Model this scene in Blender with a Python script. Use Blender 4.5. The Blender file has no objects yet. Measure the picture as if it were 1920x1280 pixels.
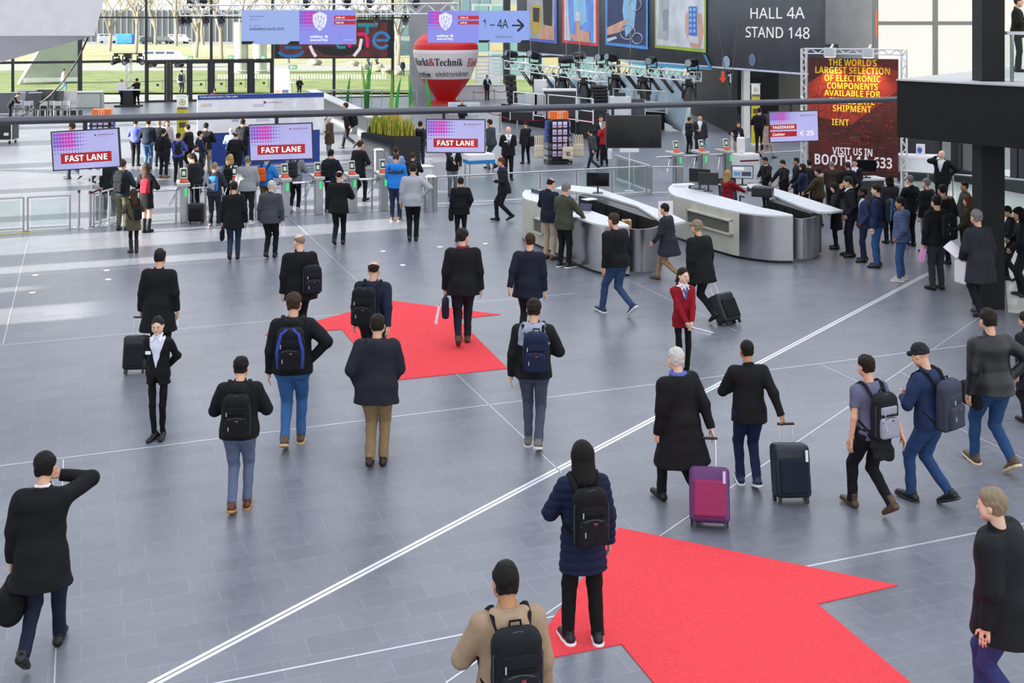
import bpy, math, random
import numpy as np
from mathutils import Vector, Matrix
random.seed(7)
SC = bpy.context.scene
COL = SC.collection
R = math.radians

# ---------------------------------------------------------------- camera, sky, sun, exposure
FPX, HCAM, HORIZON = 2150.0, 5.3, 40.0          # focal length in pixels of the 1920x1280 frame, eye height, horizon row
cd = bpy.data.cameras.new('camera'); cam = bpy.data.objects.new('camera', cd); COL.objects.link(cam)
cd.sensor_width = 36.0; cd.lens = 36.0 * FPX / 1920.0
cd.shift_y = -(640.0 - HORIZON) / 1920.0
cd.clip_end = 600
cam.location = (0, 0, HCAM); cam.rotation_euler = (R(90), 0, 0)
SC.camera = cam
SC.view_settings.view_transform = 'Standard'
SC.view_settings.look = 'None'
SC.view_settings.exposure = 0.0
SC.view_settings.gamma = 1.0
SC.view_settings.use_curve_mapping = False
SC.cycles.max_bounces = 6; SC.cycles.diffuse_bounces = 3; SC.cycles.glossy_bounces = 3
SC.cycles.transparent_max_bounces = 12; SC.cycles.caustics_reflective = False; SC.cycles.caustics_refractive = False

world = bpy.data.worlds.new('sky'); SC.world = world
world.use_nodes = True
wn, wl = world.node_tree.nodes, world.node_tree.links
bg = wn['Background']
wtc = wn.new('ShaderNodeTexCoord'); wsep = wn.new('ShaderNodeSeparateXYZ'); wr = wn.new('ShaderNodeValToRGB')
wl.new(wtc.outputs['Generated'], wsep.inputs[0]); wl.new(wsep.outputs['Z'], wr.inputs[0]); wl.new(wr.outputs[0], bg.inputs[0])
wr.color_ramp.elements[0].position = 0.0; wr.color_ramp.elements[0].color = (1.0, 1.0, 0.97, 1)
wr.color_ramp.elements[1].position = 0.8; wr.color_ramp.elements[1].color = (0.80, 0.86, 1.0, 1)
bg.inputs[1].default_value = 1.72

sd = bpy.data.lights.new('sun', 'SUN'); sun = bpy.data.objects.new('sun', sd); COL.objects.link(sun)
sd.energy = 21; sd.angle = R(0.6); sd.color = (1.0, 0.95, 0.84)
SUN_AZ = 0.0
sun.rotation_euler = Vector((0.8987, 0.3377, -0.28)).to_track_quat('-Z', 'Y').to_euler()

# ---------------------------------------------------------------- frame of the hall
U = Vector((0.9361, 0.3518, 0.0)); V = Vector((-0.3518, 0.9361, 0.0)); Z = Vector((0, 0, 1))
def G(px, py, z=0.0):
    """ground (or height z) point under a place in the photograph"""
    d = FPX * (HCAM - z) / (py - HORIZON)
    return Vector(((px - 960.0) * d / FPX, d, z))
def Q(px, py, d):
    return Vector(((px - 960.0) * d / FPX, d, HCAM - (py - HORIZON) * d / FPX))

# ---------------------------------------------------------------- materials
def lin(h):
    h = h.lstrip('#')
    return tuple(((c / 12.92) if c <= 0.04045 else ((c + 0.055) / 1.055) ** 2.4) for c in (int(h[i:i + 2], 16) / 255 for i in (0, 2, 4)))
MATS = {}
def mat(key, col=None, rough=0.5, metal=0.0, spec=0.5, noise=0.0, nscale=8.0, bump=0.0, bscale=60.0, emit=0.0, aniso=None, coat=0.0):
    if key in MATS: return MATS[key]
    m = bpy.data.materials.new(key); m.use_nodes = True; MATS[key] = m
    nt = m.node_tree; b = nt.nodes['Principled BSDF']
    c = lin(col or key) + (1,)
    b.inputs['Base Color'].default_value = c; b.inputs['Roughness'].default_value = rough
    b.inputs['Metallic'].default_value = metal; b.inputs['Specular IOR Level'].default_value = spec
    if coat: b.inputs['Coat Weight'].default_value = coat
    if emit:
        b.inputs['Emission Color'].default_value = c; b.inputs['Emission Strength'].default_value = emit
        b.inputs['Base Color'].default_value = (0, 0, 0, 1)
    if noise or bump:
        tc = nt.nodes.new('ShaderNodeTexCoord')
    if noise:
        n = nt.nodes.new('ShaderNodeTexNoise'); n.inputs['Scale'].default_value = nscale; n.inputs['Detail'].default_value = 4
        rp = nt.nodes.new('ShaderNodeValToRGB')
        rp.color_ramp.elements[0].position = 0.3; rp.color_ramp.elements[1].position = 0.7
        rp.color_ramp.elements[0].color = tuple(x * (1 - noise) for x in c[:3]) + (1,)
        rp.color_ramp.elements[1].color = tuple(min(1, x * (1 + noise)) for x in c[:3]) + (1,)
        if aniso:
            mp = nt.nodes.new('ShaderNodeMapping'); mp.inputs['Scale'].default_value = aniso
            nt.links.new(tc.outputs['Object'], mp.inputs[0]); nt.links.new(mp.outputs[0], n.inputs['Vector'])
        else:
            nt.links.new(tc.outputs['Object'], n.inputs['Vector'])
        nt.links.new(n.outputs[0], rp.inputs[0]); nt.links.new(rp.outputs[0], b.inputs['Emission Color' if emit else 'Base Color'])
    if bump:
        n2 = nt.nodes.new('ShaderNodeTexNoise'); n2.inputs['Scale'].default_value = bscale; n2.inputs['Detail'].default_value = 3
        bp = nt.nodes.new('ShaderNodeBump'); bp.inputs['Strength'].default_value = bump; bp.inputs['Distance'].default_value = 0.01
        nt.links.new(tc.outputs['Object'], n2.inputs['Vector']); nt.links.new(n2.outputs[0], bp.inputs['Height']); nt.links.new(bp.outputs[0], b.inputs['Normal'])
    return m
def cloth(col): return mat('cloth ' + col, col, rough=0.82, spec=0.25, noise=0.09, nscale=22, bump=0.35, bscale=45)
def leather(col): return mat('leather ' + col, col, rough=0.42, spec=0.45, noise=0.15, nscale=20, bump=0.15, bscale=120)
def paint(col, rough=0.55): return mat('paint %s %.2f' % (col, rough), col, rough=rough, noise=0.05, nscale=3)
def plastic(col): return mat('plastic ' + col, col, rough=0.38)
def glow(col, s=1.0): return mat('glow %s %.2f' % (col, s), col, rough=0.4, emit=s)
def steel(): return mat('brushed steel', 'b9bbbd', rough=0.32, metal=1.0, noise=0.12, nscale=6, aniso=(1, 1, 60))
def chrome(): return mat('polished steel', 'd4d6d8', rough=0.16, metal=1.0)
def alu(): return mat('aluminium', 'e2e3e4', rough=0.38, metal=0.75, noise=0.06)
def paperm(): return mat('paper', 'f2f2f4', rough=0.7, noise=0.03)
def glassm(tint='fbfefd', key='clear glass', amount=0.14):
    if key in MATS: return MATS[key]
    m = bpy.data.materials.new(key); m.use_nodes = True; MATS[key] = m
    nt = m.node_tree; nt.nodes.clear()
    out = nt.nodes.new('ShaderNodeOutputMaterial'); mix = nt.nodes.new('ShaderNodeMixShader')
    tr = nt.nodes.new('ShaderNodeBsdfTransparent'); gl = nt.nodes.new('ShaderNodeBsdfGlossy')
    fr = nt.nodes.new('ShaderNodeFresnel'); fr.inputs['IOR'].default_value = 1.35
    tr.inputs[0].default_value = tuple(.6 + .4 * x for x in lin(tint)) + (1,); gl.inputs['Roughness'].default_value = 0.03
    mt = nt.nodes.new('ShaderNodeMath'); mt.operation = 'MULTIPLY'; mt.inputs[1].default_value = amount / 0.14 * 0.8
    nt.links.new(fr.outputs[0], mt.inputs[0]); nt.links.new(mt.outputs[0], mix.inputs[0])
    nt.links.new(tr.outputs[0], mix.inputs[1]); nt.links.new(gl.outputs[0], mix.inputs[2]); nt.links.new(mix.outputs[0], out.inputs[0])
    return m

# ---------------------------------------------------------------- objects
def tag(o, label=None, cat=None, group=None, kind=None):
    if label: o['label'] = label
    if cat: o['category'] = cat
    if group: o['group'] = group
    if kind: o['kind'] = kind
    return o
def empty(name, loc, rz=0.0, label=None, cat=None, group=None):
    o = bpy.data.objects.new(name, None); COL.objects.link(o); o.empty_display_size = 0.1
    o.location = loc; o.rotation_euler = (0, 0, rz)
    return tag(o, label, cat, group)
def copy_tree(o, parent=None):
    c = o.copy(); COL.objects.link(c)
    if parent is not None: c.parent = parent
    for ch in list(o.children): copy_tree(ch, c)
    return c
class MB:
    """collects shapes and links them as ONE mesh object"""
    def __init__(s): s.v, s.f = [], []
    def add(s, vs, fs):
        n = len(s.v); s.v += [tuple(v) for v in vs]; s.f += [tuple(i + n for i in f) for f in fs]; return s
    def box(s, c, size, ax=(1, 0, 0), up=(0, 0, 1), taper=1.0):
        x = Vector(ax).normalized(); z = Vector(up).normalized(); y = z.cross(x).normalized(); z = x.cross(y)
        c = Vector(c); a, b, h = size[0] / 2, size[1] / 2, size[2] / 2
        vs = [c + x * (i * a * (taper if k > 0 else 1)) + y * (j * b * (taper if k > 0 else 1)) + z * (k * h) for k in (-1, 1) for j in (-1, 1) for i in (-1, 1)]
        return s.add(vs, [(0, 2, 3, 1), (4, 5, 7, 6), (0, 1, 5, 4), (2, 6, 7, 3), (0, 4, 6, 2), (1, 3, 7, 5)])
    def bar(s, a, b, w, d=None, up=(0, 0, 1)):
        a, b = Vector(a), Vector(b); ax = b - a
        u = Vector(up)
        if abs(ax.normalized().dot(u)) > 0.98: u = Vector((1, 0, 0))
        return s.box((a + b) / 2, (ax.length, w, d or w), ax, u)
    def tube(s, pts, r, n=8, caps=True, flat=1.0, side=None):
        pts = [Vector(p) for p in pts]; rs = r if isinstance(r, (list, tuple)) else [r] * len(pts)
        base = len(s.v); prev = None
        for i, p in enumerate(pts):
            t = (pts[min(i + 1, len(pts) - 1)] - pts[max(i - 1, 0)]).normalized()
            if prev is None:
                ref = Vector(side) if side is not None else (Vector((0, 0, 1)) if abs(t.z) < 0.9 else Vector((1, 0, 0)))
                prev = (ref - t * ref.dot(t)).normalized()
            else:
                q = prev - t * prev.dot(t)
                prev = q.normalized() if q.length > 1e-6 else prev
            b = t.cross(prev)
            for k in range(n):
                a = 2 * math.pi * k / n
                s.v.append(tuple(p + (prev * math.cos(a) + b * (math.sin(a) * flat)) * rs[i]))
        for i in range(len(pts) - 1):
            for k in range(n):
                a, b2 = base + i * n + k, base + i * n + (k + 1) % n
                s.f.append((a, b2, b2 + n, a + n))
        if caps:
            s.f.append(tuple(base + k for k in reversed(range(n)))); e = base + (len(pts) - 1) * n
            s.f.append(tuple(e + k for k in range(n)))
        return s
    def cyl(s, c, r, h, n=20, r2=None):
        c = Vector(c); return s.tube([c, c + Vector((0, 0, h))], [r, r if r2 is None else r2], n)
    def lathe(s, prof, c=(0, 0, 0), n=24, sx=1.0, sy=1.0):
        c = Vector(c); base = len(s.v); m = len(prof)
        for k in range(n):
            a = 2 * math.pi * k / n
            for r, z in prof: s.v.append((c.x + r * sx * math.cos(a), c.y + r * sy * math.sin(a), c.z + z))
        for k in range(n):
            for i in range(m - 1):
                a, b = base + k * m + i, base + ((k + 1) % n) * m + i
                s.f.append((a, b, b + 1, a + 1))
        return s
    def prism(s, poly, z0, z1):
        n = len(poly); base = len(s.v)
        ar = sum(poly[i][0] * poly[(i + 1) % n][1] - poly[(i + 1) % n][0] * poly[i][1] for i in range(n))
        if ar < 0: poly = list(reversed(poly))
        s.v += [(p[0], p[1], z0) for p in poly] + [(p[0], p[1], z1) for p in poly]
        s.f.append(tuple(base + i for i in reversed(range(n)))); s.f.append(tuple(base + n + i for i in range(n)))
        for i in range(n):
            j = (i + 1) % n; s.f.append((base + i, base + j, base + n + j, base + n + i))
        return s
    def sphere(s, c, r, n=12, sc=(1, 1, 1)):
        c = Vector(c); prof = [(math.sin(math.pi * i / (n // 2)) * r, -math.cos(math.pi * i / (n // 2)) * r * sc[2]) for i in range(n // 2 + 1)]
        prof[0] = (1e-4, prof[0][1]); prof[-1] = (1e-4, prof[-1][1])
        return s.lathe(prof, c, n, sc[0], sc[1])
    def slabpoly(s, pts2, fr, thick, c=0.0):
        """polygon pts2 (a, b) drawn in the plane frame fr, with a thickness along its normal"""
        n = len(pts2); base = len(s.v)
        s.v += [tuple(fr(a, b, c)) for a, b in pts2] + [tuple(fr(a, b, c + thick)) for a, b in pts2]
        s.f.append(tuple(base + i for i in reversed(range(n)))); s.f.append(tuple(base + n + i for i in range(n)))
        for i in range(n):
            j = (i + 1) % n; s.f.append((base + i, base + j, base + n + j, base + n + i))
        return s
    def rect(s, fr, a0, b0, a1, b1, thick=0.004, c=0.0):
        return s.slabpoly([(a0, b0), (a1, b0), (a1, b1), (a0, b1)], fr, thick, c)
    def build(s, name, m, parent=None, smooth=False, label=None, cat=None, group=None, kind=None, bevel=0.0):
        me = bpy.data.meshes.new(name); me.from_pydata(s.v, [], s.f); me.update()
        o = bpy.data.objects.new(name, me); COL.objects.link(o)
        me.materials.append(m)
        if smooth:
            me.polygons.foreach_set('use_smooth', [True] * len(me.polygons))
            try: me.set_sharp_from_angle(angle=R(42))
            except Exception: pass
        if parent is not None: keep(o, parent)
        if bevel:
            b = o.modifiers.new('bevel', 'BEVEL'); b.width = bevel; b.segments = 2; b.limit_method = 'ANGLE'
        return tag(o, label, cat, group, kind)
class Frame:
    """a plane in the place: a runs right, b runs up, c comes out of it"""
    def __init__(s, o, u, up=(0, 0, 1)):
        s.o = Vector(o); s.u = Vector(u).normalized(); s.w = Vector(up).normalized(); s.n = s.u.cross(s.w).normalized()
    def __call__(s, a, b, c=0.0): return s.o + s.u * a + s.w * b + s.n * c
    def local(s):
        return Matrix(((s.u.x, s.w.x, s.n.x, s.o.x), (s.u.y, s.w.y, s.n.y, s.o.y), (s.u.z, s.w.z, s.n.z, s.o.z), (0, 0, 0, 1)))
def face_of(txt, up, lo, dg):
    return ''.join(chr(up + ord(c) - 65) if 'A' <= c <= 'Z' else chr(lo + ord(c) - 97) if 'a' <= c <= 'z' else chr(dg + ord(c) - 48) if '0' <= c <= '9' else c for c in txt)
def heavy(t): return face_of(t, 0x1D5D4, 0x1D5EE, 0x1D7EC)
def plain(t): return face_of(t, 0x1D5A0, 0x1D5BA, 0x1D7E2)
def serif(t): return face_of(t, 0x1D400, 0x1D41A, 0x1D7CE)
def text(txt, fr, a, b, w, h, m, parent, c=0.006, bold=0.0, shear=0.0, extrude=0.002, name='lettering', align='L', spacing=1.0):
    """lettering fitted to the box w x h with its lower left (or centre, align C) at (a, b) of frame fr"""
    cu = bpy.data.curves.new(name, 'FONT'); cu.body = txt; cu.size = 1.0; cu.offset = bold; cu.shear = shear; cu.extrude = 0.0
    cu.space_line = 0.9; cu.space_character = spacing; cu.resolution_u = 3
    if align == 'C': cu.align_x = 'CENTER'
    to = bpy.data.objects.new('tmp', cu); COL.objects.link(to)
    dg = bpy.context.evaluated_depsgraph_get(); me = bpy.data.meshes.new_from_object(to.evaluated_get(dg))
    bpy.data.objects.remove(to); bpy.data.curves.remove(cu)
    n = len(me.vertices); co = np.empty(n * 3, np.float32); me.vertices.foreach_get('co', co); co = co.reshape(n, 3)
    lo, hi = co.min(0), co.max(0)
    sx, sy = w / max(hi[0] - lo[0], 1e-6), h / max(hi[1] - lo[1], 1e-6)
    if w <= 0: sx = sy
    off = -0.5 * w if align == 'C' else 0.0
    xa = (co[:, 0] - lo[0]) * sx + a + off; xb = (co[:, 1] - lo[1]) * sy + b
    P = np.array(fr.o)[None] + xa[:, None] * np.array(fr.u)[None] + xb[:, None] * np.array(fr.w)[None] + c * np.array(fr.n)[None]
    me.vertices.foreach_set('co', P.astype(np.float32).ravel()); me.update()
    me.name = name; me.materials.clear(); me.materials.append(m)
    o = bpy.data.objects.new(name, me); COL.objects.link(o)
    if parent is not None: keep(o, parent)
    return o
def world_of(o):
    m = o.matrix_parent_inverse @ o.matrix_basis if o.parent is not None else o.matrix_basis
    return world_of(o.parent) @ m if o.parent is not None else m
def keep(o, parent):
    """parent o and leave it where it stands"""
    o.parent = parent; o.matrix_parent_inverse = world_of(parent).inverted(); return o
# ---------------------------------------------------------------- soft bodies: blended distance fields, meshed
class Field:
    def __init__(s, lo, hi, vox):
        s.vox = vox; s.lo = np.array(lo, np.float32) - 3 * vox
        s.n = np.maximum(4, np.ceil((np.array(hi) - s.lo) / vox).astype(int) + 4)
        s.F = np.full(tuple(s.n), 0.5, np.float32)
    def region(s, lo, hi):
        a = np.clip(np.floor((np.array(lo) - s.lo) / s.vox).astype(int), 0, s.n - 1)
        b = np.clip(np.ceil((np.array(hi) - s.lo) / s.vox).astype(int) + 1, 1, s.n)
        if (b <= a).any(): return None, None
        sl = tuple(slice(a[i], b[i]) for i in range(3))
        g = [(s.lo[i] + s.vox * np.arange(a[i], b[i], dtype=np.float32)) for i in range(3)]
        return sl, (g[0][:, None, None], g[1][None, :, None], g[2][None, None, :])
    def blend(s, sl, d, k):
        A = s.F[sl]
        if k > 0:
            h = np.maximum(k - np.abs(A - d), 0) / k
            s.F[sl] = np.minimum(A, d) - h * h * k * 0.25
        else: s.F[sl] = np.minimum(A, d)
    def cone(s, a, b, r1, r2, k=0.03, sc=(1, 1, 1), cut=None):
        """round cone a-b; sc squashes it per axis about its own line; cut = (point, normal) keeps the side behind the normal"""
        a = np.array(a, np.float32); b = np.array(b, np.float32); sc = np.array(sc, np.float32)
        m = max(r1, r2) * 1.0 + k + 2 * s.vox
        sl, g = s.region(np.minimum(a, b) - m * np.maximum(sc, 0.6), np.maximum(a, b) + m * np.maximum(sc, 0.6))
        if sl is None: return s
        q = [(g[i] - a[i]) / sc[i] for i in range(3)]; d = (b - a) / sc; L = float(d @ d) + 1e-9
        t = np.clip((q[0] * d[0] + q[1] * d[1] + q[2] * d[2]) / L, 0, 1)
        D = np.sqrt((q[0] - t * d[0]) ** 2 + (q[1] - t * d[1]) ** 2 + (q[2] - t * d[2]) ** 2) - (r1 + (r2 - r1) * t)
        D = D * float(sc.min())
        if cut is not None:
            c, nn = np.array(cut[0], np.float32), np.array(cut[1], np.float32)
            D = np.maximum(D, (g[0] - c[0]) * nn[0] + (g[1] - c[1]) * nn[1] + (g[2] - c[2]) * nn[2])
        s.blend(sl, D, k); return s
    def ell(s, c, r, k=0.03, rot=None, cut=None):
        c = np.array(c, np.float32); r = np.array(r, np.float32); m = float(r.max()) + k + 2 * s.vox
        sl, g = s.region(c - m, c + m)
        if sl is None: return s
        q = [g[i] - c[i] for i in range(3)]
        if rot is not None:
            q = [q[0] * rot[0][i] + q[1] * rot[1][i] + q[2] * rot[2][i] for i in range(3)]
        k0 = np.sqrt(sum((q[i] / r[i]) ** 2 for i in range(3))); k1 = np.sqrt(sum((q[i] / r[i] ** 2) ** 2 for i in range(3))) + 1e-6
        D = k0 * (k0 - 1) / k1
        if cut is not None: D = np.maximum(D, cut(*q))
        s.blend(sl, D, k); return s
    def rbox(s, c, half, r, k=0.02, rot=None):
        c = np.array(c, np.float32); half = np.array(half, np.float32); m = float(np.linalg.norm(half)) + r + k
        sl, g = s.region(c - m, c + m)
        if sl is None: return s
        q = [g[i] - c[i] for i in range(3)]
        if rot is not None: q = [q[0] * rot[0][i] + q[1] * rot[1][i] + q[2] * rot[2][i] for i in range(3)]
        e = [np.abs(q[i]) - half[i] + r for i in range(3)]
        D = np.sqrt(sum(np.maximum(x, 0) ** 2 for x in e)) + np.minimum(np.maximum(np.maximum(e[0], e[1]), e[2]), 0) - r
        s.blend(sl, D, k); return s
    def grid(s):
        return [(s.lo[i] + s.vox * np.arange(s.n[i], dtype=np.float32)).reshape([-1 if j == i else 1 for j in range(3)]) for i in range(3)]
    def strands(s, c, amp, k=19, zf=7):
        x, y, z = s.grid(); a = np.arctan2(x - c[0], y - c[1]); s.F += (amp * (np.sin(a * k + 1.5 * np.sin(z * zf)) * .6 + np.sin(a * k * 2.3 + 2) * .4) + 0 * z).astype(np.float32); return s
    def clip(s, f, k=0.0):
        D = f(*s.grid())
        if k: 
            h = np.maximum(k - np.abs(s.F - D), 0) / k; s.F = np.maximum(s.F, D) + h * h * k * 0.25
        else: s.F = np.maximum(s.F, D)
        return s
    def wrinkle(s, amp, seed=0, f=26.0):
        x, y, z = s.grid(); rs = np.random.RandomState(seed); W = 0
        for i in range(3):
            d = rs.normal(size=3); d[2] *= 1.6; d = d / np.linalg.norm(d) * f * (0.7 + 0.5 * i)
            W = W + np.sin(x * d[0] + y * d[1] * 1.0 + rs.uniform(0, 6) + 1.3 * np.sin(z * 9 + i)) * np.sin(z * d[2] + y * d[1] * .5 + rs.uniform(0, 6))
        s.F += (amp * W / 1.8).astype(np.float32); return s
    def quilt(s, amp, period=0.075):
        x, y, z = s.grid(); s.F += (amp * (0.5 - np.abs(np.sin(np.pi * (z + 0.15 * y) / period)) ** 0.6)).astype(np.float32); return s
    def mesh(s, name, m, parent=None):
        F = s.F; F[0] = F[-1] = 0.5; F[:, 0] = F[:, -1] = 0.5; F[:, :, 0] = F[:, :, -1] = 0.5
        I = F < 0
        c = np.zeros(tuple(np.array(F.shape) - 1), np.int8)
        for i in (0, 1):
            for j in (0, 1):
                for k in (0, 1):
                    c += I[i:F.shape[0] - 1 + i, j:F.shape[1] - 1 + j, k:F.shape[2] - 1 + k]
        act = (c > 0) & (c < 8); ix = np.argwhere(act)
        if len(ix) == 0: return None
        vid = np.full(act.shape, -1, np.int32); vid[act] = np.arange(len(ix), dtype=np.int32)
        cor = np.array([(i, j, k) for i in (0, 1) for j in (0, 1) for k in (0, 1)])
        val = np.stack([F[ix[:, 0] + o[0], ix[:, 1] + o[1], ix[:, 2] + o[2]] for o in cor], 1)
        acc = np.zeros((len(ix), 3), np.float32); cnt = np.zeros(len(ix), np.float32)
        for a in range(8):
            for b in range(a + 1, 8):
                if np.abs(cor[a] - cor[b]).sum() != 1: continue
                va, vb = val[:, a], val[:, b]; mk = (va < 0) != (vb < 0)
                t = np.where(mk, va / np.where(mk, va - vb, 1), 0)[:, None]
                acc += np.where(mk[:, None], cor[a] + (cor[b] - cor[a]) * t, 0); cnt += mk
        P = (ix + acc / cnt[:, None]) * s.vox + s.lo
        quads = []
        for ax in range(3):
            lo = [slice(None)] * 3; hi = [slice(None)] * 3; lo[ax] = slice(0, -1); hi[ax] = slice(1, None)
            e = np.argwhere(I[tuple(lo)] != I[tuple(hi)]); u, v = (ax + 1) % 3, (ax + 2) % 3
            e = e[(e[:, u] > 0) & (e[:, v] > 0) & (e[:, u] < act.shape[u]) & (e[:, v] < act.shape[v])]
            def cell(du, dv):
                q = e.copy(); q[:, u] -= du; q[:, v] -= dv; return vid[q[:, 0], q[:, 1], q[:, 2]]
            qd = np.stack([cell(1, 1), cell(0, 1), cell(0, 0), cell(1, 0)], 1)
            flip = ~I[e[:, 0], e[:, 1], e[:, 2]]; qd[flip] = qd[flip][:, ::-1]
            quads.append(qd)
        qd = np.concatenate(quads); qd = qd[(qd >= 0).all(1)]
        me = bpy.data.meshes.new(name); me.vertices.add(len(P)); me.vertices.foreach_set('co', P.astype(np.float32).ravel())
        me.loops.add(len(qd) * 4); me.loops.foreach_set('vertex_index', qd.astype(np.int32).ravel())
        me.polygons.add(len(qd)); me.polygons.foreach_set('loop_start', np.arange(0, len(qd) * 4, 4, dtype=np.int32))
        me.polygons.foreach_set('use_smooth', np.ones(len(qd), bool)); me.update(calc_edges=True)
        me.materials.append(m); o = bpy.data.objects.new(name, me); COL.objects.link(o)
        if parent is not None: keep(o, parent)
        return o

def v3(*a): return np.array(a, np.float64)
def unit(a): return a / (np.linalg.norm(a) + 1e-9)
def ik(a, b, l1, l2, hint):
    d = b - a; L = np.linalg.norm(d); Lm = (l1 + l2) * 0.995
    if L > Lm: b = a + d / L * Lm; d = b - a; L = Lm
    x = (l1 * l1 - l2 * l2 + L * L) / (2 * L); h = math.sqrt(max(l1 * l1 - x * x, 0)); u = d / L
    hint = unit(hint - u * (hint @ u)); return a + u * x + hint * h, b
def rotx(a): c, s = math.cos(a), math.sin(a); return np.array([[1, 0, 0], [0, c, -s], [0, s, c]])
def rotz(a): c, s = math.cos(a), math.sin(a); return np.array([[c, -s, 0], [s, c, 0], [0, 0, 1]])
ARMS = {  # wrist (for the right arm, height 1.75), elbow hint, finger curl
    'down': ((.255, .03, .87), (.5, -1, 0), .5), 'fwd': ((.23, .25, .93), (.5, -1, 0), .5), 'aft': ((.255, -.2, .90), (.5, -1, 0), .5),
    'hold': ((.255, .05, .87), (.5, -1, 0), 1.6), 'bent': ((.10, .245, 1.14), (1, -.5, -.6), 1.1), 'read': ((.11, .265, 1.08), (1, -.5, -.6), 1.0),
    'phone': ((.125, .07, 1.56), (.55, .7, -.6), 1.3), 'face': ((.09, .20, 1.50), (1, .1, -.15), 1.3), 'back': ((.05, -.19, .98), (1, -.2, 0), .6), 'front': ((.045, .235, .90), (1, -.3, 0), .7),
    'reach': ((.20, .48, 1.12), (.8, -.5, -.4), .2), 'pull': ((.36, -.24, .84), (.7, -1, 0), 1.6), 'akimbo': ((.205, -.03, 1.04), (1, -.35, 0), .7),
    'pocket': ((.205, .075, .93), (.7, -1, 0), .8), 'strap': ((.15, .17, 1.34), (.6, -.3, -1), 1.5), 'chin': ((.06, .19, 1.47), (.7, 0, -1), 1.3),
    'side': ((.34, .0, .88), (.6, -1, 0), 1.5), 'low': ((.15, .25, .95), (.8, -.8, 0), 1.0), 'table': ((.22, .34, 1.02), (1, -.6, 0), .2)}
SKIN = {'fair': 'd9a98c', 'pale': 'e3b9a0', 'tan': 'b98763', 'dark': '5b3a28'}
HAIR = {'black': '14110f', 'dark': '231a14', 'brown': '3d2a1c', 'grey': '77736e', 'white': 'c9c5c0', 'blond': 'b08f58', 'auburn': '5e3320', 'ash': '8a7a63'}
def skinm(k): return mat('skin ' + k, SKIN[k], rough=0.5, spec=0.4, noise=0.035, nscale=18)
def hairm(k): return mat('hair ' + k, HAIR[k], rough=0.6, spec=0.22, noise=0.4, nscale=70, aniso=(3, 3, .5), bump=0.8, bscale=110)
NP = [0]
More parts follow.
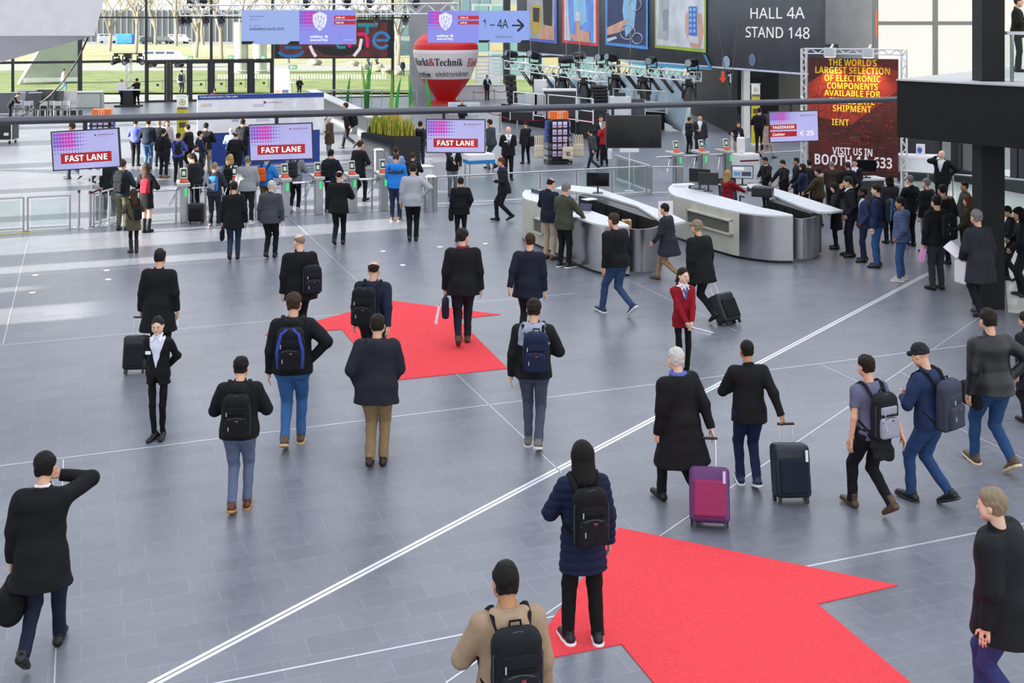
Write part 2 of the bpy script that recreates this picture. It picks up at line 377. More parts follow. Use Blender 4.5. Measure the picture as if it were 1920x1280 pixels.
def person(px, py, hy, face, label, walk=0.0, arms='down,down', top=('jacket', '16171b'), bot='17181c', shoe='121212', hair='short,dark', skin='fair',
           group=None, lean=None, look=0.0, nod=8.0, depth=None, base=0.0, build=1.0, inner=None, sole=None, fit=1.0, hem=None, extra=(), fine=None, tall=None, sit=False):
    """one standing or walking person: body, hair and clothing are meshes under it. px, py: the spot on the floor; hy: the row of the crown; face: heading, 0 = away"""
    p0 = G(px, py, base) if depth is None else Q(px, py, depth); d = p0.y
    p0.z = base
    h = tall or HCAM - (hy - HORIZON) * d / FPX - base
    h = min(max(h, 1.45), 2.0)
    s = h / 1.75 / (0.985 if walk or nod > 15 else 1.0)
    NP[0] += 1; seed = NP[0]
    vox = fine or min(max(1.5 * d / FPX, .0068), .017); vox /= s
    aR, aL = arms.split(','); hs, hc = hair.split(',')
    lean = lean if lean is not None else (0.06 if walk else 0.0)
    build = build * (1.09 if build >= .95 else 1.02); SMx = build
    # --- joints, in a frame where x is the person's right, y ahead, for a height of 1.75
    lk = .43 if walk else .4145
    st = 0.31 * abs(walk); sg = 1 if walk >= 0 else -1
    drop = 0.03 * abs(walk)
    hipz = .93 - drop
    def spine(z): return lean * max(0, z - hipz) / .7
    hips = {'R': v3(.09, 0, hipz - .02), 'L': v3(-.09, 0, hipz - .02)}
    feet = {}; fpitch = {}
    for sd_, x in (('R', .095), ('L', -.095)):
        front = (sd_ == 'R') == (sg > 0)
        if walk:
            feet[sd_] = v3(x * .75, st if front else -st, .085 if front else .085 + .13 * abs(walk)); fpitch[sd_] = 0.12 if front else -0.75 * abs(walk)
        else:
            feet[sd_] = v3(x * (1.05 if seed % 3 else 1.35) * (.5 if build < .92 else 1), .03 * ((seed * 7) % 3 - 1) * (1 if sd_ == 'R' else -1), .085); fpitch[sd_] = 0.0
    knees = {}
    for k in 'RL':
        knees[k], feet[k] = ik(hips[k], feet[k], lk, lk, v3(0, 1, 0.1))
    sh = {}; el = {}; wr_ = {}; curl = {}
    for k, a in (('R', aR), ('L', aL)):
        x = 1 if k == 'R' else -1; w, hint, cu = ARMS[a]
        sw = .172 * (0.5 + 0.5 * build)
        sh[k] = v3(x * sw, spine(1.42), 1.398 - drop)
        target = v3(x * w[0] * (0.6 + .4 * build), w[1] + spine(w[2]), w[2] - drop)
        el[k], wr_[k] = ik(sh[k], target, .285, .255, v3(x * hint[0], hint[1], hint[2])); curl[k] = cu
    hc0 = v3(0, spine(1.64) * 1.05 + .025 + (0.0 if nod < 15 else 0.03), 1.635 - drop - (0.012 if nod > 15 else 0))
    HR = rotz(R(-look)) @ rotx(R(-nod))          # head turn, then nod
    def hp(x, y, z): return hc0 + HR @ v3(x, y, z)
    nk = v3(0, spine(1.47), 1.47 - drop)
    root_name = 'person'
    lo = np.array([-.75, -.75, -.02]); hi = np.array([.75, .8, 1.9])
    pts = np.array(list(feet.values()) + list(wr_.values()) + list(el.values()) + list(sh.values()) + [hc0])
    lo = np.minimum(pts.min(0) - .22, [-.3, -.28, -.02]); hi = np.maximum(pts.max(0) + .22, [.3, .25, 1.8]); lo[2] = -.02
    # --- body
    f = Field(lo, hi, vox)
    f.cone((0, spine(1.0), 1.0 - drop), (0, spine(1.3), 1.3 - drop), .098 * SMx, .108 * SMx, .03, (1.05, .74, 1))
    f.cone((-.12 * SMx, spine(1.38), 1.38 - drop), (.12 * SMx, spine(1.38), 1.38 - drop), .052, .052, .05, (1, .9, 1))
    f.cone((-.04, 0, hipz), (.04, 0, hipz), .08 * SMx, .08 * SMx, .03, (1, .85, 1))
    lg = [q * (.55 + .45 * fit) * SMx for q in (.058, .042, .03)] if bot != 'bare' else (.078, .055, .038)
    for k in 'RL':
        f.cone(hips[k], knees[k], lg[0], lg[1], .03); f.cone(knees[k], feet[k], lg[1], lg[2], .02)
        fd = rotx(fpitch[k]) @ v3(0, .13, -.045); f.cone(feet[k] - v3(0, .0, .03), feet[k] + fd * .6, .022, .015, .015)
        f.cone(sh[k], el[k], .042, .036, .03); f.cone(el[k], wr_[k], .037, .026, .02)
    f.cone(nk - v3(0, .01, .03), hp(0, -.02, -.06), .056, .052, .035)
    HRt = HR
    big = vox * s > .012
    f.ell(hp(0, -.010, .028), (.076, .095, .088), .02, HRt)
    f.cone(hp(0, .030, -.02), hp(0, .052, -.088), .062, .033, .03)
    f.cone(hp(-.035, .03, -.05), hp(.035, .03, -.05), .045, .045, .03)
    f.cone(hp(0, .088, .005), hp(0, .108, -.030), .009, .014, .014)
    f.cone(hp(-.032, .076, .020), hp(.032, .076, .020), .014, .014, .02)
    f.cone(hp(-.014, .084, -.058), hp(.014, .084, -.058), .010, .010, .012)
    f.cone(hp(0, .078, -.098), hp(0, .08, -.098), .016, .016, .02)
    for x in (-1, 1):
        f.ell(hp(x * .079, -.008, -.008), (.012, .02, .032), .008, HRt)
        f.ell(hp(x * .040, .062, -.028), (.014, .014, .016), .025, HRt)
    for k in 'RL':                                  # hands: palm, four fingers, thumb
        x = 1 if k == 'R' else -1; w = wr_[k]; dd = unit(w - el[k])
        t = v3(0, .6, .8); t = unit(t - dd * (t @ dd)); n = unit(np.cross(t, dd)) * (1 if x > 0 else -1)
        mn = max(.0088, .62 * vox)
        f.cone(w + dd * .02 + t * .018, w + dd * .078 + t * .026, .019, .015, .015); f.cone(w + dd * .02 - t * .012, w + dd * .072 - t * .024, .019, .014, .015)
        cu = curl[k]
        for i, L in enumerate((.070, .079, .073, .057)):
            b = w + dd * (.086 - .004 * abs(i - 1)) + t * (.031 - .0205 * i); a1 = cu * .45 + .05 * i; a2 = cu * 1.05 + .05 * i
            m1 = b + (dd * math.cos(a1) + n * math.sin(a1)) * L * .52; m2 = m1 + (dd * math.cos(a2) + n * math.sin(a2)) * L * .5
            f.cone(b, m1, mn, mn * .95, .004); f.cone(m1, m2, mn * .95, mn * .8, .003)
        b = w + dd * .03 + t * .03; m1 = b + unit(dd * .62 + t * .68 + n * (.2 + .3 * min(cu, 1))) * .042
        m2 = m1 + unit(dd * .85 + t * (.35 - .3 * min(cu, 1)) + n * .45 * min(cu, 1.2)) * .034
        f.cone(b, m1, mn * 1.25, mn * 1.1, .008); f.cone(m1, m2, mn * 1.1, mn * .85, .003)
    root = f.mesh(root_name, skinm(skin))
    tag(root, label, 'person', group)
    # --- trousers, shoes
    legs = bot != 'bare'
    if legs:
        f = Field((lo[0], lo[1], -.0), (hi[0], hi[1], 1.12), vox)
        f.cone((-.07 * SMx, -.005, hipz + .0), (.07 * SMx, -.005, hipz + .0), .125 * SMx, .125 * SMx, .03, (1, .92, 1)); f.cone((0, 0, hipz + .05), (0, 0, hipz + .13), .13 * SMx, .125 * SMx, .03, (1.1, .85, 1))
        for k in 'RL':
            ax = unit(feet[k] - knees[k]); end = feet[k] + ax * .012
            f.cone(hips[k] + v3(0, -.01, 0), knees[k], .094 * SMx * (.5 + .5 * fit), .067 * (.5 + .5 * fit), .028)
            f.cone(knees[k], feet[k] + ax * .06, .066 * (.5 + .5 * fit), .052 * (.45 + .55 * fit), .02, cut=(end, ax))
        f.wrinkle(.0055, seed, 24); f.mesh('trousers', cloth(bot), root)
    else:
        f = None
    for k in 'RL':
        rx = rotx(fpitch[k]); toe = rotz(R(-10 if k == 'R' else 10)) if not walk else np.eye(3)
        M = toe @ rx; c0 = feet[k] - M @ v3(0, 0, .085 - .002)
        def fp(x, y, z): return c0 + M @ v3(x, y, z)
        g = Field(c0 + M @ v3(0, .06, .05) - .2, c0 + M @ v3(0, .06, .05) + .2, max(vox * .8, .006))
        g.cone(fp(0, -.05, .045), fp(0, .03, .05), .045, .042, .02); g.cone(fp(0, .02, .045), fp(0, .155, .022), .046, .036, .02)
        g.cone(fp(0, -.02, .07), fp(0, -.02, .11 if not isinstance(sole, str) or sole != 'boot' else .16), .042, .043, .02)
        nz = M @ v3(0, 0, 1); cc = fp(0, 0, .0)
        g.clip(lambda x, y, z: -((x - cc[0]) * nz[0] + (y - cc[1]) * nz[1] + (z - cc[2]) * nz[2]))
        top_ = fp(0, 0, .115 if sole != 'boot' else .17); g.clip(lambda x, y, z: ((x - top_[0]) * nz[0] + (y - top_[1]) * nz[1] + (z - top_[2]) * nz[2]))
        so = g.mesh('shoe', leather(shoe), root)
        if sole and sole != 'boot':
            g = Field(c0 + M @ v3(0, .06, .02) - .2, c0 + M @ v3(0, .06, .02) + .2, max(vox * .8, .006))
            g.cone(fp(0, -.055, .012), fp(0, .03, .012), .052, .05, .01); g.cone(fp(0, .03, .012), fp(0, .155, .012), .052, .041, .02)
            for sgn, zz in ((-1, -.004), (1, .026)):
                cz = fp(0, 0, zz); g.clip(lambda x, y, z: sgn * ((x - cz[0]) * nz[0] + (y - cz[1]) * nz[1] + (z - cz[2]) * nz[2]))
            g.mesh('sole', plastic(sole), so)
    # --- top
    kind, colr = top[0], top[1]
    hemz = hem if hem is not None else {'jacket': .86, 'blazer': .80, 'coat': .60, 'parka': .72, 'puffer': .84, 'longpuffer': .62, 'hoodie': .86, 'tee': .86, 'shirt': .90, 'dress': .55}[kind]
    thick = {'puffer': .022, 'longpuffer': .02, 'parka': .02, 'coat': .012, 'hoodie': .012, 'jacket': .012, 'blazer': .006}.get(kind, 0.0)
    def torso(f, th, hz, sleeves=True, short=False):
        f.cone((0, spine(1.09), 1.09 - drop), (0, spine(1.31), 1.31 - drop), (.145 + th) * SMx, (.163 + th) * SMx, .05, (1.08, .74, 1))
        f.cone((-.115 * SMx, spine(1.375), 1.370 - drop), (.115 * SMx, spine(1.375), 1.370 - drop), .074 + th * .6, .074 + th * .6, .06, (1, .9, 1))
        f.cone((-.06, spine(1.43), 1.43 - drop), (.06, spine(1.43), 1.43 - drop), .06, .06, .05, (1, .9, 1))
        zb = min(hz, hipz); fl = max(0, hipz - hz)
        f.cone((0, spine(1.09), 1.09 - drop), (0, -.005, hipz + .02), (.145 + th) * SMx, (.168 + th) * SMx, .04, (1.08, .78, 1))
        r2 = .172 + th + fl * (.12 + .16 * abs(walk))
        f.cone((0, -.005, hipz + .02), (0, -.005 - .03 * abs(walk), hz - .1), (.168 + th) * SMx, r2 * SMx, .03, (1.06, .82 + .12 * abs(walk) * (fl > .1), 1), cut=((0, 0, hz), (0, -.06, -1)))
        if hz > hipz - .15: f.clip(lambda x, y, z: (hz - z) + 0 * x + 0 * y)
        else: f.clip(lambda x, y, z: (hz - z) + .05 * y + 0 * x)
        f.clip(lambda x, y, z: (z - (1.475 - drop)) + 0 * x + .25 * (y - nk[1]))
        if vcut and sleeves:
            zv = 1.05 if 'deepv' in extra else 1.22 if 'highv' in extra else 1.13
            cy = spine(1.2)
            f.clip(lambda x, y, z: np.minimum(np.minimum(y - cy - .02, (z - zv) * .30 - np.abs(x)), .2) + 0 * z, 0)
            if 'nogap' not in extra: f.clip(lambda x, y, z: np.minimum(y - .02, (.96 - z) * .30 - np.abs(x)), 0)
        if sleeves:
            for k in 'RL':
                ax = unit(wr_[k] - el[k])
                if short:
                    m = sh[k] + (el[k] - sh[k]) * .62; a2 = unit(el[k] - sh[k])
                    f.cone(sh[k], m, .066 + th, .06 + th, .04, cut=(m, a2)); continue
                f.cone(sh[k], el[k], (.064 + th * .8) * SMx, .053 * SMx + th * .8, .035); f.cone(el[k], wr_[k] + ax * .03, .053 + th * .8, .041 + th * .6, .025, cut=(wr_[k] + ax * .012, ax))
    vcut = kind == 'blazer' or 'open' in extra
    if inner:
        f = Field((lo[0], lo[1], .8), hi, max(vox, .007)); torso(f, -.009, .93, False)
        f.cone(nk - v3(0, 0, .03), nk + v3(0, .008, .032), .068, .064, .015, cut=(nk + v3(0, .01, .033), (0, -.35, 1)))
        f.mesh('shirt', cloth(inner), root)
    f = Field((lo[0], lo[1], hemz - .12), hi, vox); torso(f, thick, hemz, True, kind == 'tee')
    if kind in ('jacket', 'coat', 'parka', 'hoodie', 'longpuffer', 'puffer') and not inner:
        f.cone(nk - v3(0, .0, .04), nk + v3(0, .0, .05), .078, .07, .02, (1, 1.0, 1), cut=(nk + v3(0, 0, .035), (0, -.3, 1)))
    if kind == 'blazer' or (inner and kind in ('jacket', 'coat')):
        f.cone(nk - v3(0, .015, .04), nk + v3(0, -.02, .03), .078, .068, .015, cut=(nk + v3(0, 0, .022), (0, .5, 1)))
    if kind in ('puffer', 'longpuffer'): f.quilt(.010)
    else: f.wrinkle(.006, seed + 50, 20)
    jk = f.mesh({'jacket': 'jacket', 'blazer': 'blazer', 'coat': 'coat', 'parka': 'parka', 'puffer': 'puffer_jacket', 'longpuffer': 'puffer_coat', 'hoodie': 'hoodie', 'tee': 't_shirt', 'shirt': 'shirt', 'dress': 'dress'}[kind],
                leather(colr) if 'leather' in extra else cloth(colr), root)
    if len(top) > 2:                                # yoke of another colour over the shoulders
        f = Field((lo[0], lo[1], 1.2), hi, vox); torso(f, thick + .005, 1.24, False); f.wrinkle(.004, seed, 22); f.mesh('yoke', cloth(top[2]), jk)
    hood = [e for e in extra if e.startswith('hood')]
    if hood:
        cc = hood[0].split('=')[1] if '=' in hood[0] else colr
        f = Field((-.25, -.35, 1.2), (.25, .2, 1.6), vox)
        b0 = v3(0, spine(1.43) - .115, 1.40 - drop)
        f.ell(b0, (.125, .065, .105), .03); f.cone((-.1, spine(1.45) - .04, 1.455 - drop), (-.06, spine(1.45) + .05, 1.44 - drop), .04, .03, .03); f.cone((.1, spine(1.45) - .04, 1.455 - drop), (.06, spine(1.45) + .05, 1.44 - drop), .04, .03, .03)
        f.cone((-.095, spine(1.45) - .05, 1.46 - drop), (.095, spine(1.45) - .05, 1.46 - drop), .045, .045, .04)
        f.wrinkle(.006, seed + 9, 30); hd = f.mesh('hood', cloth(cc), jk)
        if 'fur' in hood[0]:
            pass
    for e in extra:
        if e.startswith('scarf='):
            f = Field((-.2, -.25, 1.3), (.2, .3, 1.65), max(vox, .007))
            for i in range(10):
                a, b = i * .628, (i + 1) * .628
                f.cone(nk + v3(.075 * math.sin(a), .07 * math.cos(a), .015), nk + v3(.075 * math.sin(b), .07 * math.cos(b), .015), .028, .028, .01)
            f.cone(nk + v3(.02, .085, 0), nk + v3(.02, .125, -.12), .026, .03, .01); f.wrinkle(.005, seed, 40); f.mesh('scarf', cloth(e[6:]), root)
        if e.startswith('furtrim='):
            f = Field((-.25, -.35, 1.2), (.25, .25, 1.62), vox)
            for i in range(8):
                a, b = math.pi * (.15 + .7 * i / 8), math.pi * (.15 + .7 * (i + 1) / 8)
                f.cone((.15 * math.cos(a), spine(1.45) - .03 - .1 * math.sin(a), 1.485 - drop), (.15 * math.cos(b), spine(1.45) - .03 - .1 * math.sin(b), 1.485 - drop), .035, .035, .02)
            f.wrinkle(.012, seed, 90); f.mesh('fur_trim', hairm('ash'), jk)
        if e.startswith('collar='):
            f = Field((-.2, -.25, 1.35), (.2, .3, 1.62), .0065)
            for x in (-1, 1):
                f.cone(nk + v3(x * .052, -.03, .040), nk + v3(x * .058, .045, .018), .011, .012, .008); f.cone(nk + v3(x * .055, .05, .016), nk + v3(x * .066, .105, -.05), .014, .006, .008, (1, .6, 1)); f.cone(nk + v3(x * .03, .075, .008), nk + v3(x * .064, .108, -.045), .010, .007, .01)
            f.cone(nk + v3(-.05, -.045, .035), nk + v3(.05, -.045, .035), .012, .012, .012)
            f.mesh('collar', cloth(e[7:]), jk)
        if e.startswith('badge'):
            MB().box((.10, spine(1.27) + .135, 1.27), (.075, .012, .045)).build('name_badge', paperm(), jk)
        if e.startswith('lanyard='):
            b = MB()
            for x in (-1, 1): b.tube([nk + v3(x * .06, .0, .02), nk + v3(x * .058, .085, -.06), v3(0, spine(1.2) + .145, 1.19)], .006, 6)
            b.build('lanyard', cloth(e[8:]), root); MB().box((0, spine(1.1) + .15, 1.14), (.09, .01, .12)).build('name_badge', paperm(), root)
        if e.startswith('tie='):
            MB().tube([nk + v3(0, .09, .0), v3(0, spine(1.3) + .128, 1.32), v3(0, spine(1.2) + .135, 1.12)], [.014, .022, .026], 8, flat=.4, side=(1, 0, 0)).build('tie', cloth(e[4:]), root, smooth=True)
        if e.startswith('neckerchief'):
            f = Field((-.2, -.1, 1.2), (.2, .3, 1.6), .006)
            for x in (-1, 1): f.cone(nk + v3(x * .05, .07, .0), nk + v3(x * .012, .135, -.09), .014, .016, .008)
            f.ell(nk + v3(0, .135, -.10), (.03, .018, .022), .01); f.cone(nk + v3(.004, .135, -.11), nk + v3(.02, .145, -.19), .012, .02, .008)
            f.mesh('neckerchief', mat('neckerchief', '4a4a86', rough=.6, noise=.6, nscale=70), root)
        if e.startswith('waistjacket='):
            f = Field((-.4, -.4, .5), (.4, .3, 1.1), vox)
            for i in range(12):
                a, b = i * .5236, (i + 1) * .5236
                f.cone((.175 * math.sin(a), .14 * math.cos(a), .97), (.175 * math.sin(b), .14 * math.cos(b), .97), .03, .03, .02)
            f.cone((.0, -.17, .94), (.06, -.2, .70), .07, .05, .04, (1.5, .6, 1)); f.cone((-.08, -.16, .94), (-.10, -.2, .74), .06, .05, .04, (1.5, .6, 1)); f.wrinkle(.012, seed, 30); f.mesh('tied_jacket', cloth(e[12:]), root)
        if e.startswith('cuffs='):
            f = Field(lo, hi, .007)
            for k in 'RL':
                ax = unit(wr_[k] - el[k]); f.cone(wr_[k] - ax * .01, wr_[k] + ax * .03, .034, .033, .005, cut=(wr_[k] + ax * .024, ax))
            f.mesh('cuffs', cloth(e[6:]), root)
        if e.startswith('skirt='):
            f = Field((-.35, -.35, .35), (.35, .35, 1.1), vox)
            f.cone((0, 0, 1.0), (0, 0, .45), .155, .2, .03, (1, .85, 1)); f.clip(lambda x, y, z: .5 - z + 0 * x + 0 * y); f.wrinkle(.006, seed, 30); f.mesh('skirt', cloth(e[6:]), root)
        if e.startswith('boots='):
            for k in 'RL':
                f = Field(np.minimum(knees[k], feet[k]) - .15, np.maximum(knees[k], feet[k]) + .15, vox); ax = unit(knees[k] - feet[k])
                f.cone(feet[k] - ax * .03, feet[k] + ax * .3, .05, .06, .01, cut=(feet[k] + ax * .28, ax)); f.mesh('boot', leather(e[6:]), root)
    # --- hair
    hm = hairm(hc) if hc != 'none' else None
    if hs in ('short', 'crop', 'balding', 'long', 'pony', 'bun', 'bob', 'cap', 'wavy'):
        g = Field(hc0 - (.2 if hs not in ('long', 'bob', 'wavy', 'pony') else .42), hc0 + .2, max(min(vox, .009), .0065))
        inv = HR.T
        def loc(x, y, z):
            X, Y, Zz = x - hc0[0], y - hc0[1], z - hc0[2]
            return [inv[i][0] * X + inv[i][1] * Y + inv[i][2] * Zz for i in range(3)]
        th = {'crop': .006, 'balding': .006, 'short': .013, 'cap': .014, 'pony': .009}.get(hs, .018)
        g.ell(hp(0, -.014, .036 + th * .3), (.076 + th * .9, .095 + th * .9, .086 + th), .0, HR)
        if hs in ('short', 'crop', 'cap', 'wavy'):
            g.ell(hp(0, -.042, -.035), (.062 + th * .4, .046 + th * .4, .062), .035, HR)
        if hs == 'balding':
            g.clip(lambda x, y, z: (lambda q: np.maximum(np.maximum(q[2] - .066 + .35 * np.minimum(q[1] + .03, 0), q[1] - .03), -.075 - q[2] + .55 * np.maximum(q[1], -.03)))(loc(x, y, z)))
        elif hs == 'cap':
            g.clip(lambda x, y, z: (lambda q: np.maximum(.015 - q[2] + 0.15 * q[1], -1))(loc(x, y, z)))
            g.cone(hp(-.04, .1, .045), hp(.04, .1, .045), .028, .028, .02); 
        else:
            g.clip(lambda x, y, z: (lambda q: np.maximum((0.50 * q[1] + .040 - 6.5 * q[0] ** 2 - q[2]) - .055 * (q[1] < -.005), -.085 - q[2] + .1 * np.sin(q[0] * 60) * .06))(loc(x, y, z)), .010)
        if hs in ('long', 'bob', 'wavy'):
            zl = {'long': -.30, 'bob': -.21, 'wavy': -.10}[hs]
            g.cone(hp(0, -.040, .01), hp(0, -.06, zl), .082, .088, .04, (1.15, .72, 1))
            for x in (-1, 1): g.cone(hp(x * .066, -.01, .02), hp(x * .075, -.012, zl * .8), .030, .034, .03)
        if hs == 'pony':
            g.ell(hp(0, -.11, .0), (.03, .03, .03), .02); g.cone(hp(0, -.12, -.01), hp(.01, -.13, -.22), .034, .02, .02)
            g.ell(hp(0, -.03, -.02), (.082, .085, .06), .02, HR, cut=lambda x, y, z: y - .03)
        if hs == 'bun': g.ell(hp(0, -.11, .05), (.045, .04, .045), .01)
        (g.strands(hc0, .003, 31) if hs in ('long', 'bob') else g.wrinkle(.012 if hs == 'wavy' else .002 if hs == 'crop' else .0055, seed, 75))
        g.mesh('cap' if hs == 'cap' else 'hair', cloth('22262b') if hs == 'cap' else hm, root)
    if 'beard' in extra:
        g = Field(hc0 - .2, hc0 + .2, .007); g.cone(hp(-.045, .03, -.06), hp(.045, .03, -.06), .046, .046, .02); g.cone(hp(0, .06, -.085), hp(0, .062, -.105), .045, .035, .02)
        inv = HR.T; g.clip(lambda x, y, z: (inv[2][0] * (x - hc0[0]) + inv[2][1] * (y - hc0[1]) + inv[2][2] * (z - hc0[2])) + .045); g.mesh('beard', hm or hairm('dark'), root)
    # --- face details where the face is turned to the viewer
    fa = (face + look) % 360
    if 70 < fa < 290 and d < 45:
        for x in (-1, 1):
            e = MB().sphere((0, 0, 0), .0125, 10, (1, .5, .48)).build('eye', mat('eye white', 'cfc6c0', rough=.3), root, smooth=True)
            e.matrix_world = Matrix.LocRotScale(Vector(hp(x * .031, .0865, .0)), Matrix(HR.tolist()).to_quaternion(), Vector((1, 1, 1)))
            i_ = MB().sphere((0, .0042, 0), .0062, 8, (1, .5, .9)).build('iris', mat('iris', '1d120c', rough=.2), None, smooth=True); i_.parent = e
            b = MB().tube([hp(x * .016, .099, .0205), hp(x * .032, .098, .0235), hp(x * .049, .084, .0185)], [.0026, .0032, .0018], 6).build('eyebrow', hm or hairm('dark'), root)
        f = Field(hp(0, .09, -.06) - .06, hp(0, .09, -.06) + .06, .0045)
        f.cone(hp(-.019, .087, -.060), hp(0, .0955, -.0575), .0035, .0052, .004); f.cone(hp(.019, .087, -.060), hp(0, .0955, -.0575), .0035, .0052, .004); f.cone(hp(-.011, .089, -.065), hp(.011, .089, -.065), .0056, .0056, .004)
        f.mesh('lips', mat('lips', '9a4a44' if 'lipstick' not in extra else '8a1f2a', rough=.4), root)
        if 'glasses' in extra:
            b = MB()
            for x in (-1, 1):
                b.tube([hp(x * (.033 + .022 * math.cos(a)), .105, .0 + .018 * math.sin(a)) for a in [i * .5236 for i in range(13)]], .0022, 5); b.tube([hp(x * .055, .1, .006), hp(x * .08, .0, .008)], .0022, 5)
            b.build('glasses', plastic('151515'), root)
    # --- place it
    root.location = p0; root.rotation_euler = (0, 0, R(-face)); root.scale = (s, s, s)
    Mw = Matrix.LocRotScale(p0, Matrix.Rotation(R(-face), 3, 'Z').to_quaternion(), Vector((s, s, s)))
    J = {'M': Mw, 's': s, 'root': root, 'face': face, 'd': d, 'vox': max(vox * s, .006), 'spine': spine, 'drop': drop, 'thick': thick + .015, 'nk': nk, 'walk': walk}
    for k in 'RL':
        x = 1 if k == 'R' else -1; dd = unit(wr_[k] - el[k]); t = v3(0, .6, .8); t = unit(t - dd * (t @ dd)); n = unit(np.cross(t, dd)) * x
        a1 = curl[k] * .6
        J[k] = Mw @ Vector(wr_[k] + dd * .1 + n * .022); J[k + 'w'] = Mw @ Vector(wr_[k]); J[k + 'd'] = (Mw.to_3x3() @ Vector(dd)).normalized(); J[k + 't'] = (Mw.to_3x3() @ Vector(t)).normalized(); J[k + 'n'] = (Mw.to_3x3() @ Vector(n)).normalized()
    return J

# ---------------------------------------------------------------- things people carry
def place(o, J):
    o.matrix_world = J['M'] if o.parent is None else o.matrix_world
def backpack(J, label, col='15161a', accent=None, size=1.0, low=0.0, pocket=None, straps=True, side=0.0, group=None, piping=None):
    sp, dr, th = J['spine'], J['drop'], J['thick']; zc = 1.20 - low - dr; y0 = sp(zc) - .13 - th; w, dp, hh = .155 * size, .075 * size, .235 * size; yb = y0 - dp
    vox = max(.007, J['vox'])
    f = Field((-.4 + side, yb - .22, zc - .4), (.4 + side, y0 + .12, zc + .4), vox)
    f.rbox((side, yb, zc), (w, dp, hh), .065); f.rbox((side, yb + .0, zc + hh * .75), (w * .82, dp * .9, hh * .35), .06, .03); f.wrinkle(.004, 5, 30)
    root = f.mesh('backpack', cloth(col)); tag(root, label, 'backpack', group)
    f = Field((-.4 + side, yb - .25, zc - .4), (.4 + side, yb + .05, zc + .3), vox)
    f.rbox((side, yb - dp - .01, zc - hh * .38), (w * .78, .035, hh * .48), .03); f.rbox((side, yb - dp + .01, zc + hh * .38), (w * .7, .02, hh * .2), .018, .01); f.wrinkle(.003, 6, 30)
    f.mesh('front_pocket', cloth(pocket or col), root)
    if accent:
        b = MB()
        for x in (-1, 1): b.tube([(side + x * w * .8, yb - dp * .6, zc - hh * .8), (side + x * w * .92, yb - dp * .95, zc), (side + x * w * .62, yb - dp * .9, zc + hh * .85), (side + x * w * .2, yb - dp * .6, zc + hh * 1.05)], .02 * size, 8)
        b.build('piping', cloth(accent), root, smooth=True)
    if J['d'] < 26:
        b = MB(); yf = yb - dp - .047
        b.tube([(side + w * .74 * math.cos(a), yf + .012, zc - hh * .12 + w * .36 * math.sin(a) - .0) for a in [math.pi * i / 8 for i in range(9)]], .0045, 5)
        for x in (-1, 1): b.tube([(side + x * w * .98, yb - dp * .55, zc - hh * .8), (side + x * w * .99, yb - dp * .55, zc + hh * .5), (side + x * w * .72, yb - dp * .55, zc + hh * .98), (side, yb - dp * .5, zc + hh * 1.08)], .005, 5)
        b.build('zip', plastic('3c3e44'), root); b = MB()
        for x, z in ((-.5, -.28), (-.62, .42)): b.tube([(side + x * w, yf - .004, zc + hh * z), (side + x * w, yf - .006, zc + hh * z - .045)], .006, 5)
        b.build('zip_pull', alu(), root); MB().box((side + w * .1, yf - .0, zc - hh * .02), (.03, .006, .018)).build('logo_patch', paint('8a3a3a' if col < '2' else '5a5c66'), root)
    MB().tube([(side - .04, yb + dp * .5, zc + hh), (side - .035, yb + dp * .5, zc + hh + .05), (side + .035, yb + dp * .5, zc + hh + .05), (side + .04, yb + dp * .5, zc + hh)], .009, 6).build('grab_handle', cloth('101012'), root, smooth=True)
    if straps:
        for x in (-1, 1):
            s_ = .115
            pts = [(x * .09 + side * .5, y0 + .0, zc + hh * .8), (x * s_, sp(1.44) - .075 - th * .4, 1.462 - dr + th * .6), (x * s_, sp(1.45) + .0, 1.478 - dr + th), (x * s_, sp(1.4) + .085 + th * .5, 1.425 - dr + th * .4), (x * (s_ + .015), sp(1.3) + .135 + th, 1.30 - dr), (x * .165, sp(1.15) + .09 + th, 1.15 - dr), (x * .175, sp(1.05) - .06, 1.06 - dr), (x * .12, y0 - .02, zc - hh * .8)]
            MB().tube(pts, [.024] * len(pts), 8, flat=.45, side=(x, 0, 0.2)).build('strap', cloth('101114'), root, smooth=True)
    root.matrix_world = J['M']; return root
def at_hand(o, J, k, rz=0.0, off=(0, 0, 0)):
    o.location = J[k] + Vector(off); o.rotation_euler = (0, 0, R(-J['face']) + R(rz)); return o
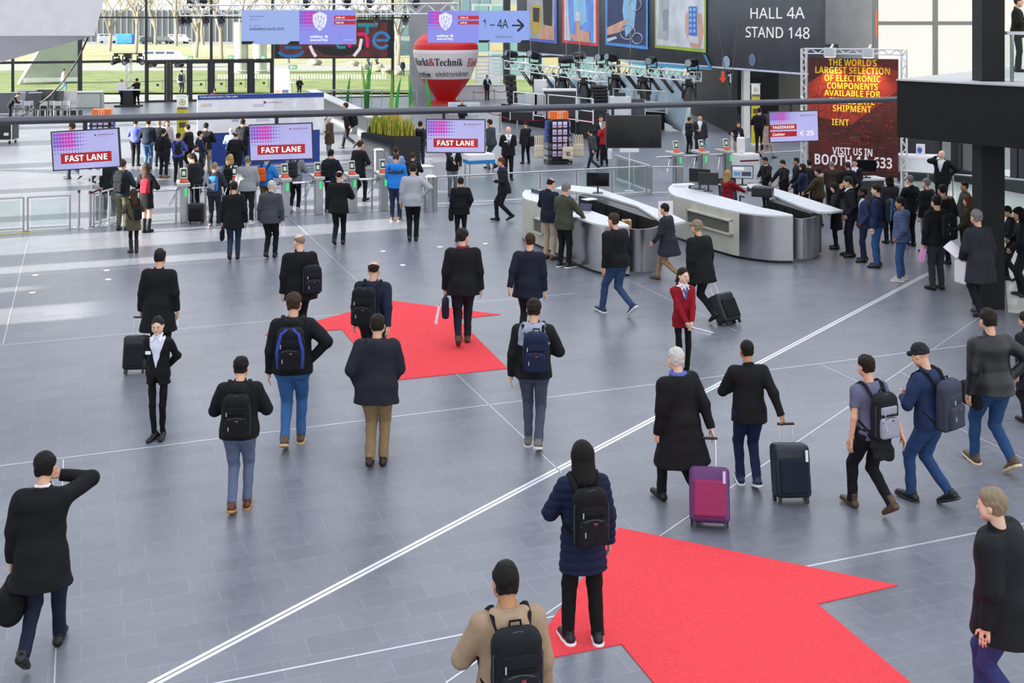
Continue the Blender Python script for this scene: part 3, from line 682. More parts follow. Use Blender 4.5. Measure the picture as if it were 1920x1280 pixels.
def sheet(J, k, label, size=(.21, .297), col='f0f0f6', name='paper_sheet', cat='paper', tilt=None, group=None, off=(0, 0, 0), thick=.004, fold=.03):
    """a leaflet or tablet gripped between thumb and fingers"""
    b = MB(); w, h = size; n = 6
    for i in range(n):
        a0, a1 = -w / 2 + w * i / n, -w / 2 + w * (i + 1) / n; z0, z1 = fold * math.sin(math.pi * i / n), fold * math.sin(math.pi * (i + 1) / n)
        b.add([(a0, 0, z0), (a1, 0, z1), (a1, h, z1), (a0, h, z0), (a0, 0, z0 - thick), (a1, 0, z1 - thick), (a1, h, z1 - thick), (a0, h, z0 - thick)], [(0, 1, 2, 3), (7, 6, 5, 4), (0, 4, 5, 1), (2, 6, 7, 3), (1, 5, 6, 2), (3, 7, 4, 0)])
    o = b.build(name, mat('sheet ' + col, col, rough=.65, noise=.04, nscale=30)); tag(o, label, cat, group)
    dirv = Vector(tilt).normalized() if tilt is not None else J[k + 'd']
    y = (J['M'].to_3x3() @ dirv).normalized() if tilt is not None else dirv
    x = J[k + 't'] - y * J[k + 't'].dot(y)
    if x.length < .05: x = J[k + 'n'] - y * J[k + 'n'].dot(y)
    x.normalize(); z = x.cross(y)
    c = J[k] - y * .03 + Vector(off)
    o.matrix_world = Matrix(((x.x, y.x, z.x, c.x), (x.y, y.y, z.y, c.y), (x.z, y.z, z.z, c.z), (0, 0, 0, 1))); return o
def phone(J, k, label, col='17181c', group=None):
    b = MB().box((0, .03, 0), (.075, .15, .009))
    o = b.build('smartphone', plastic(col), bevel=.003); tag(o, label, 'phone', group)
    MB().box((0, .03, .0052), (.066, .135, .001)).build('screen', glow('9fb4d8', .5), o)
    y = J[k + 'd']; x = J[k + 't'] - y * J[k + 't'].dot(y); x.normalize(); z = x.cross(y); c = J[k]
    if z.z < 0: x, z = -x, -z
    o.matrix_world = Matrix(((x.x, y.x, z.x, c.x), (x.y, y.y, z.y, c.y), (x.z, y.z, z.z, c.z), (0, 0, 0, 1))); return o
def handbag(J, k, label, col='131316', size=(.40, .14, .28), name='briefcase', drop=.06, soft=.05, group=None, cat='bag', rz=0, off=(0, 0, 0), mark=None, handles=2):
    """a bag hanging from a hand: body and handles"""
    w, dp, hh = size
    vox = max(.008, J['vox'])
    f = Field((-dp, -w, -hh - drop - .1), (dp, w, .05), vox); f.rbox((0, 0, -drop - hh / 2), (dp / 2, w / 2, hh / 2), soft); f.wrinkle(.004 if soft > .02 else .001, 3, 28)
    o = f.mesh(name, cloth(col)); tag(o, label, cat, group)
    for i in range(handles):
        x = (i - .5) * dp * .4 if handles > 1 else 0
        MB().tube([(x, -w * .2, -drop - .01), (x * .5, -w * .14, -drop * .2), (0, -.03, 0.0), (0, .03, 0.0), (x * .5, w * .14, -drop * .2), (x, w * .2, -drop - .01)], .009, 6).build('handle', leather('1a1412' if col[0] in '0123' else col), o, smooth=True)
    if mark: MB().box((dp / 2 + .004, 0, -drop - hh * .55), (.004, w * .32, w * .34)).build('print', paint(mark), o); MB().box((-dp / 2 - .004, 0, -drop - hh * .55), (.004, w * .32, w * .34)).build('print', paint(mark), o)
    return at_hand(o, J, k, rz, off)
def suitcase(label, px=None, py=None, face=0, to=None, col='1a2430', size=(.38, .24, .55), tilt=.45, wheels=True, accent=None, group=None, pos=None, ribs=True, tag_col=None):
    """a cabin trolley standing on its wheels; tilted towards the hand 'to' when pulled"""
    w, dp, hh = size
    f = Field((-w, -dp, 0), (w, dp, hh + .2), .009); f.rbox((0, 0, .06 + hh / 2), (w / 2, dp / 2, hh / 2), .055); f.wrinkle(.002, 2, 30)
    o = f.mesh('trolley_suitcase', mat('case ' + col, col, rough=.5, noise=.1, bump=.1)); tag(o, label, 'suitcase', group)
    f = Field((-w, -dp * 1.2, 0), (w, 0, hh + .2), .009); f.rbox((0, -dp / 2 - .012, .06 + hh * .42), (w * .40, .03, hh * .33), .028); f.mesh('front_pocket', cloth(accent or col), o)
    for x in (-1, 1):
        MB().tube([(x * (w / 2 - .04), dp / 2 - .02 - .03, .045), (x * (w / 2 - .04) + .025 * x, dp / 2 - .05, .045)], .045, 14).build('wheel', plastic('101010'), o, smooth=True)
        MB().box((x * (w / 2 - .05), -dp / 2 + .05, .035), (.032, .036, .07)).build('foot', plastic('141414'), o)
    if tag_col: MB().box((w * .36, -dp / 2 - .045, .06 + hh * .8), (.03, .006, .12)).build('logo_strip', paint(tag_col), o)
    a = R(-face); L = .46; tilt_a = 0.0; fwd = Vector((-math.sin(a), math.cos(a), 0))
    if to is not None:
        tilt_a = tilt; base = Vector((to.x, to.y, 0)) - fwd * (to.z * math.tan(tilt) + (dp / 2 - .04) / math.cos(tilt)); base.z = .0
        L = max(.08, to.z / math.cos(tilt) - hh - .06 + (dp / 2 - .04) * math.tan(tilt))
    else: base = Vector(pos) if pos is not None else G(px, py)
    hd = MB()
    for x in (-1, 1): hd.tube([(x * .075, dp / 2 - .04, hh), (x * .075, dp / 2 - .04, hh + .06 + L)], .009, 8)
    h_ = hd.build('telescopic_handle', alu(), o, smooth=True); MB().tube([(-.095, dp / 2 - .04, hh + .06 + L), (.095, dp / 2 - .04, hh + .06 + L)], .015, 8).build('grip', plastic('151515'), h_, smooth=True)
    o.location = base; o.rotation_mode = 'XYZ'
    o.rotation_euler = (Matrix.Rotation(a, 4, 'Z') @ Matrix.Rotation(-tilt_a, 4, 'X')).to_euler(); return o
# ================================================================ THE HALL
def on_line(p0, dirv, px):
    k = (px - 960.0) / FPX
    return p0 + dirv * ((k * p0.y - p0.x) / (dirv.x - k * dirv.y))
def rz_of(dirv): return math.atan2(dirv.y, dirv.x)

# ---- floor: dark slate slabs in running bond, laid along the hall's own axes
def floor_material():
    m = bpy.data.materials.new('slate slabs'); m.use_nodes = True; nt = m.node_tree; N, L = nt.nodes, nt.links
    b = N['Principled BSDF']
    tc = N.new('ShaderNodeTexCoord'); mp = N.new('ShaderNodeMapping'); mp.inputs['Rotation'].default_value = (0, 0, -math.atan2(U.y, U.x))
    L.new(tc.outputs['Object'], mp.inputs[0])
    def brick(c1, c2, mo, size):
        br = N.new('ShaderNodeTexBrick'); br.inputs['Scale'].default_value = 1.0; br.inputs['Brick Width'].default_value = .60; br.inputs['Row Height'].default_value = .29
        br.inputs['Mortar Size'].default_value = size; br.inputs['Mortar Smooth'].default_value = .15; br.offset = .42; br.offset_frequency = 2
        br.inputs['Color1'].default_value = c1; br.inputs['Color2'].default_value = c2; br.inputs['Mortar'].default_value = mo
        L.new(mp.outputs[0], br.inputs['Vector']); return br
    br = brick((.165, .172, .200, 1), (.192, .199, .228, 1), (.26, .27, .305, 1), .0032)
    n = N.new('ShaderNodeTexNoise'); n.inputs['Scale'].default_value = .35; n.inputs['Detail'].default_value = 5; L.new(mp.outputs[0], n.inputs['Vector'])
    n2 = N.new('ShaderNodeTexNoise'); n2.inputs['Scale'].default_value = 9; n2.inputs['Detail'].default_value = 6; L.new(mp.outputs[0], n2.inputs['Vector'])
    mx = N.new('ShaderNodeMix'); mx.data_type = 'RGBA'; mx.blend_type = 'OVERLAY'; mx.inputs['Factor'].default_value = .30
    L.new(br.outputs['Color'], mx.inputs['A']); L.new(n.outputs['Fac'], mx.inputs['B'])
    mx2 = N.new('ShaderNodeMix'); mx2.data_type = 'RGBA'; mx2.blend_type = 'OVERLAY'; mx2.inputs['Factor'].default_value = .18
    L.new(mx.outputs['Result'], mx2.inputs['A']); L.new(n2.outputs['Fac'], mx2.inputs['B'])
    L.new(mx2.outputs['Result'], b.inputs['Base Color'])
    mr = N.new('ShaderNodeMapRange'); mr.inputs['To Min'].default_value = .26; mr.inputs['To Max'].default_value = .42
    L.new(n2.outputs['Fac'], mr.inputs['Value']); L.new(mr.outputs[0], b.inputs['Roughness']); b.inputs['Specular IOR Level'].default_value = .5
    bp = N.new('ShaderNodeBump'); bp.inputs['Strength'].default_value = .12; bp.inputs['Distance'].default_value = .01
    L.new(br.outputs['Fac'], bp.inputs['Height']); bp.invert = True; L.new(bp.outputs[0], b.inputs['Normal'])
    return m
FAC0 = G(275, 192)                                       # the glass front at the far end
fl_a, fl_b = FAC0 - U * 40, FAC0 + U * 75
poly = [fl_a, fl_b, fl_b - V * 100, fl_a - V * 100]
MB().prism([(p.x, p.y) for p in poly], -.2, 0).build('floor', floor_material(), kind='structure')

# ---- inlaid metal strips
tri = [0]
def trim(a, b, w, colr='c9ccd2'):
    tri[0] += 1
    MB().bar(Vector((a.x, a.y, .0015)), Vector((b.x, b.y, .0015)), w, .003).build('trim_%d' % tri[0], mat('inlay ' + colr, colr, rough=.3, metal=.3), kind='structure')
def uv(u, v): return U * u + V * v
for v_, (u0, u1), w in ((9.43, (-6, 14), .022), (14.95, (-14, 16), .022), (20.5, (-16, 9), .020), (26.0, (-20, 4), .02)):
    trim(uv(u0, v_), uv(u1, v_), w)
for u_, v0, v1 in ((5.28, 12.4, 32), (10.5, 17.0, 32), (-.2, 9.5, 14.9), (-1.2, 20.6, 30), (10.7, 9.5, 14.9)):
    trim(uv(u_, v0), uv(u_, v1), .014)
sa, sb = G(290, 1280), G(1736, 515); sd_ = (sb - sa).normalized(); sp_ = Vector((-sd_.y, sd_.x, 0))
for o_ in (-.028, .028): trim(sa - sd_ * 3 + sp_ * o_, sb + sd_ * .2 + sp_ * o_, .036, 'eceef0')
ta, tb = G(836, 1279.8), G(1704, 685); trim(ta, tb, .018); trim(tb, tb + (tb - ta).normalized() * 5, .014)
trim(G(1687, 697), G(1722, 716), .014)
for x, y in ((66, 516), (61, 549), (200, 507), (203, 524), (718, 471), (755, 497), (825, 463), (910, 457)):
    p = G(x, y); o = empty('floor_light', p, 0, {66: 'small round floor light flush in the slabs, at the back of the left pair', 61: 'small round floor light flush in the slabs, at the front of the left pair', 200: 'round white floor light in a rectangular slab outline behind the man with the trolley', 203: 'round white floor light in the slabs, nearer one behind the man with the trolley', 718: 'round white floor light in the slabs, far left of the group before the red arrow', 755: 'round white floor light in the slabs just beyond the red arrow', 825: 'round white floor light by the man in the black coat', 910: 'round white floor light nearest the left steel counter'}[x], 'light', 'round lights set in the floor')
    MB().cyl(p + Vector((0, 0, -.002)), .075, .006, 20).build('bezel', steel(), o); MB().cyl(p + Vector((0, 0, .003)), .06, .004, 20).build('lens', glow('ffffff', 1.0), o)

# ---- red carpets in the shape of arrows
def carpet(pts, label):
    m = mat('red carpet', 'ee4a50', rough=.9, spec=.2, noise=.10, nscale=40, bump=.5, bscale=220)
    MB().prism([(p.x, p.y) for p in pts], .001, .009).build('arrow_carpet', m, label=label, cat='carpet')
pa = [G(1160, 990), G(976, 1245), G(1165, 1208)]; q0, q1 = G(1225, 1280), G(1707, 1280); r1, r2 = G(1533, 1133), G(1683, 1098)
pa += [pa[2] + (q0 - pa[2]).normalized() * 4, r1 + (q1 - r1).normalized() * 4, r1, r2]
carpet(pa, 'large red arrow carpet with the woman in the navy puffer coat standing on it')
carpet([G(x, y) for x, y in ((735, 564), (497, 628), (641, 618), (722, 715), (952, 691), (858, 598), (938, 590))], 'smaller red arrow carpet farther off, crossed by a man in a black jacket')

# ---- glass front at the far end
fr = Frame(FAC0, U); dark = mat('dark frame', '2b2d31', rough=.45, noise=.05); FT = 11.0
def fa(px): return (on_line(FAC0, U, px) - FAC0).dot(U)
stops = [-30, 24, 150, 274, 396, 511, 626, 736, 840, 950, 1012, 1085, 1160, 1240, 1330]
def bay(i, x0, x1):
    a0, a1 = fa(x0), fa(x1); root = empty('window_%d' % (i + 1), fr(a0, 0)); tag(root, kind='structure')
    w = .28 if x1 in (150,) else .5 if x1 in (950,) else .17
    MB().rect(fr, a1 - w / 2, 0, a1 + w / 2, FT, .22, -.11).build('mullion', dark, root)
    b = MB(); b.rect(fr, a0, 2.62, a1, 2.78, .16, -.08) if not 511 <= x0 < 840 else None
    b.rect(fr, a0, 5.50, a1, 5.60, .14, -.07); b.rect(fr, a0, 8.4, a1, 8.5, .14, -.07); b.rect(fr, a0, 0, a1, .06, .14, -.07); b.build('transom', dark, root)
    z0 = 2.7 if 274 <= x0 < 511 else 0.05
    MB().rect(fr, a0 + .05, z0, a1 - .05, FT, .012, -.006).build('pane', glassm('f2f8f4', 'facade glass', .10), root)
for i in range(len(stops) - 1): bay(i, stops[i], stops[i + 1])
leaf = [(275, 312), (320, 354), (357, 393), (399, 431), (435, 467), (474, 510)]
for i, (x0, x1) in enumerate(leaf):
    a0, a1 = fa(x0), fa(x1); root = empty('door_%d' % (i + 1), fr(a0, 0)); tag(root, kind='structure'); b = MB(); w = .13
    b.rect(fr, a0, 0, a0 + w, 2.62, .1, -.05); b.rect(fr, a1 - w, 0, a1, 2.62, .1, -.05); b.rect(fr, a0, 2.5, a1, 2.62, .1, -.05); b.rect(fr, a0, 0, a1, .13, .1, -.05); b.build('door_frame', dark, root)
    MB().rect(fr, a0 + w, .13, a1 - w, 2.5, .012, -.006).build('pane', glassm('f2f8f4', 'facade glass'), root)
    MB().tube([fr(a1 - w - .12, .8, .06), fr(a1 - w - .12, 1.5, .06)], .02, 8).build('door_handle', steel(), root)
    MB().rect(fr, a1 - w - .5, 1.05, a1 - w - .34, 1.2, .01, .01).build('notice', plastic('3a3c40'), root)
for i, x in enumerate((316, 355.5, 396, 433, 470.5)): MB().rect(fr, fa(x) - .12, 0, fa(x) + .12, 2.7, .2, -.1).build('trim_door_post_%d' % (i + 1), dark, kind='structure')
for x0, x1, y0, y1, lab in ((353, 362, 105, 112, 'small green exit sign above the left glass doors'), (428, 438, 104, 111, 'small green exit sign before the pale pillars'), (489, 498, 104, 111, 'small green exit sign right of the pale pillars'), (541, 557, 122, 130, 'green exit sign below the red video wall')):
    p = on_line(FAC0, U, x0); d = p.y - .3; f2 = Frame(Q(x0, y1, d), U); w = (x1 - x0) * d / FPX; h = (y1 - y0) * d / FPX
    o = MB().rect(f2, 0, 0, w, h, .05).build('exit_sign', glow('7fc79c', .9), label=lab, cat='sign')
    MB().slabpoly([(w * .55, h * .2), (w * .85, h * .5), (w * .55, h * .8)], f2, .004, .052).build('arrow', glow('ffffff', 1), o); MB().rect(f2, w * .15, h * .2, w * .45, h * .8, .004, .052).build('pictogram', glow('ffffff', 1), o)

# ---- beyond the glass: paving, lawn, road, car park
def strip(name, d0, d1, m, z, x0=-90, x1=60):
    MB().prism([(x0 * d0 / 80, d0), (x1 * d0 / 80, d0), (x1 * d1 / 80, d1), (x0 * d1 / 80, d1)], z - .1, z).build(name, m, kind='structure')
strip('ground_paving', 60, 400, mat('pale paving', '8e8d8a', rough=.8, noise=.06, nscale=1), -.25)
strip('ground_lawn', 87, 124, mat('lawn', '66713c', rough=.95, noise=.35, nscale=.5), -.02)
strip('ground_road', 124, 142, mat('pale road', '8d8c88', rough=.8), -.03)
strip('ground_meadow', 142, 262, mat('meadow', '8d8b66', rough=.95, noise=.25, nscale=.2), -.02)
strip('ground_car_park', 262, 400, mat('car park', '808284', rough=.8), -.03)
dz = 262.0
o = empty('building', (-60, 300, 0), 0, 'long pale hall with vertical ribs beyond the car park', 'building')
b = MB().box((-45, 302, 4), (150, 2, 9)); b.build('wall', paint('86888c'), o)
b = MB()
for i in range(95): b.box((-118 + i * 1.55, 300.8, 4), (.35, .4, 8.6))
rb = b.build('ribs', paint('6f7276'), o)
o = empty('building', Q(780, 110, 180), 0, 'glazed office block behind the trees right of the video wall', 'building')
f2 = Frame(Q(742, 112, 180), (1, .12, 0)); w = 38.0
MB().rect(f2, 0, -1, w, 20, -8).build('wall', paint('848d91'), o)
for j in range(4):
    for i in range(9):
        MB().rect(f2, .8 + i * 1.6, .6 + j * 3.2, 2.0 + i * 1.6, 3.0 + j * 3.2, .05, .02).build('window', mat('office glass', '5f7884', rough=.2), o)
o = empty('building', Q(1100, 110, 105), 0, 'pale glazed wing outside behind the stage', 'building'); f2 = Frame(Q(885, 172, 105), (1, -.05, 0)); f2.o.z = -.1
MB().rect(f2, 0, 0, 24, 7, .3, -.3).build('wall', paint('7d8587'), o); b = MB(); b2_ = MB()
for i in range(15):
    for j in range(3): MB().rect(f2, .2 + i * 1.6, .5 + j * 2.2, 1.5 + i * 1.6, 2.4 + j * 2.2, .03, .01).build('window', mat('teal glass', '5b7a7c', rough=.15) if (i * 7 + j) % 4 else paint('8f8766'), o)
# slanted pale concrete wing outside, left
pts = [G(36, 158), G(147, 155)]; f2 = Frame(pts[0], pts[1] - pts[0]); L_ = (pts[1] - pts[0]).length
o = empty('building', pts[0], 0, 'slanted pale green concrete wing standing outside the glass on the left', 'building')
MB().slabpoly([(0, 0), (L_, 0), (L_, 4.6), (L_ * .55, 4.6)], f2, -1.2).build('wall', mat('pale concrete', 'a3aa9c', rough=.8, noise=.12, nscale=.6), o)
b = MB()
for i in range(34): b.rect(f2, .3 + i * L_ / 35, .15, .42 + i * L_ / 35, .5, .1, .35)
b.build('bollard_row', paint('eeeeea'), o)
o = empty('pillar', G(452, 137), 0, 'left one of two pale round pillars standing outside on the lawn', 'pillar', 'round pillars on the lawn')
for i, (x, lab) in enumerate(((452, 'x'), (487, 'right one of two pale round pillars standing outside on the lawn'))):
    p = G(x, 137)
    if i: o = empty('pillar', p, 0, lab, 'pillar', 'round pillars on the lawn')
    MB().lathe([(.001, 0), (.78, 0), (.74, .25), (.72, .3), (.72, 5.2), (.001, 5.2)], p, 28).build('shaft', mat('pale steel', 'a3a699', rough=.35, metal=.3), o, smooth=True)
    MB().lathe([(.001, .3), (.9, .3), (.9, .22), (.001, .22)], p, 28).build('foot_ring', paint('e8e8e4'), o, smooth=True)
# vehicles
def van(px, py, label, col, L=4.9, H=2.0, heading=0, name='van', cat='van'):
    p = G(px, py); p.z = -.02; o = empty(name, p, heading, label, cat)
    W = 1.9; prof = [(-L / 2, .45), (-L / 2, H * .62), (-L / 2 + .25, H), (L * .22, H), (L * .36, H * .62), (L / 2, H * .50), (L / 2, .45)]
    b = MB(); n = len(prof); vs = [Vector((x, s * W / 2 * (.86 if z > H * .7 else 1), z)) for s in (-1, 1) for x, z in prof]
    b.add([p + Matrix.Rotation(heading, 3, 'Z') @ q for q in vs], [tuple(range(n)), tuple(reversed(range(n, 2 * n)))] + [(i, i + n, (i + 1) % n + n, (i + 1) % n) for i in range(n)])
    b.build('body', mat('car paint ' + col, col, rough=.3, coat=.5), o)
    def loc(v): return p + Matrix.Rotation(heading, 3, 'Z') @ Vector(v)
    for x0, x1 in ((-L * .42, -L * .2), (-L * .17, L * .04), (L * .07, L * .25)): MB().add([loc((x0, -W / 2 * .97 - .02, H * .64)), loc((x1, -W / 2 * .97 - .02, H * .64)), loc((x1 - .05, -W / 2 * .87 - .02, H * .92)), loc((x0, -W / 2 * .87 - .02, H * .92))], [(0, 1, 2, 3)]).build('side_window', mat('car glass', '3b4650', rough=.1), o)
    for x in (-L * .3, L * .31):
        for s in (-1, 1):
            MB().tube([loc((x, s * W * .36, .33)), loc((x, s * W * .51, .33))], .33, 16).build('wheel', plastic('1c1c1e'), o, smooth=True)
    MB().add([loc((L / 2 + .01, -.8, .55)), loc((L / 2 + .01, .8, .55)), loc((L / 2 + .01, .8, .8)), loc((L / 2 + .01, -.8, .8))], [(0, 1, 2, 3)]).build('grille', plastic('202226'), o)
    return o
van(310, 126, 'white van parked on the road just behind the glass doors', 'e6e6e4', 5.2, 2.0)
van(202, 81, 'white van at the left end of the far car park', 'e2e3e2', 4.6, 2.3, .4)
van(279, 82.5, 'small dark car in the far car park, beside the blue cover', '3a4148', 4.0, 1.7, .2, 'car', 'car')
van(306, 82, 'dark car in the far car park, left of the white minibus', '41474e', 4.4, 1.75, -.2, 'car', 'car')
van(336, 81.5, 'white minibus at the right end of the far car park', 'e4e4e2', 5.2, 2.2, -.1)
van(262, 79.5, 'pale car half hidden behind the blue cover', 'cfd2d2', 3.6, 1.6, .3, 'car', 'car')
o = empty('tarpaulin', G(236, 82), 0, 'blue tarpaulin over a stack in the far car park', 'cover'); f = Field(tuple(G(236, 82) - Vector((3.5, 3, 0))), tuple(G(236, 82) + Vector((3.5, 3, 3))), .15)
f.rbox(tuple(G(236, 82) + Vector((0, 0, 1.15))), (2.1, 1.2, 1.2), .3); f.wrinkle(.08, 3, 2); f.mesh('sheet', cloth('3f7fd0'), o)
# bare trees
def tree(px, py, h, label, seed):
    rs = random.Random(seed); p = G(px, py); p.z = -.05; o = empty('bare_tree', p, 0, label, 'tree', 'bare trees outside'); t = MB(); tw = MB()
    def grow(a, d, L, r, lev):
        b_ = a + d * L; (t if lev < 3 else tw).tube([a, (a + b_) / 2 + Vector((rs.uniform(-1, 1), rs.uniform(-1, 1), 0)) * L * .04, b_], [r, r * .82, r * .62], 6 if lev < 2 else 4, caps=False)
        if lev >= 5: return
        for i in range((4, 3, 3, 4, 3)[lev]):
            nd = (d + Vector((rs.uniform(-1, 1), rs.uniform(-1, 1), rs.uniform(-.1, .6))) * (.75 if lev else .6)).normalized(); grow(a + d * L * rs.uniform(.55, 1.0), nd, L * rs.uniform(.55, .8), max(r * .55, .022), lev + 1)
    grow(p, Vector((rs.uniform(-.06, .06), 0, 1)).normalized(), h * .36, h * .022, 0)
    t.build('trunk', mat('pale bark', '8a8274', rough=.9, noise=.2), o, smooth=True); tw.build('twigs', mat('pale twigs', '958c78', rough=.9), o)
for i, (x, y, h, lab) in enumerate(((254, 102, 15, 'bare plane tree with a forked trunk behind the lighting mast'), (291, 84, 16, 'bare tree beside the parked cars behind the left doors'), (367, 108, 14, 'bare tree with a leaning trunk before the far fence'), (415, 112, 14, 'bare tree left of the pale pillars'), (381, 90, 17, 'bare tree farther back behind the white truss'), (205, 96, 16, 'bare tree at the left edge of the meadow'), (745, 122, 13, 'bare tree close behind the grey column'), (540, 118, 12, 'bare tree behind the video wall'), (330, 86, 18, 'bare tall tree above the white minibus'), (450, 92, 17, 'bare tree behind the pale pillars'), (830, 120, 13, 'bare tree seen beside the hanging sign with the arrow'), (610, 100, 16, 'bare tree above the video wall'), (690, 108, 15, 'bare tree above the right end of the video wall'))): tree(x, y, h, lab, i)
for i, (x, y, s_, lab) in enumerate(((590, 122, .9, 'flat pale boulder at the left end of the row on the lawn'), (661, 124, .7, 'pale boulder in the middle of the lawn edge'), (682, 130, .6, 'small pale boulder standing before the row'), (706, 134, 1.0, 'largest pale boulder on the lawn edge'), (726, 138, .6, 'low pale boulder right of the largest one'), (745, 140, .5, 'pale boulder by the column foot'))):
    p = G(x, y); f = Field(tuple(p - Vector((1.6, 1.6, .3))), tuple(p + Vector((1.6, 1.6, 1.3))), .09); f.ell(tuple(p + Vector((0, 0, .3 * s_))), (s_ * 1.0, s_ * .7, s_ * .55), 0); f.wrinkle(.12, i, 3)
    tag(f.mesh('boulder', mat('pale stone', '8f8979', rough=.9, noise=.15)), lab, 'stone', 'boulders along the lawn')
b = MB()
for i in range(60): b.box(G(410 + i * 5.3, 147) + Vector((0, 0, .15)), (.12, .12, .4))
tag(b.build('low_fence', paint('e6e6dc')), 'row of short white posts across the lawn', 'fence')
b = MB()
for i in range(40): b.box(G(360 + i * 2.2, 96 + i * .35) + Vector((0, 0, .6)), (.1, .1, 1.5))
tag(b.build('wire_fence', paint('a9b59a')), 'grey green mesh fence running back from the road', 'fence')

# ---- concrete columns
conc = mat('concrete', '9a9b9d', rough=.75, noise=.10, nscale=1.2, bump=.1, bscale=8)
def column(cx, w, base_d, label, top=12.0):
    r = w * base_d / FPX / 2; p = Vector(((cx - 960) * base_d / FPX, base_d, 0))
    MB().cyl(p, r, top, 40).build('column', conc, smooth=True, label=label, cat='column', kind='structure')
column(806, 76, 79, 'thick round concrete column behind the red balloon')
column(1596, 98, 60, 'thick round concrete column behind the red poster')

# ---- pale bulk with a sloping soffit, upper left
bd = 30.0
o = empty('balcony', Q(0, 67, bd), 0); tag(o, kind='structure')
A = [Q(-400, 68, bd), Q(177, 67, bd), Q(200, -20, bd), Q(235, -160, bd), Q(-400, -160, bd)]
back = [p + Vector((-3.4, 8, 0)) for p in A]
b = MB(); n = 5
b.add(A + back, [(0, 1, 2, 3, 4), (1, 6, 7, 2), (2, 7, 8, 3)]); b.build('wall_balcony_front', paint('dcdcde'), o)
S = [A[0], A[1], Q(-400, 240, bd + 9), Q(0, 117, bd + 6.5)]
MB().add([A[0], A[1], S[3], S[2]], [(0, 3, 2, 1), (0, 1, 2, 3)]).build('wall_soffit', paint('c9c9cc'), o)

# ---- tubular beam carrying the screens
B0, B1 = Q(160, 223, 20.6), Q(1488, 191, 27.8); bdir = (B1 - B0).normalized()
ba, bb = B0 - bdir * 6, B0 + bdir * ((B1 - B0).length + 3.6)
beam = MB().tube([ba, bb], .070, 20).build('beam', mat('satin beam', '585a60', rough=.4, metal=.5), smooth=True, label='long grey tubular beam spanning the hall and carrying the screens', cat='beam', kind='thing')
b = MB(); m_ = B0 + bdir * ((B1 - B0).length * .76); pv = Q(1369, 188, m_.y)
for x in (1310, 1400): b.tube([pv, Q(x, -160, m_.y)], .008, 5)
keep(b.build('cable', plastic('3a3a3d')), beam)
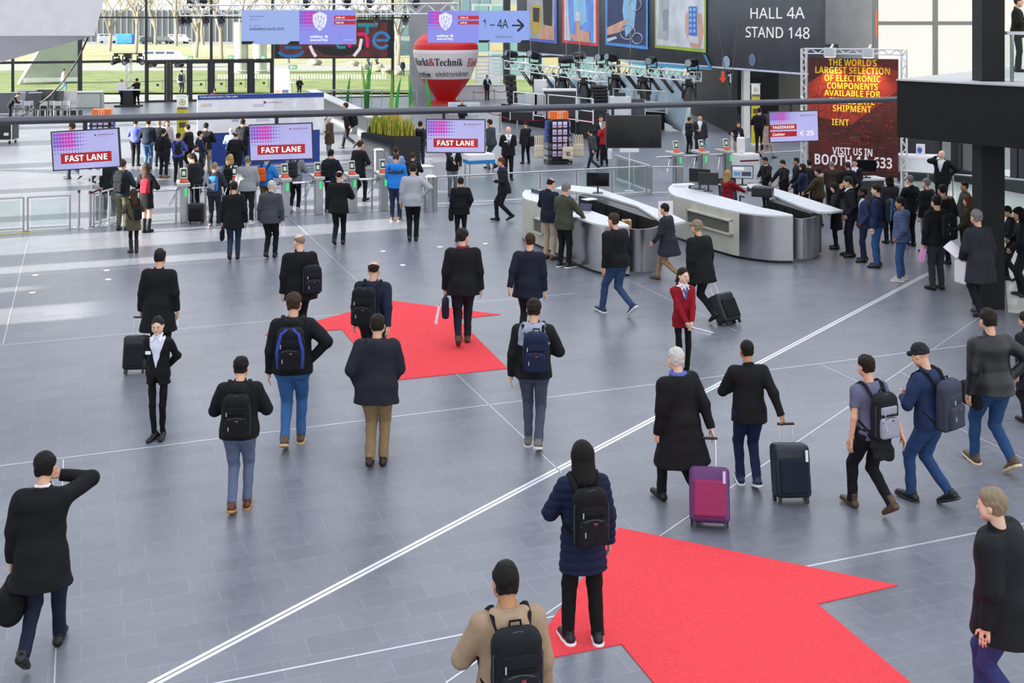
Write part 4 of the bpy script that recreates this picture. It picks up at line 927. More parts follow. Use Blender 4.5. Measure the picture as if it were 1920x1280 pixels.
# ---- the screens hanging from it
lil = 'b9b8f0'
def dots(fr_, w, h, parent, n=14, rows=6):
    """grid of magenta to violet squares that shrink to the right"""
    cols = ['8a62dc', '9b58d8', 'b048d6', 'c83ccf', 'dd2fc6', 'e028c0', 'd238c8', 'b84ed2', 'a063d8', '9a78de', 'a08ce4', 'a69ae8', 'ada6ea', 'b0aaec']
    cw = w / n
    for i in range(n):
        b = MB()
        for j in range(rows):
            s_ = .88 * (1 if i < 7 else max(.14, 1 - (i - 6) * .13)) * (1 if j < rows - 2 else .62 - .2 * (j - rows + 2))
            cx, cy = (i + .5) * cw, h - (j + .5) * h / rows; b.rect(fr_, cx - cw * s_ / 2, cy - h / rows * s_ / 2, cx + cw * s_ / 2, cy + h / rows * s_ / 2, .002, .003)
        b.build('dot_pattern', glow(cols[i], .8), parent)
def screen(cx, cy, w, h, d, yaw, roll, kind, label):
    d -= .16; c = Q(cx, cy, d); W, H = w * d / FPX, h * d / FPX
    u = Vector((math.cos(R(yaw)), math.sin(R(yaw)), math.tan(R(roll)))).normalized(); up = Vector((0, 0, 1)) - u * u.z; up.normalize()
    f2 = Frame(c - u * W / 2 - up * H / 2, u, up)
    o = empty('hanging_screen', c, 0, label, 'screen', 'screens hanging from the beam')
    MB().slabpoly([(-.02, -.02), (W + .02, -.02), (W + .02, H + .02), (-.02, H + .02)], f2, .06, -.064).build('housing', plastic('1b1c22'), o, bevel=.006)
    b = MB(); w_ = .02
    for q in ((-w_, -w_, W + w_, 0), (-w_, H, W + w_, H + w_), (-w_, 0, 0, H), (W, 0, W + w_, H)): b.rect(f2, *q, .012, -.004)
    b.build('bezel', plastic('23242c'), o)
    bx = B0 + bdir * ((c - B0).dot(bdir)); t_ = c + up * (H * .3) - f2.n * .075
    st = MB().bar(Vector((bx.x, bx.y, bx.z)), Vector((bx.x, bx.y, t_.z)), .06, .06); st.bar(Vector((bx.x, bx.y, t_.z)), t_, .05, .12); st.build('bracket', plastic('26272b'), o)
    if kind == 'off':
        MB().rect(f2, 0, 0, W, H, .004, -.002).build('display', mat('dark display', '0a0c10', rough=.12), o); return
    MB().rect(f2, 0, 0, W, H, .004, -.002).build('display', mat('lit display', lil, emit=.92, noise=.08, nscale=1.5), o)
    g = Frame(f2(.01, H * (.38 if kind == 'fast' else .6)), f2.u, f2.w); dots(g, W * .62, H * (.60 if kind == 'fast' else .39), o)
    MB().slabpoly([(W * (.655 + .014 * math.cos(a)), H * (.865 + .026 * math.sin(a))) for a in [i * .785 for i in range(8)]], f2, .002, .003).build('emblem', glow('8a1f5a', .8), o)
    text('embedded', f2, W * .69, H * .855, W * .145, H * .04, glow('9a2a62', .7), o, bold=.02); text('world', f2, W * .84, H * .855, W * .10, H * .034, glow('2c3a6a', .7), o, bold=.02); text('Exhibition & Conference', f2, W * .69, H * .815, W * .16, H * .018, glow('6a6aa8', .8), o)
    if kind == 'fast':
        MB().rect(f2, W * .115, H * .15, W * .885, H * .42, .003, .003).build('red_bar', glow('b8141f', .85), o)
        text(heavy('FAST LANE'), f2, W * .18, H * .20, W * .64, H * .165, glow('ffffff', 1), o, bold=.008, c=.009)
    else:
        MB().rect(f2, 0, H * .40, W * .555, H * .58, .003, .003).build('red_bar', glow('b8141f', .85), o); MB().rect(f2, 0, H * .165, W * .555, H * .345, .003, .003).build('red_bar', glow('b8141f', .85), o)
        text(heavy('TAGESKASSE'), f2, W * .05, H * .44, W * .46, H * .10, glow('ffffff', 1), o, c=.009); text(heavy('Cashier'), f2, W * .05, H * .20, W * .26, H * .10, glow('ffffff', 1), o, shear=.2, c=.009)
        text(heavy('€ 25'), f2, W * .62, H * .18, W * .29, H * .17, glow('f4f2ff', 1), o, bold=.01, c=.006)
screen(161, 280, 122, 70, 20.6, 2, 3.4, 'fast', 'FAST LANE screen at the left end of the beam')
screen(527, 266, 115, 65, 22.0, 2, 1.8, 'fast', 'FAST LANE screen hung in front of the site plan board')
screen(854.5, 255, 108, 60, 23.3, 0, -.3, 'fast', 'FAST LANE screen right of the reed planter')
screen(1188, 247, 101, 58, 24.9, 0, 0, 'off', 'switched off black screen hanging from the beam')
screen(1488.5, 237, 91, 55, 27.8, 3, 1.7, 'cash', 'TAGESKASSE Cashier screen left of the red poster')

# ---- hanging blue signs and their trusses
def truss(a, b, label, w=.35, m=None, up=Vector((0, 0, 1)), nb=None, group=None, rung=True, name='truss'):
    a, b = Vector(a), Vector(b); ax = (b - a).normalized(); up = (up - ax * up.dot(ax)).normalized(); sd = ax.cross(up); L_ = (b - a).length; m = m or alu()
    o = empty(name, (a + b) / 2, 0, label, 'truss', group); c = MB(); z = MB()
    off = [(sd * i + up * j) * w / 2 for i in (-1, 1) for j in (-1, 1)]
    for q in off: c.tube([a + q, b + q], w * .075, 8)
    n = nb or max(2, int(L_ / w))
    for i in range(n):
        p, q = a + ax * (L_ * i / n), a + ax * (L_ * (i + 1) / n)
        for k, l in ((0, 1), (2, 3), (0, 2), (1, 3)):
            if i % 2: k, l = l, k
            z.tube([p + off[k], q + off[l]], w * .045, 5)
    for p in (a, b):
        for k, l in ((0, 1), (1, 3), (3, 2), (2, 0)): z.tube([p + off[k], p + off[l]], w * .06, 5)
    c.build('chord', m, o, smooth=True); z.build('lacing', m, o, smooth=True); return o
def spot(p, label, s=1.0, hang=True, group='spotlights on the white truss', yaw=0, tilt=50):
    """theatre spotlight: clamp, yoke and barrel"""
    p = Vector(p); k = -1 if hang else 1; o = empty('spotlight', p, 0, label, 'spotlight', group); blk = plastic('17181a')
    MB().box(p + Vector((0, 0, k * .05 * s)), (.16 * s, .16 * s, .12 * s)).build('base', blk, o)
    y = MB(); c = p + Vector((0, 0, k * .34 * s))
    for x in (-1, 1): y.box(c + Vector((x * .15 * s, 0, -k * .08 * s)), (.035 * s, .07 * s, .36 * s))
    y.box(p + Vector((0, 0, k * .12 * s)), (.33 * s, .08 * s, .04 * s)); y.build('yoke', blk, o)
    d = Vector((math.sin(R(yaw)) * math.cos(R(tilt)), -math.cos(R(yaw)) * math.cos(R(tilt)), k * math.sin(R(tilt)))); MB().tube([c - d * .2 * s, c - d * .02 * s, c + d * .26 * s], [.09 * s, .13 * s, .12 * s], 14).build('barrel', blk, o, smooth=True)
    MB().tube([c + d * .26 * s, c + d * .265 * s], [.10 * s, .10 * s], 12).build('lens', mat('lens', '8f98a4', rough=.1), o)
td = 50.0
truss(Q(340, 20, td), Q(860, 16, td), 'long white lighting truss above the hanging signs', .45)
for i, x in enumerate((341, 353, 386, 415, 706, 760)):
    spot(Q(x, 26 if x < 500 else 24, td), ['spotlight under the left end of the white truss', 'second spotlight from the left under the white truss', 'third spotlight from the left under the white truss', 'fourth spotlight under the white truss, left of the welcome sign', 'spotlight under the white truss above the video wall corner', 'spotlight under the white truss before the grey column'][i], .9)
for i, x in enumerate((357, 381, 575, 651, 694, 780)):
    spot(Q(x, 15, td), ['spotlight standing on the left end of the white truss', 'second spotlight standing on the white truss', 'spotlight standing on the white truss over the welcome sign', 'spotlight standing on the truss right of the welcome sign', 'spotlight standing on the truss above the video wall', 'spotlight standing on the truss left of the arrow sign'][i], .9, False, yaw=40 * (-1) ** i, tilt=10)
def shield(f2, cx, cy, s, parent):
    pts = [(-.44, .42), (0, .62), (.44, .42), (.44, 0), (.3, -.36), (0, -.62), (-.3, -.36), (-.44, 0)]
    MB().slabpoly([(cx + x * s, cy + y * s) for x, y in pts], f2, .003, .006).build('shield', glow('e4e6fb', 1), parent)
    b = MB(); pl = [[(-.25, .2), (-.25, -.1), (-.1, -.25), (-.1, -.4)], [(.25, .2), (.25, -.1), (.1, -.25), (.1, -.42)], [(-.1, .32), (-.1, .05), (-.02, -.05), (-.02, -.3)], [(.1, .3), (.1, .05), (.02, -.02)]]
    for l in pl:
        b.tube([f2(cx + x * s, cy + y * s, .011) for x, y in l], .014 * s, 4)
        for q in (l[0], l[-1]): b.slabpoly([(cx + (q[0] + .05 * math.cos(a)) * s, cy + (q[1] + .05 * math.sin(a)) * s) for a in [i * .785 for i in range(8)]], f2, .003, .011)
    b.build('circuit_mark', glow('8f98e0', .9), parent)
def bluesign(x0, x1, y0, y1, d, label):
    f2 = Frame(Q(x0, y1, d), (1, .0, 0)); W, H = (x1 - x0) * d / FPX, (y1 - y0) * d / FPX
    o = empty('hanging_sign', Q((x0 + x1) / 2, y0, d), 0, label, 'sign', 'blue signs hanging under the truss')
    MB().rect(f2, 0, 0, W, H, .12, -.124).build('panel', plastic('e8e8ec'), o); b = MB()
    for x in (.12, .5, .88): b.tube([f2(W * x, H, -.06), f2(W * x, H + (1.2 if H < 1.6 else .5), -.06)], .012, 5)
    b.build('hanger', steel(), o); return f2, W, H, o
f2, W, H, o = bluesign(453, 667, 19, 83, 47, 'blue welcome sign reading embedded world 2019 hanging below the truss')
MB().rect(f2, 0, 0, W * .505, H, .004).build('display', glow('9db3ec', .95), o); MB().rect(f2, W * .505, 0, W, H, .004).build('display', glow('8d92ee', .95), o)
tx = glow('24375e', .8); wh = glow('ffffff', 1)
text(plain('Willkommen'), f2, W * .07, H * .79, W * .125, H * .055, tx, o); text(plain('Welcome'), f2, W * .07, H * .70, W * .09, H * .05, glow('5870a8', .9), o); text('26. - 28.2.2019', f2, W * .07, H * .52, W * .09, H * .035, tx, o); text(heavy('embedded world 2019'), f2, W * .07, H * .41, W * .30, H * .085, tx, o)
MB().slabpoly([(0, 0), (W * .085, 0), (W * .11, H * .09), (0, H * .09)], f2, .003, .004).build('corner_tab', glow('15161c', .3), o); MB().slabpoly([(W * .40, 0), (W * .505, 0), (W * .505, H * .09), (W * .43, H * .09)], f2, .003, .004).build('corner_tab', glow('15161c', .3), o)
g = Frame(f2(W * .505, H * .38), f2.u, f2.w); dots(g, W * .19, H * .6, o, 10)
shield(f2, W * .685, H * .67, H * .46, o)
text('safety &\nsecurity', f2, W * .60, H * .07, W * .16, H * .20, wh, o, bold=.02); MB().rect(f2, W * .81, H * .73, W, H * .84, .003, .004).build('red_bar', glow('c21a28', .9), o); MB().rect(f2, W * .81, H * .58, W, H * .69, .003, .004).build('red_bar', glow('c21a28', .9), o)
text(plain('Halle 4A'), f2, W * .825, H * .755, W * .08, H * .06, wh, o, bold=.02, c=.009); text(plain('Hall 4A'), f2, W * .825, H * .605, W * .07, H * .06, wh, o, bold=.02, c=.009); text('embedded world', f2, W * .89, H * .12, W * .09, H * .022, wh, o)
f2, W, H, o = bluesign(802, 992, 20, 80, 48, 'blue hall sign reading 1 - 4A with a black arrow')
MB().rect(f2, 0, 0, W * .505, H, .004).build('display', glow('8d92ee', .95), o); MB().rect(f2, W * .505, 0, W, H, .004).build('display', glow('90a8ee', .95), o)
g = Frame(f2(0, H * .38), f2.u, f2.w); dots(g, W * .15, H * .6, o, 9)
shield(f2, W * .175, H * .66, H * .46, o); text('safety &\nsecurity', f2, W * .09, H * .06, W * .165, H * .20, wh, o, bold=.02)
MB().rect(f2, W * .30, H * .73, W * .505, H * .84, .003, .004).build('red_bar', glow('c21a28', .9), o); MB().rect(f2, W * .30, H * .57, W * .505, H * .68, .003, .004).build('red_bar', glow('c21a28', .9), o)
text(plain('Halle 4A'), f2, W * .32, H * .755, W * .08, H * .06, wh, o, bold=.02, c=.009); text(plain('Hall 4A'), f2, W * .32, H * .595, W * .07, H * .06, wh, o, bold=.02, c=.009)
nv = glow('13203c', .6); text(plain('1 – 4A'), f2, W * .545, H * .45, W * .25, H * .28, nv, o, bold=.012); text(plain('Exhibition circle'), f2, W * .67, H * .15, W * .17, H * .075, nv, o)
b = MB(); b.rect(f2, W * .83, H * .51, W * .935, H * .565, .003, .006)
for k in (-1, 1): b.bar(f2(W * .945, H * .5375, .008), f2(W * .885, H * (.5375 + k * .18), .008), H * .07, .004, up=f2.n)
b.build('arrow', nv, o)
MB().slabpoly([(W * .505, 0), (W * .59, 0), (W * .62, H * .08), (W * .505, H * .08)], f2, .003, .004).build('corner_tab', glow('15161c', .3), o); MB().slabpoly([(W * .91, 0), (W, 0), (W, H * .08), (W * .93, H * .08)], f2, .003, .004).build('corner_tab', glow('15161c', .3), o)

# ---- video wall
f2 = Frame(Q(514, 110, 66), (1, .1, 0)); W, H = 221 * 66 / FPX, 74 * 66 / FPX
o = empty('video_wall', Q(625, 110, 66), 0, 'big red video wall with glowing letters behind the welcome sign', 'screen')
MB().rect(f2, 0, 0, W, H, .3, -.31).build('housing', plastic('0c0c0f'), o); MB().rect(f2, W * .045, H * .03, W * .955, H * .92, .004).build('display', mat('video picture', '6a2a2c', emit=.6, noise=.5, nscale=1.2), o)
MB().slabpoly([(W * .3, H * .33), (W * .42, H * .1), (W * .55, H * .06), (W * .7, H * .12), (W * .80, H * .36), (W * .66, H * .30), (W * .45, H * .30)], f2, .003, .006).build('dark_shape', glow('150d10', .5), o)
b = MB(); b.tube([f2(W * .07 + W * .10 * math.cos(a) + W * .07, H * .2 + H * .14 * math.sin(a), .01) for a in [3.3 + i * .33 for i in range(10)]], .10, 6); b.tube([f2(W * .09, H * .28, .01), f2(W * .23, H * .28, .01)], .09, 6)
b.build('blue_letter', glow('1f6fae', .8), o)
b = MB(); b.tube([f2(W * .70, H * .85, .01), f2(W * .87, H * .85, .01)], .11, 6); b.tube([f2(W * .785, H * .85, .01), f2(W * .785, H * .62, .01)], .10, 6); b.tube([f2(W * .32, H * .40, .01), f2(W * .40, H * .40, .01)], .08, 6); b.tube([f2(W * .52, H * .42, .01), f2(W * .54, H * .28, .01), f2(W * .6, H * .28, .01)], .09, 6); b.build('teal_letter', glow('2a8a94', .8), o)
b = MB(); b.tube([f2(W * .84 + W * .065 * (1 + math.cos(a)), H * .46 + H * .20 * math.sin(a), .012) for a in [.15 + i * .5 for i in range(12)]], .10, 6); b.tube([f2(W * .86, H * .46, .012), f2(W * .965, H * .46, .012)], .08, 6); b.build('blue_letter', glow('2c7fc0', .85), o)
b = MB(); b.tube([f2(W * .635, H * .28, .01), f2(W * .635, H * .52, .01)], .10, 6); b.tube([f2(W * .70, H * .62, .01), f2(W * .765, H * .62, .01), f2(W * .785, H * .5, .01), f2(W * .785, H * .28, .01)], .11, 6); b.build('pink_letter', glow('d61f6a', .85), o)
b = MB(); b.tube([f2(W * .30, H * .33, .014), f2(W * .325, H * .16, .014), f2(W * .35, H * .05, .014)], .09, 6); b.tube([f2(W * .735, H * .5, .014), f2(W * .72, H * .25, .014), f2(W * .67, H * .06, .014)], .09, 6); b.build('white_stroke', glow('e8e2ea', .9), o)
truss(Q(735, 40, 66.5), Q(735, 176, 66.5) * 1.0, 'dark upright mast at the right side of the video wall', .22, plastic('222327'))

# ---- red and white balloon
bd_ = 73.5; k = bd_ / FPX; c = Q(836, 195, bd_); c.z = max(0, c.z)
o = empty('balloon', c, 0, 'big red and white advertising balloon standing on a red base', 'balloon')
prof = [(.5 * k * 34, 0), (21 * k, 6 * k), (44 * k, 38 * k), (52 * k, 55 * k), (59 * k, 76 * k), (61.5 * k, 90 * k), (60 * k, 104 * k), (54 * k, 113 * k), (40 * k, 124 * k), (20 * k, 130 * k), (.01, 131 * k)]
def part_prof(z0, z1):
    zs = [z0] + [z for r, z in prof if z0 < z < z1] + [z1]; rs = [float(np.interp(z, [q[1] for q in prof], [q[0] for q in prof])) for z in zs]; return list(zip(rs, zs))
zb0, zb1 = 41 * k, 95 * k
for z0, z1, nm, cl in ((0.0, zb0, 'lower_skin', 'd2201f'), (zb0, zb1, 'white_band', 'efe6e6'), (zb1, 131 * k, 'upper_skin', 'd8211f')):
    pp = part_prof(z0, z1); n_ = 5; fine_ = []
    for (r0, a0), (r1_, a1) in zip(pp, pp[1:]):
        for i in range(n_): fine_.append((r0 + (r1_ - r0) * i / n_, a0 + (a1 - a0) * i / n_))
    fine_.append(pp[-1]); MB().lathe(fine_, c + Vector((0, 0, .25)), 48).build(nm, mat('balloon ' + cl, cl, rough=.45, noise=.04), o, smooth=True)
MB().lathe([(.01, 0), (1.3, 0), (1.25, .12), (.6, .3), (.01, .3)], c, 28).build('base', paint('b01c1c'), o, smooth=True)
def on_balloon(txt, a0, a1, z, h, m, bold=.0):
    f3 = Frame((0, 0, 0), (1, 0, 0)); t = text(txt, f3, 0, 0, 1.0, h, m, None, bold=bold); me = t.data
    for v in me.vertices:
        an = a0 + (a1 - a0) * v.co.x; zz = z + v.co.z; r = float(np.interp(zz, [q[1] for q in prof], [q[0] for q in prof])) + .03
        v.co = c + Vector((r * math.sin(an), -r * math.cos(an), zz + .25))
    keep(t, o)
on_balloon(serif('Markt'), -1.28, -.52, 66 * k, 14 * k, plastic('2b2226'), .0); on_balloon('&', -.52, -.30, 66 * k, 14 * k, paint('c23038')); on_balloon(serif('Technik'), -.30, .62, 66 * k, 14 * k, plastic('2b2226')); on_balloon(serif('Elektronik'), .82, 2.0, 64 * k, 16 * k, paint('c23038'))
on_balloon(plain('automotive'), -1.75, -.55, 44 * k, 11 * k, plastic('2b2226'), .02); on_balloon(plain('elektroniknet'), -.32, .98, 46 * k, 10 * k, plastic('2b2226'))
# ================================================================ MIDDLE OF THE HALL
# ---- site plan board
d0 = G(402, 312); f2 = Frame(d0, U); a1 = (on_line(d0, U, 607) - d0).dot(U); a0 = (on_line(d0, U, 370) - d0).dot(U)
o = empty('site_plan_board', d0, 0, 'wide white site plan board with a blue header standing on a blue plinth', 'board')
MB().rect(f2, a0 + .5, 0, a1 - .15, 1.22, .35, -.36).build('plinth', paint('1f3f8f'), o)
MB().rect(f2, a0, 1.22, a1, 2.62, .12, -.1).build('panel', paint('eeeef1'), o); MB().rect(f2, a0, 2.45, a1, 2.62, .02, .022).build('header', paint('20408c'), o)
text('Geländeübersicht | Site plan', f2, a0 + .08, 2.49, 1.35, .09, glow('e8ecf6', .8), o, c=.05, bold=.01)
b = MB(); rs = random.Random(3)
for x, y, w, h in ((.1, 2.2, .42, .12), (.3, 1.72, .35, .2), (1.0, 1.75, .3, .2), (2.1, 1.6, .5, .35), (2.0, 2.15, .4, .1)): b.rect(f2, a0 + x, y, a0 + x + w, y + h, .004, .024)
b.build('hall_plan', paint('c9cede'), o); b = MB()
for x, y, w, h in ((.14, 2.22, .2, .08), (.7, 1.72, .25, .16)): b.rect(f2, a0 + x, y, a0 + x + w, y + h, .004, .03)
b.build('hall_plan', paint('e8cfae'), o)
MB().slabpoly([(a0 + 1.35 + .2 * math.cos(a), 1.8 + .2 * math.sin(a)) for a in [i * 1.047 for i in range(6)]], f2, .004, .03).build('hexagon_plan', paint('a9b1cf'), o)
b = MB(); b.rect(f2, a0 + 1.55, 1.75, a0 + 1.7, 1.8, .004, .03); b.rect(f2, a0 + 1.75, 1.74, a0 + 1.8, 1.78, .004, .03); b.build('red_mark', paint('c22a35'), o)
b = MB()
for i in range(22):
    for j in range(2): b.rect(f2, a0 + 2.75 + j * .85, 1.35 + i * .05, a0 + 3.45 + j * .85 + rs.uniform(-.1, .08), 1.36 + i * .05, .002, .024)
b.build('small_print', paint('b9bdc8'), o)
f2.o = f2.o + Vector((0, 0, 0))
MB().slabpoly([(a0 + 2.42 + .05 * math.cos(a), 2.3 + .05 * math.sin(a)) for a in [i * .785 for i in range(8)]], f2, .004, .03).build('emblem', paint('9a1f56'), o); text('embeddedworld', f2, a0 + 2.5, 2.27, .55, .06, paint('c06a8a'), o, c=.03)
# roll-up banners
def rollup(px, py, w, h, label, d=None):
    p = G(px, py); f3 = Frame(p - Vector((w / 2, 0, 0)), (1, .1, 0)); o = empty('roll_up_banner', p, 0, label, 'banner', 'yellow roll up banners')
    MB().rect(f3, -.03, 0, w + .03, .09, .22, -.11).build('base', alu(), o); MB().rect(f3, 0, .09, w, h, .012).build('sheet', paint('c8b52a'), o); MB().rect(f3, 0, h * .82, w, h, .004, .012).build('white_top', paint('eeeee2'), o); MB().rect(f3, w * .2, h * .52, w * .8, h * .6, .004, .014).build('dark_block', paint('4a4a3a'), o)
    b = MB(); b.tube([f3(w / 2 + .24 * w * math.cos(i * .5236), h * .91 + .24 * w * math.sin(i * .5236), .018) for i in range(13)], .03 * w, 6); b.slabpoly([(w / 2 + .1 * w * math.cos(i * .785), h * .91 + .1 * w * math.sin(i * .785)) for i in range(8)], f3, .004, .014); b.build('round_seal', paint('8f8a3c'), o)
    MB().slabpoly([(w * .05, h * .80)] + [(w * (.05 + .09 * i), h * (.83 + .012 * (i % 2))) for i in range(11)] + [(w * .95, h * .80)], f3, .004, .015).build('skyline', paint('6a6a50'), o)
    MB().box(f3(w / 2, h + .02, 0), (w + .04, .04, .04)).build('top_rail', alu(), o)
rollup(342, 302, .42, 2.45, 'yellow roll up banner with a round seal beside the site plan board')
rollup(1417, 272, .38, 2.6, 'yellow roll up banner with a round seal by the white pillar')
# ---- planter with reeds
pc = G(738, 322); du = Vector((-.62, .78, 0)).normalized(); dr = Vector((.96, .12, 0)).normalized()
o = empty('planter', pc, 0, 'black ribbed planter full of yellow green reeds', 'planter')
P4 = [pc, pc + dr * .95, pc + dr * .95 + du * 2.2, pc + du * 2.2]
MB().prism([(p.x, p.y) for p in P4], 0, 1.22).build('box', plastic('24262a'), o); b = MB()
for i in range(16):
    z_ = .04 + i * .075
    for p, q in ((P4[0], P4[1]), (P4[0], P4[3]), (P4[1], P4[2])): b.bar(p + Z * z_, q + Z * z_, .05, .04)
b.build('rib', plastic('2f3136'), o); c4 = (P4[0] + P4[2]) / 2
MB().prism([((p * .93 + c4 * .07).x, (p * .93 + c4 * .07).y) for p in P4], 1.2, 1.235).build('soil', mat('soil', '2a1d12', rough=1), o)
rs = random.Random(5); b = MB(); b2 = MB()
for i in range(330):
    s_, t_ = rs.uniform(.06, .94), rs.uniform(.05, .95); p = P4[0] + (P4[1] - P4[0]) * s_ + (P4[3] - P4[0]) * t_ + Z * 1.22; h = rs.uniform(.45, .85); lx, ly = rs.uniform(-.14, .14), rs.uniform(-.14, .14); w = Vector((rs.uniform(-1, 1), rs.uniform(-1, 1), 0)).normalized() * .018
    q1 = p + Vector((lx * .4, ly * .4, h * .6)); q2 = p + Vector((lx, ly, h)); (b if rs.random() < .55 else b2).add([p - w, p + w, q1 + w * 1.2, q1 - w * 1.2, q2], [(0, 1, 2, 3), (3, 2, 4)])
b.build('reeds', mat('reed green', '8e9a2c', rough=.6, noise=.3), o)['kind'] = 'stuff'; b2.build('reeds', mat('reed yellow', 'c2b545', rough=.6, noise=.3), o)['kind'] = 'stuff'
p = P4[1] + (P4[2] - P4[1]) * .8 + Z * 1.25; f = Field(tuple(p - Vector((.5, .5, .1))), tuple(p + Vector((.5, .5, .9))), .03); f.ell(tuple(p + Vector((0, 0, .42))), (.24, .24, .26), 0); f.wrinkle(.03, 2, 40)
f.mesh('orange_bush', mat('dry orange', 'b8702a', rough=.9, noise=.4, nscale=20), o)
# glass like green blades rising behind
def blades(px, py, n, h, label, seed):
    rs = random.Random(seed); p = G(px, py); o = empty('glass_reeds', p, 0, label, 'sculpture', 'green glass reed sculptures')
    for i in range(n):
        b = MB(); x = rs.uniform(-.45, .45); ln = rs.uniform(-.3, .3); hh = h * rs.uniform(.7, 1); pts = [p + Vector((x + ln * t * t, rs.uniform(-.05, .05), hh * t)) for t in (0, .3, .6, .85, 1)]
        b.tube(pts, [.10, .10, .08, .045, .01], 8, flat=.35); b.build('blade', mat(('reed glass a', 'reed glass b')[i % 2], ('3fae45', '8fd05a')[i % 2], rough=.2), o, smooth=True)
    MB().cyl(p, .55, .05, 20).build('base_disc', paint('5a5c60'), o)
for i, (x, y, n, h, lab) in enumerate(((642, 203, 1, 2.4, 'single green glass blade above the sloping grey parapet'), (697, 204, 4, 3.0, 'tall cluster of green glass blades left of the dark mast'), (731, 205, 2, 2.7, 'pair of bright green glass blades beside the dark mast'), (777, 204, 2, 2.2, 'pair of green glass blades at the foot of the grey column'), (812, 207, 1, 2.6, 'single green glass blade in front of the balloon'))): blades(x, y, n, h, lab, i)
# escalator parapet and glass box
p0 = G(583, 197); o = empty('parapet', p0, 0, 'grey parapet with glass top sloping down behind the green glass blades', 'parapet')
E0, E1 = Q(583, 170, 68), Q(703, 222, 50); b = MB(); b.add([E0, E1, Vector((E1.x, E1.y, 0)), Vector((E0.x, E0.y, 0))] + [v + Vector((.5, .25, 0)) for v in (E0, E1, Vector((E1.x, E1.y, 0)), Vector((E0.x, E0.y, 0)))], [(0, 1, 2, 3), (4, 7, 6, 5), (0, 4, 5, 1), (1, 5, 6, 2), (0, 3, 7, 4)])
b.build('wall', paint('85888a'), o); MB().bar(E0 + Z * .04, E1 + Z * .04, .62, .06).build('coping', alu(), o)
g0 = Q(584, 170, 69); f3 = Frame(Vector((g0.x, g0.y, 0)), (1, .03, 0)); W_ = 150 * 69 / FPX
MB().rect(f3, 0, .1, W_, 1.15, .02).build('glass_side', glassm('cfd9de', 'grey glass', .3), o); MB().rect(f3, 0, 1.12, W_, 1.2, .05).build('rail', alu(), o); b = MB()
for i in range(9): MB().rect(f3, W_ * i / 8 - .02, 0, W_ * i / 8 + .02, 1.15, .05).build('post', steel(), o)
f3 = Frame(G(745, 200), (1, 0.05, 0)); o = empty('balustrade', G(745, 200), 0, 'glass balustrade between the dark mast and the grey column', 'railing')
W_ = 1.2; b = MB()
for x in (0, W_): MB().rect(f3, x - .03, 0, x + .03, 1.0, .05).build('post', steel(), o)
MB().rect(f3, 0, .1, W_, .95, .012).build('pane', glassm('dfeeea'), o); MB().rect(f3, 0, .96, W_, 1.02, .05).build('rail', steel(), o)
# low white wall right of the balloon
f3 = Frame(G(860, 187), (1, .25, 0)); o = empty('low_wall', G(860, 187), 0, 'low white wall behind the balloon and the man in the dark suit', 'wall'); MB().rect(f3, 0, 0, 4.0, .95, .5, -.5).build('body', paint('d6d7d6'), o); MB().rect(f3, -.05, .95, 4.05, 1.0, .6, -.55).build('ledge', paint('e6e6e4'), o)
f3 = Frame(on_line(FAC0, U, 893) - Vector((0, 1.0, 0)), U); o = empty('partition', f3.o, 0, 'white slatted screen against the glass right of the balloon', 'screen'); b = MB()
for i in range(8): b.rect(f3, 0, .6 + i * .28, 1.9, .8 + i * .28, .05)
b.build('slats', paint('e3e7e8'), o); b = MB()
for x in (0, .95, 1.9): MB().rect(f3, x - .03, 0, x + .03, 3.0, .06).build('post', alu(), o)
# wall chart on legs behind screen
f3 = Frame(G(842, 243), (1, 0.02, 0)); o = empty('notice_board', f3.o, 0, 'white notice board on legs behind the screen beside the reeds', 'board'); MB().rect(f3, -.05, .75, 1.5, 1.35, .05).build('panel', paint('e4e5ea'), o); b = MB()
for x in (.05, .55, 1.05): b.rect(f3, x, .85, x + .38, 1.25, .004, .051)
b.build('sheets', paint('cfd2de'), o); [MB().tube([f3(x, 0), f3(x, .8)], .025, 8).build('leg', alu(), o) for x in (.1, 1.35)]
f3 = Frame(G(514, 183), (1, .1, 0)); o = empty('notice_board', f3.o, 0, 'tall white notice board against the glass right of the doors', 'board'); MB().rect(f3, 0, .2, 1.05, 2.0, .06).build('panel', paint('eeeef0'), o); MB().rect(f3, .05, .3, .45, .55, .004, .061).build('photo', paint('c9a48a'), o); MB().rect(f3, .55, .3, .98, .55, .004, .061).build('photo', paint('5a6a82'), o); b = MB()
for i in range(7): b.rect(f3, .1, .8 + i * .14, .9, .83 + i * .14, .003, .061)
b.build('small_print', paint('c2c6ce'), o); MB().rect(f3, .1, 0, .95, .2, .04).build('foot', paint('cfcfd2'), o)
f3 = Frame(G(546, 184), (1, 0, 0)); o = empty('bar_table', f3.o, 0, 'white bar table by the glass with a man standing at it', 'table'); MB().cyl(f3.o + Z * 1.02, .42, .05, 24).build('top', paint('eeeeee'), o); MB().cyl(f3.o, .05, 1.02).build('pole', alu(), o); MB().cyl(f3.o, .3, .03, 24).build('base', alu(), o)
tag(MB().lathe([(.001, 0), (.035, 0), (.035, .17), (.015, .22), (.015, .26), (.001, .26)], f3.o + Z * 1.07, 12).build('bottle', mat('bottle', '8fb4d8', rough=.15), smooth=True), 'blue bottle standing on the white bar table by the glass', 'bottle')

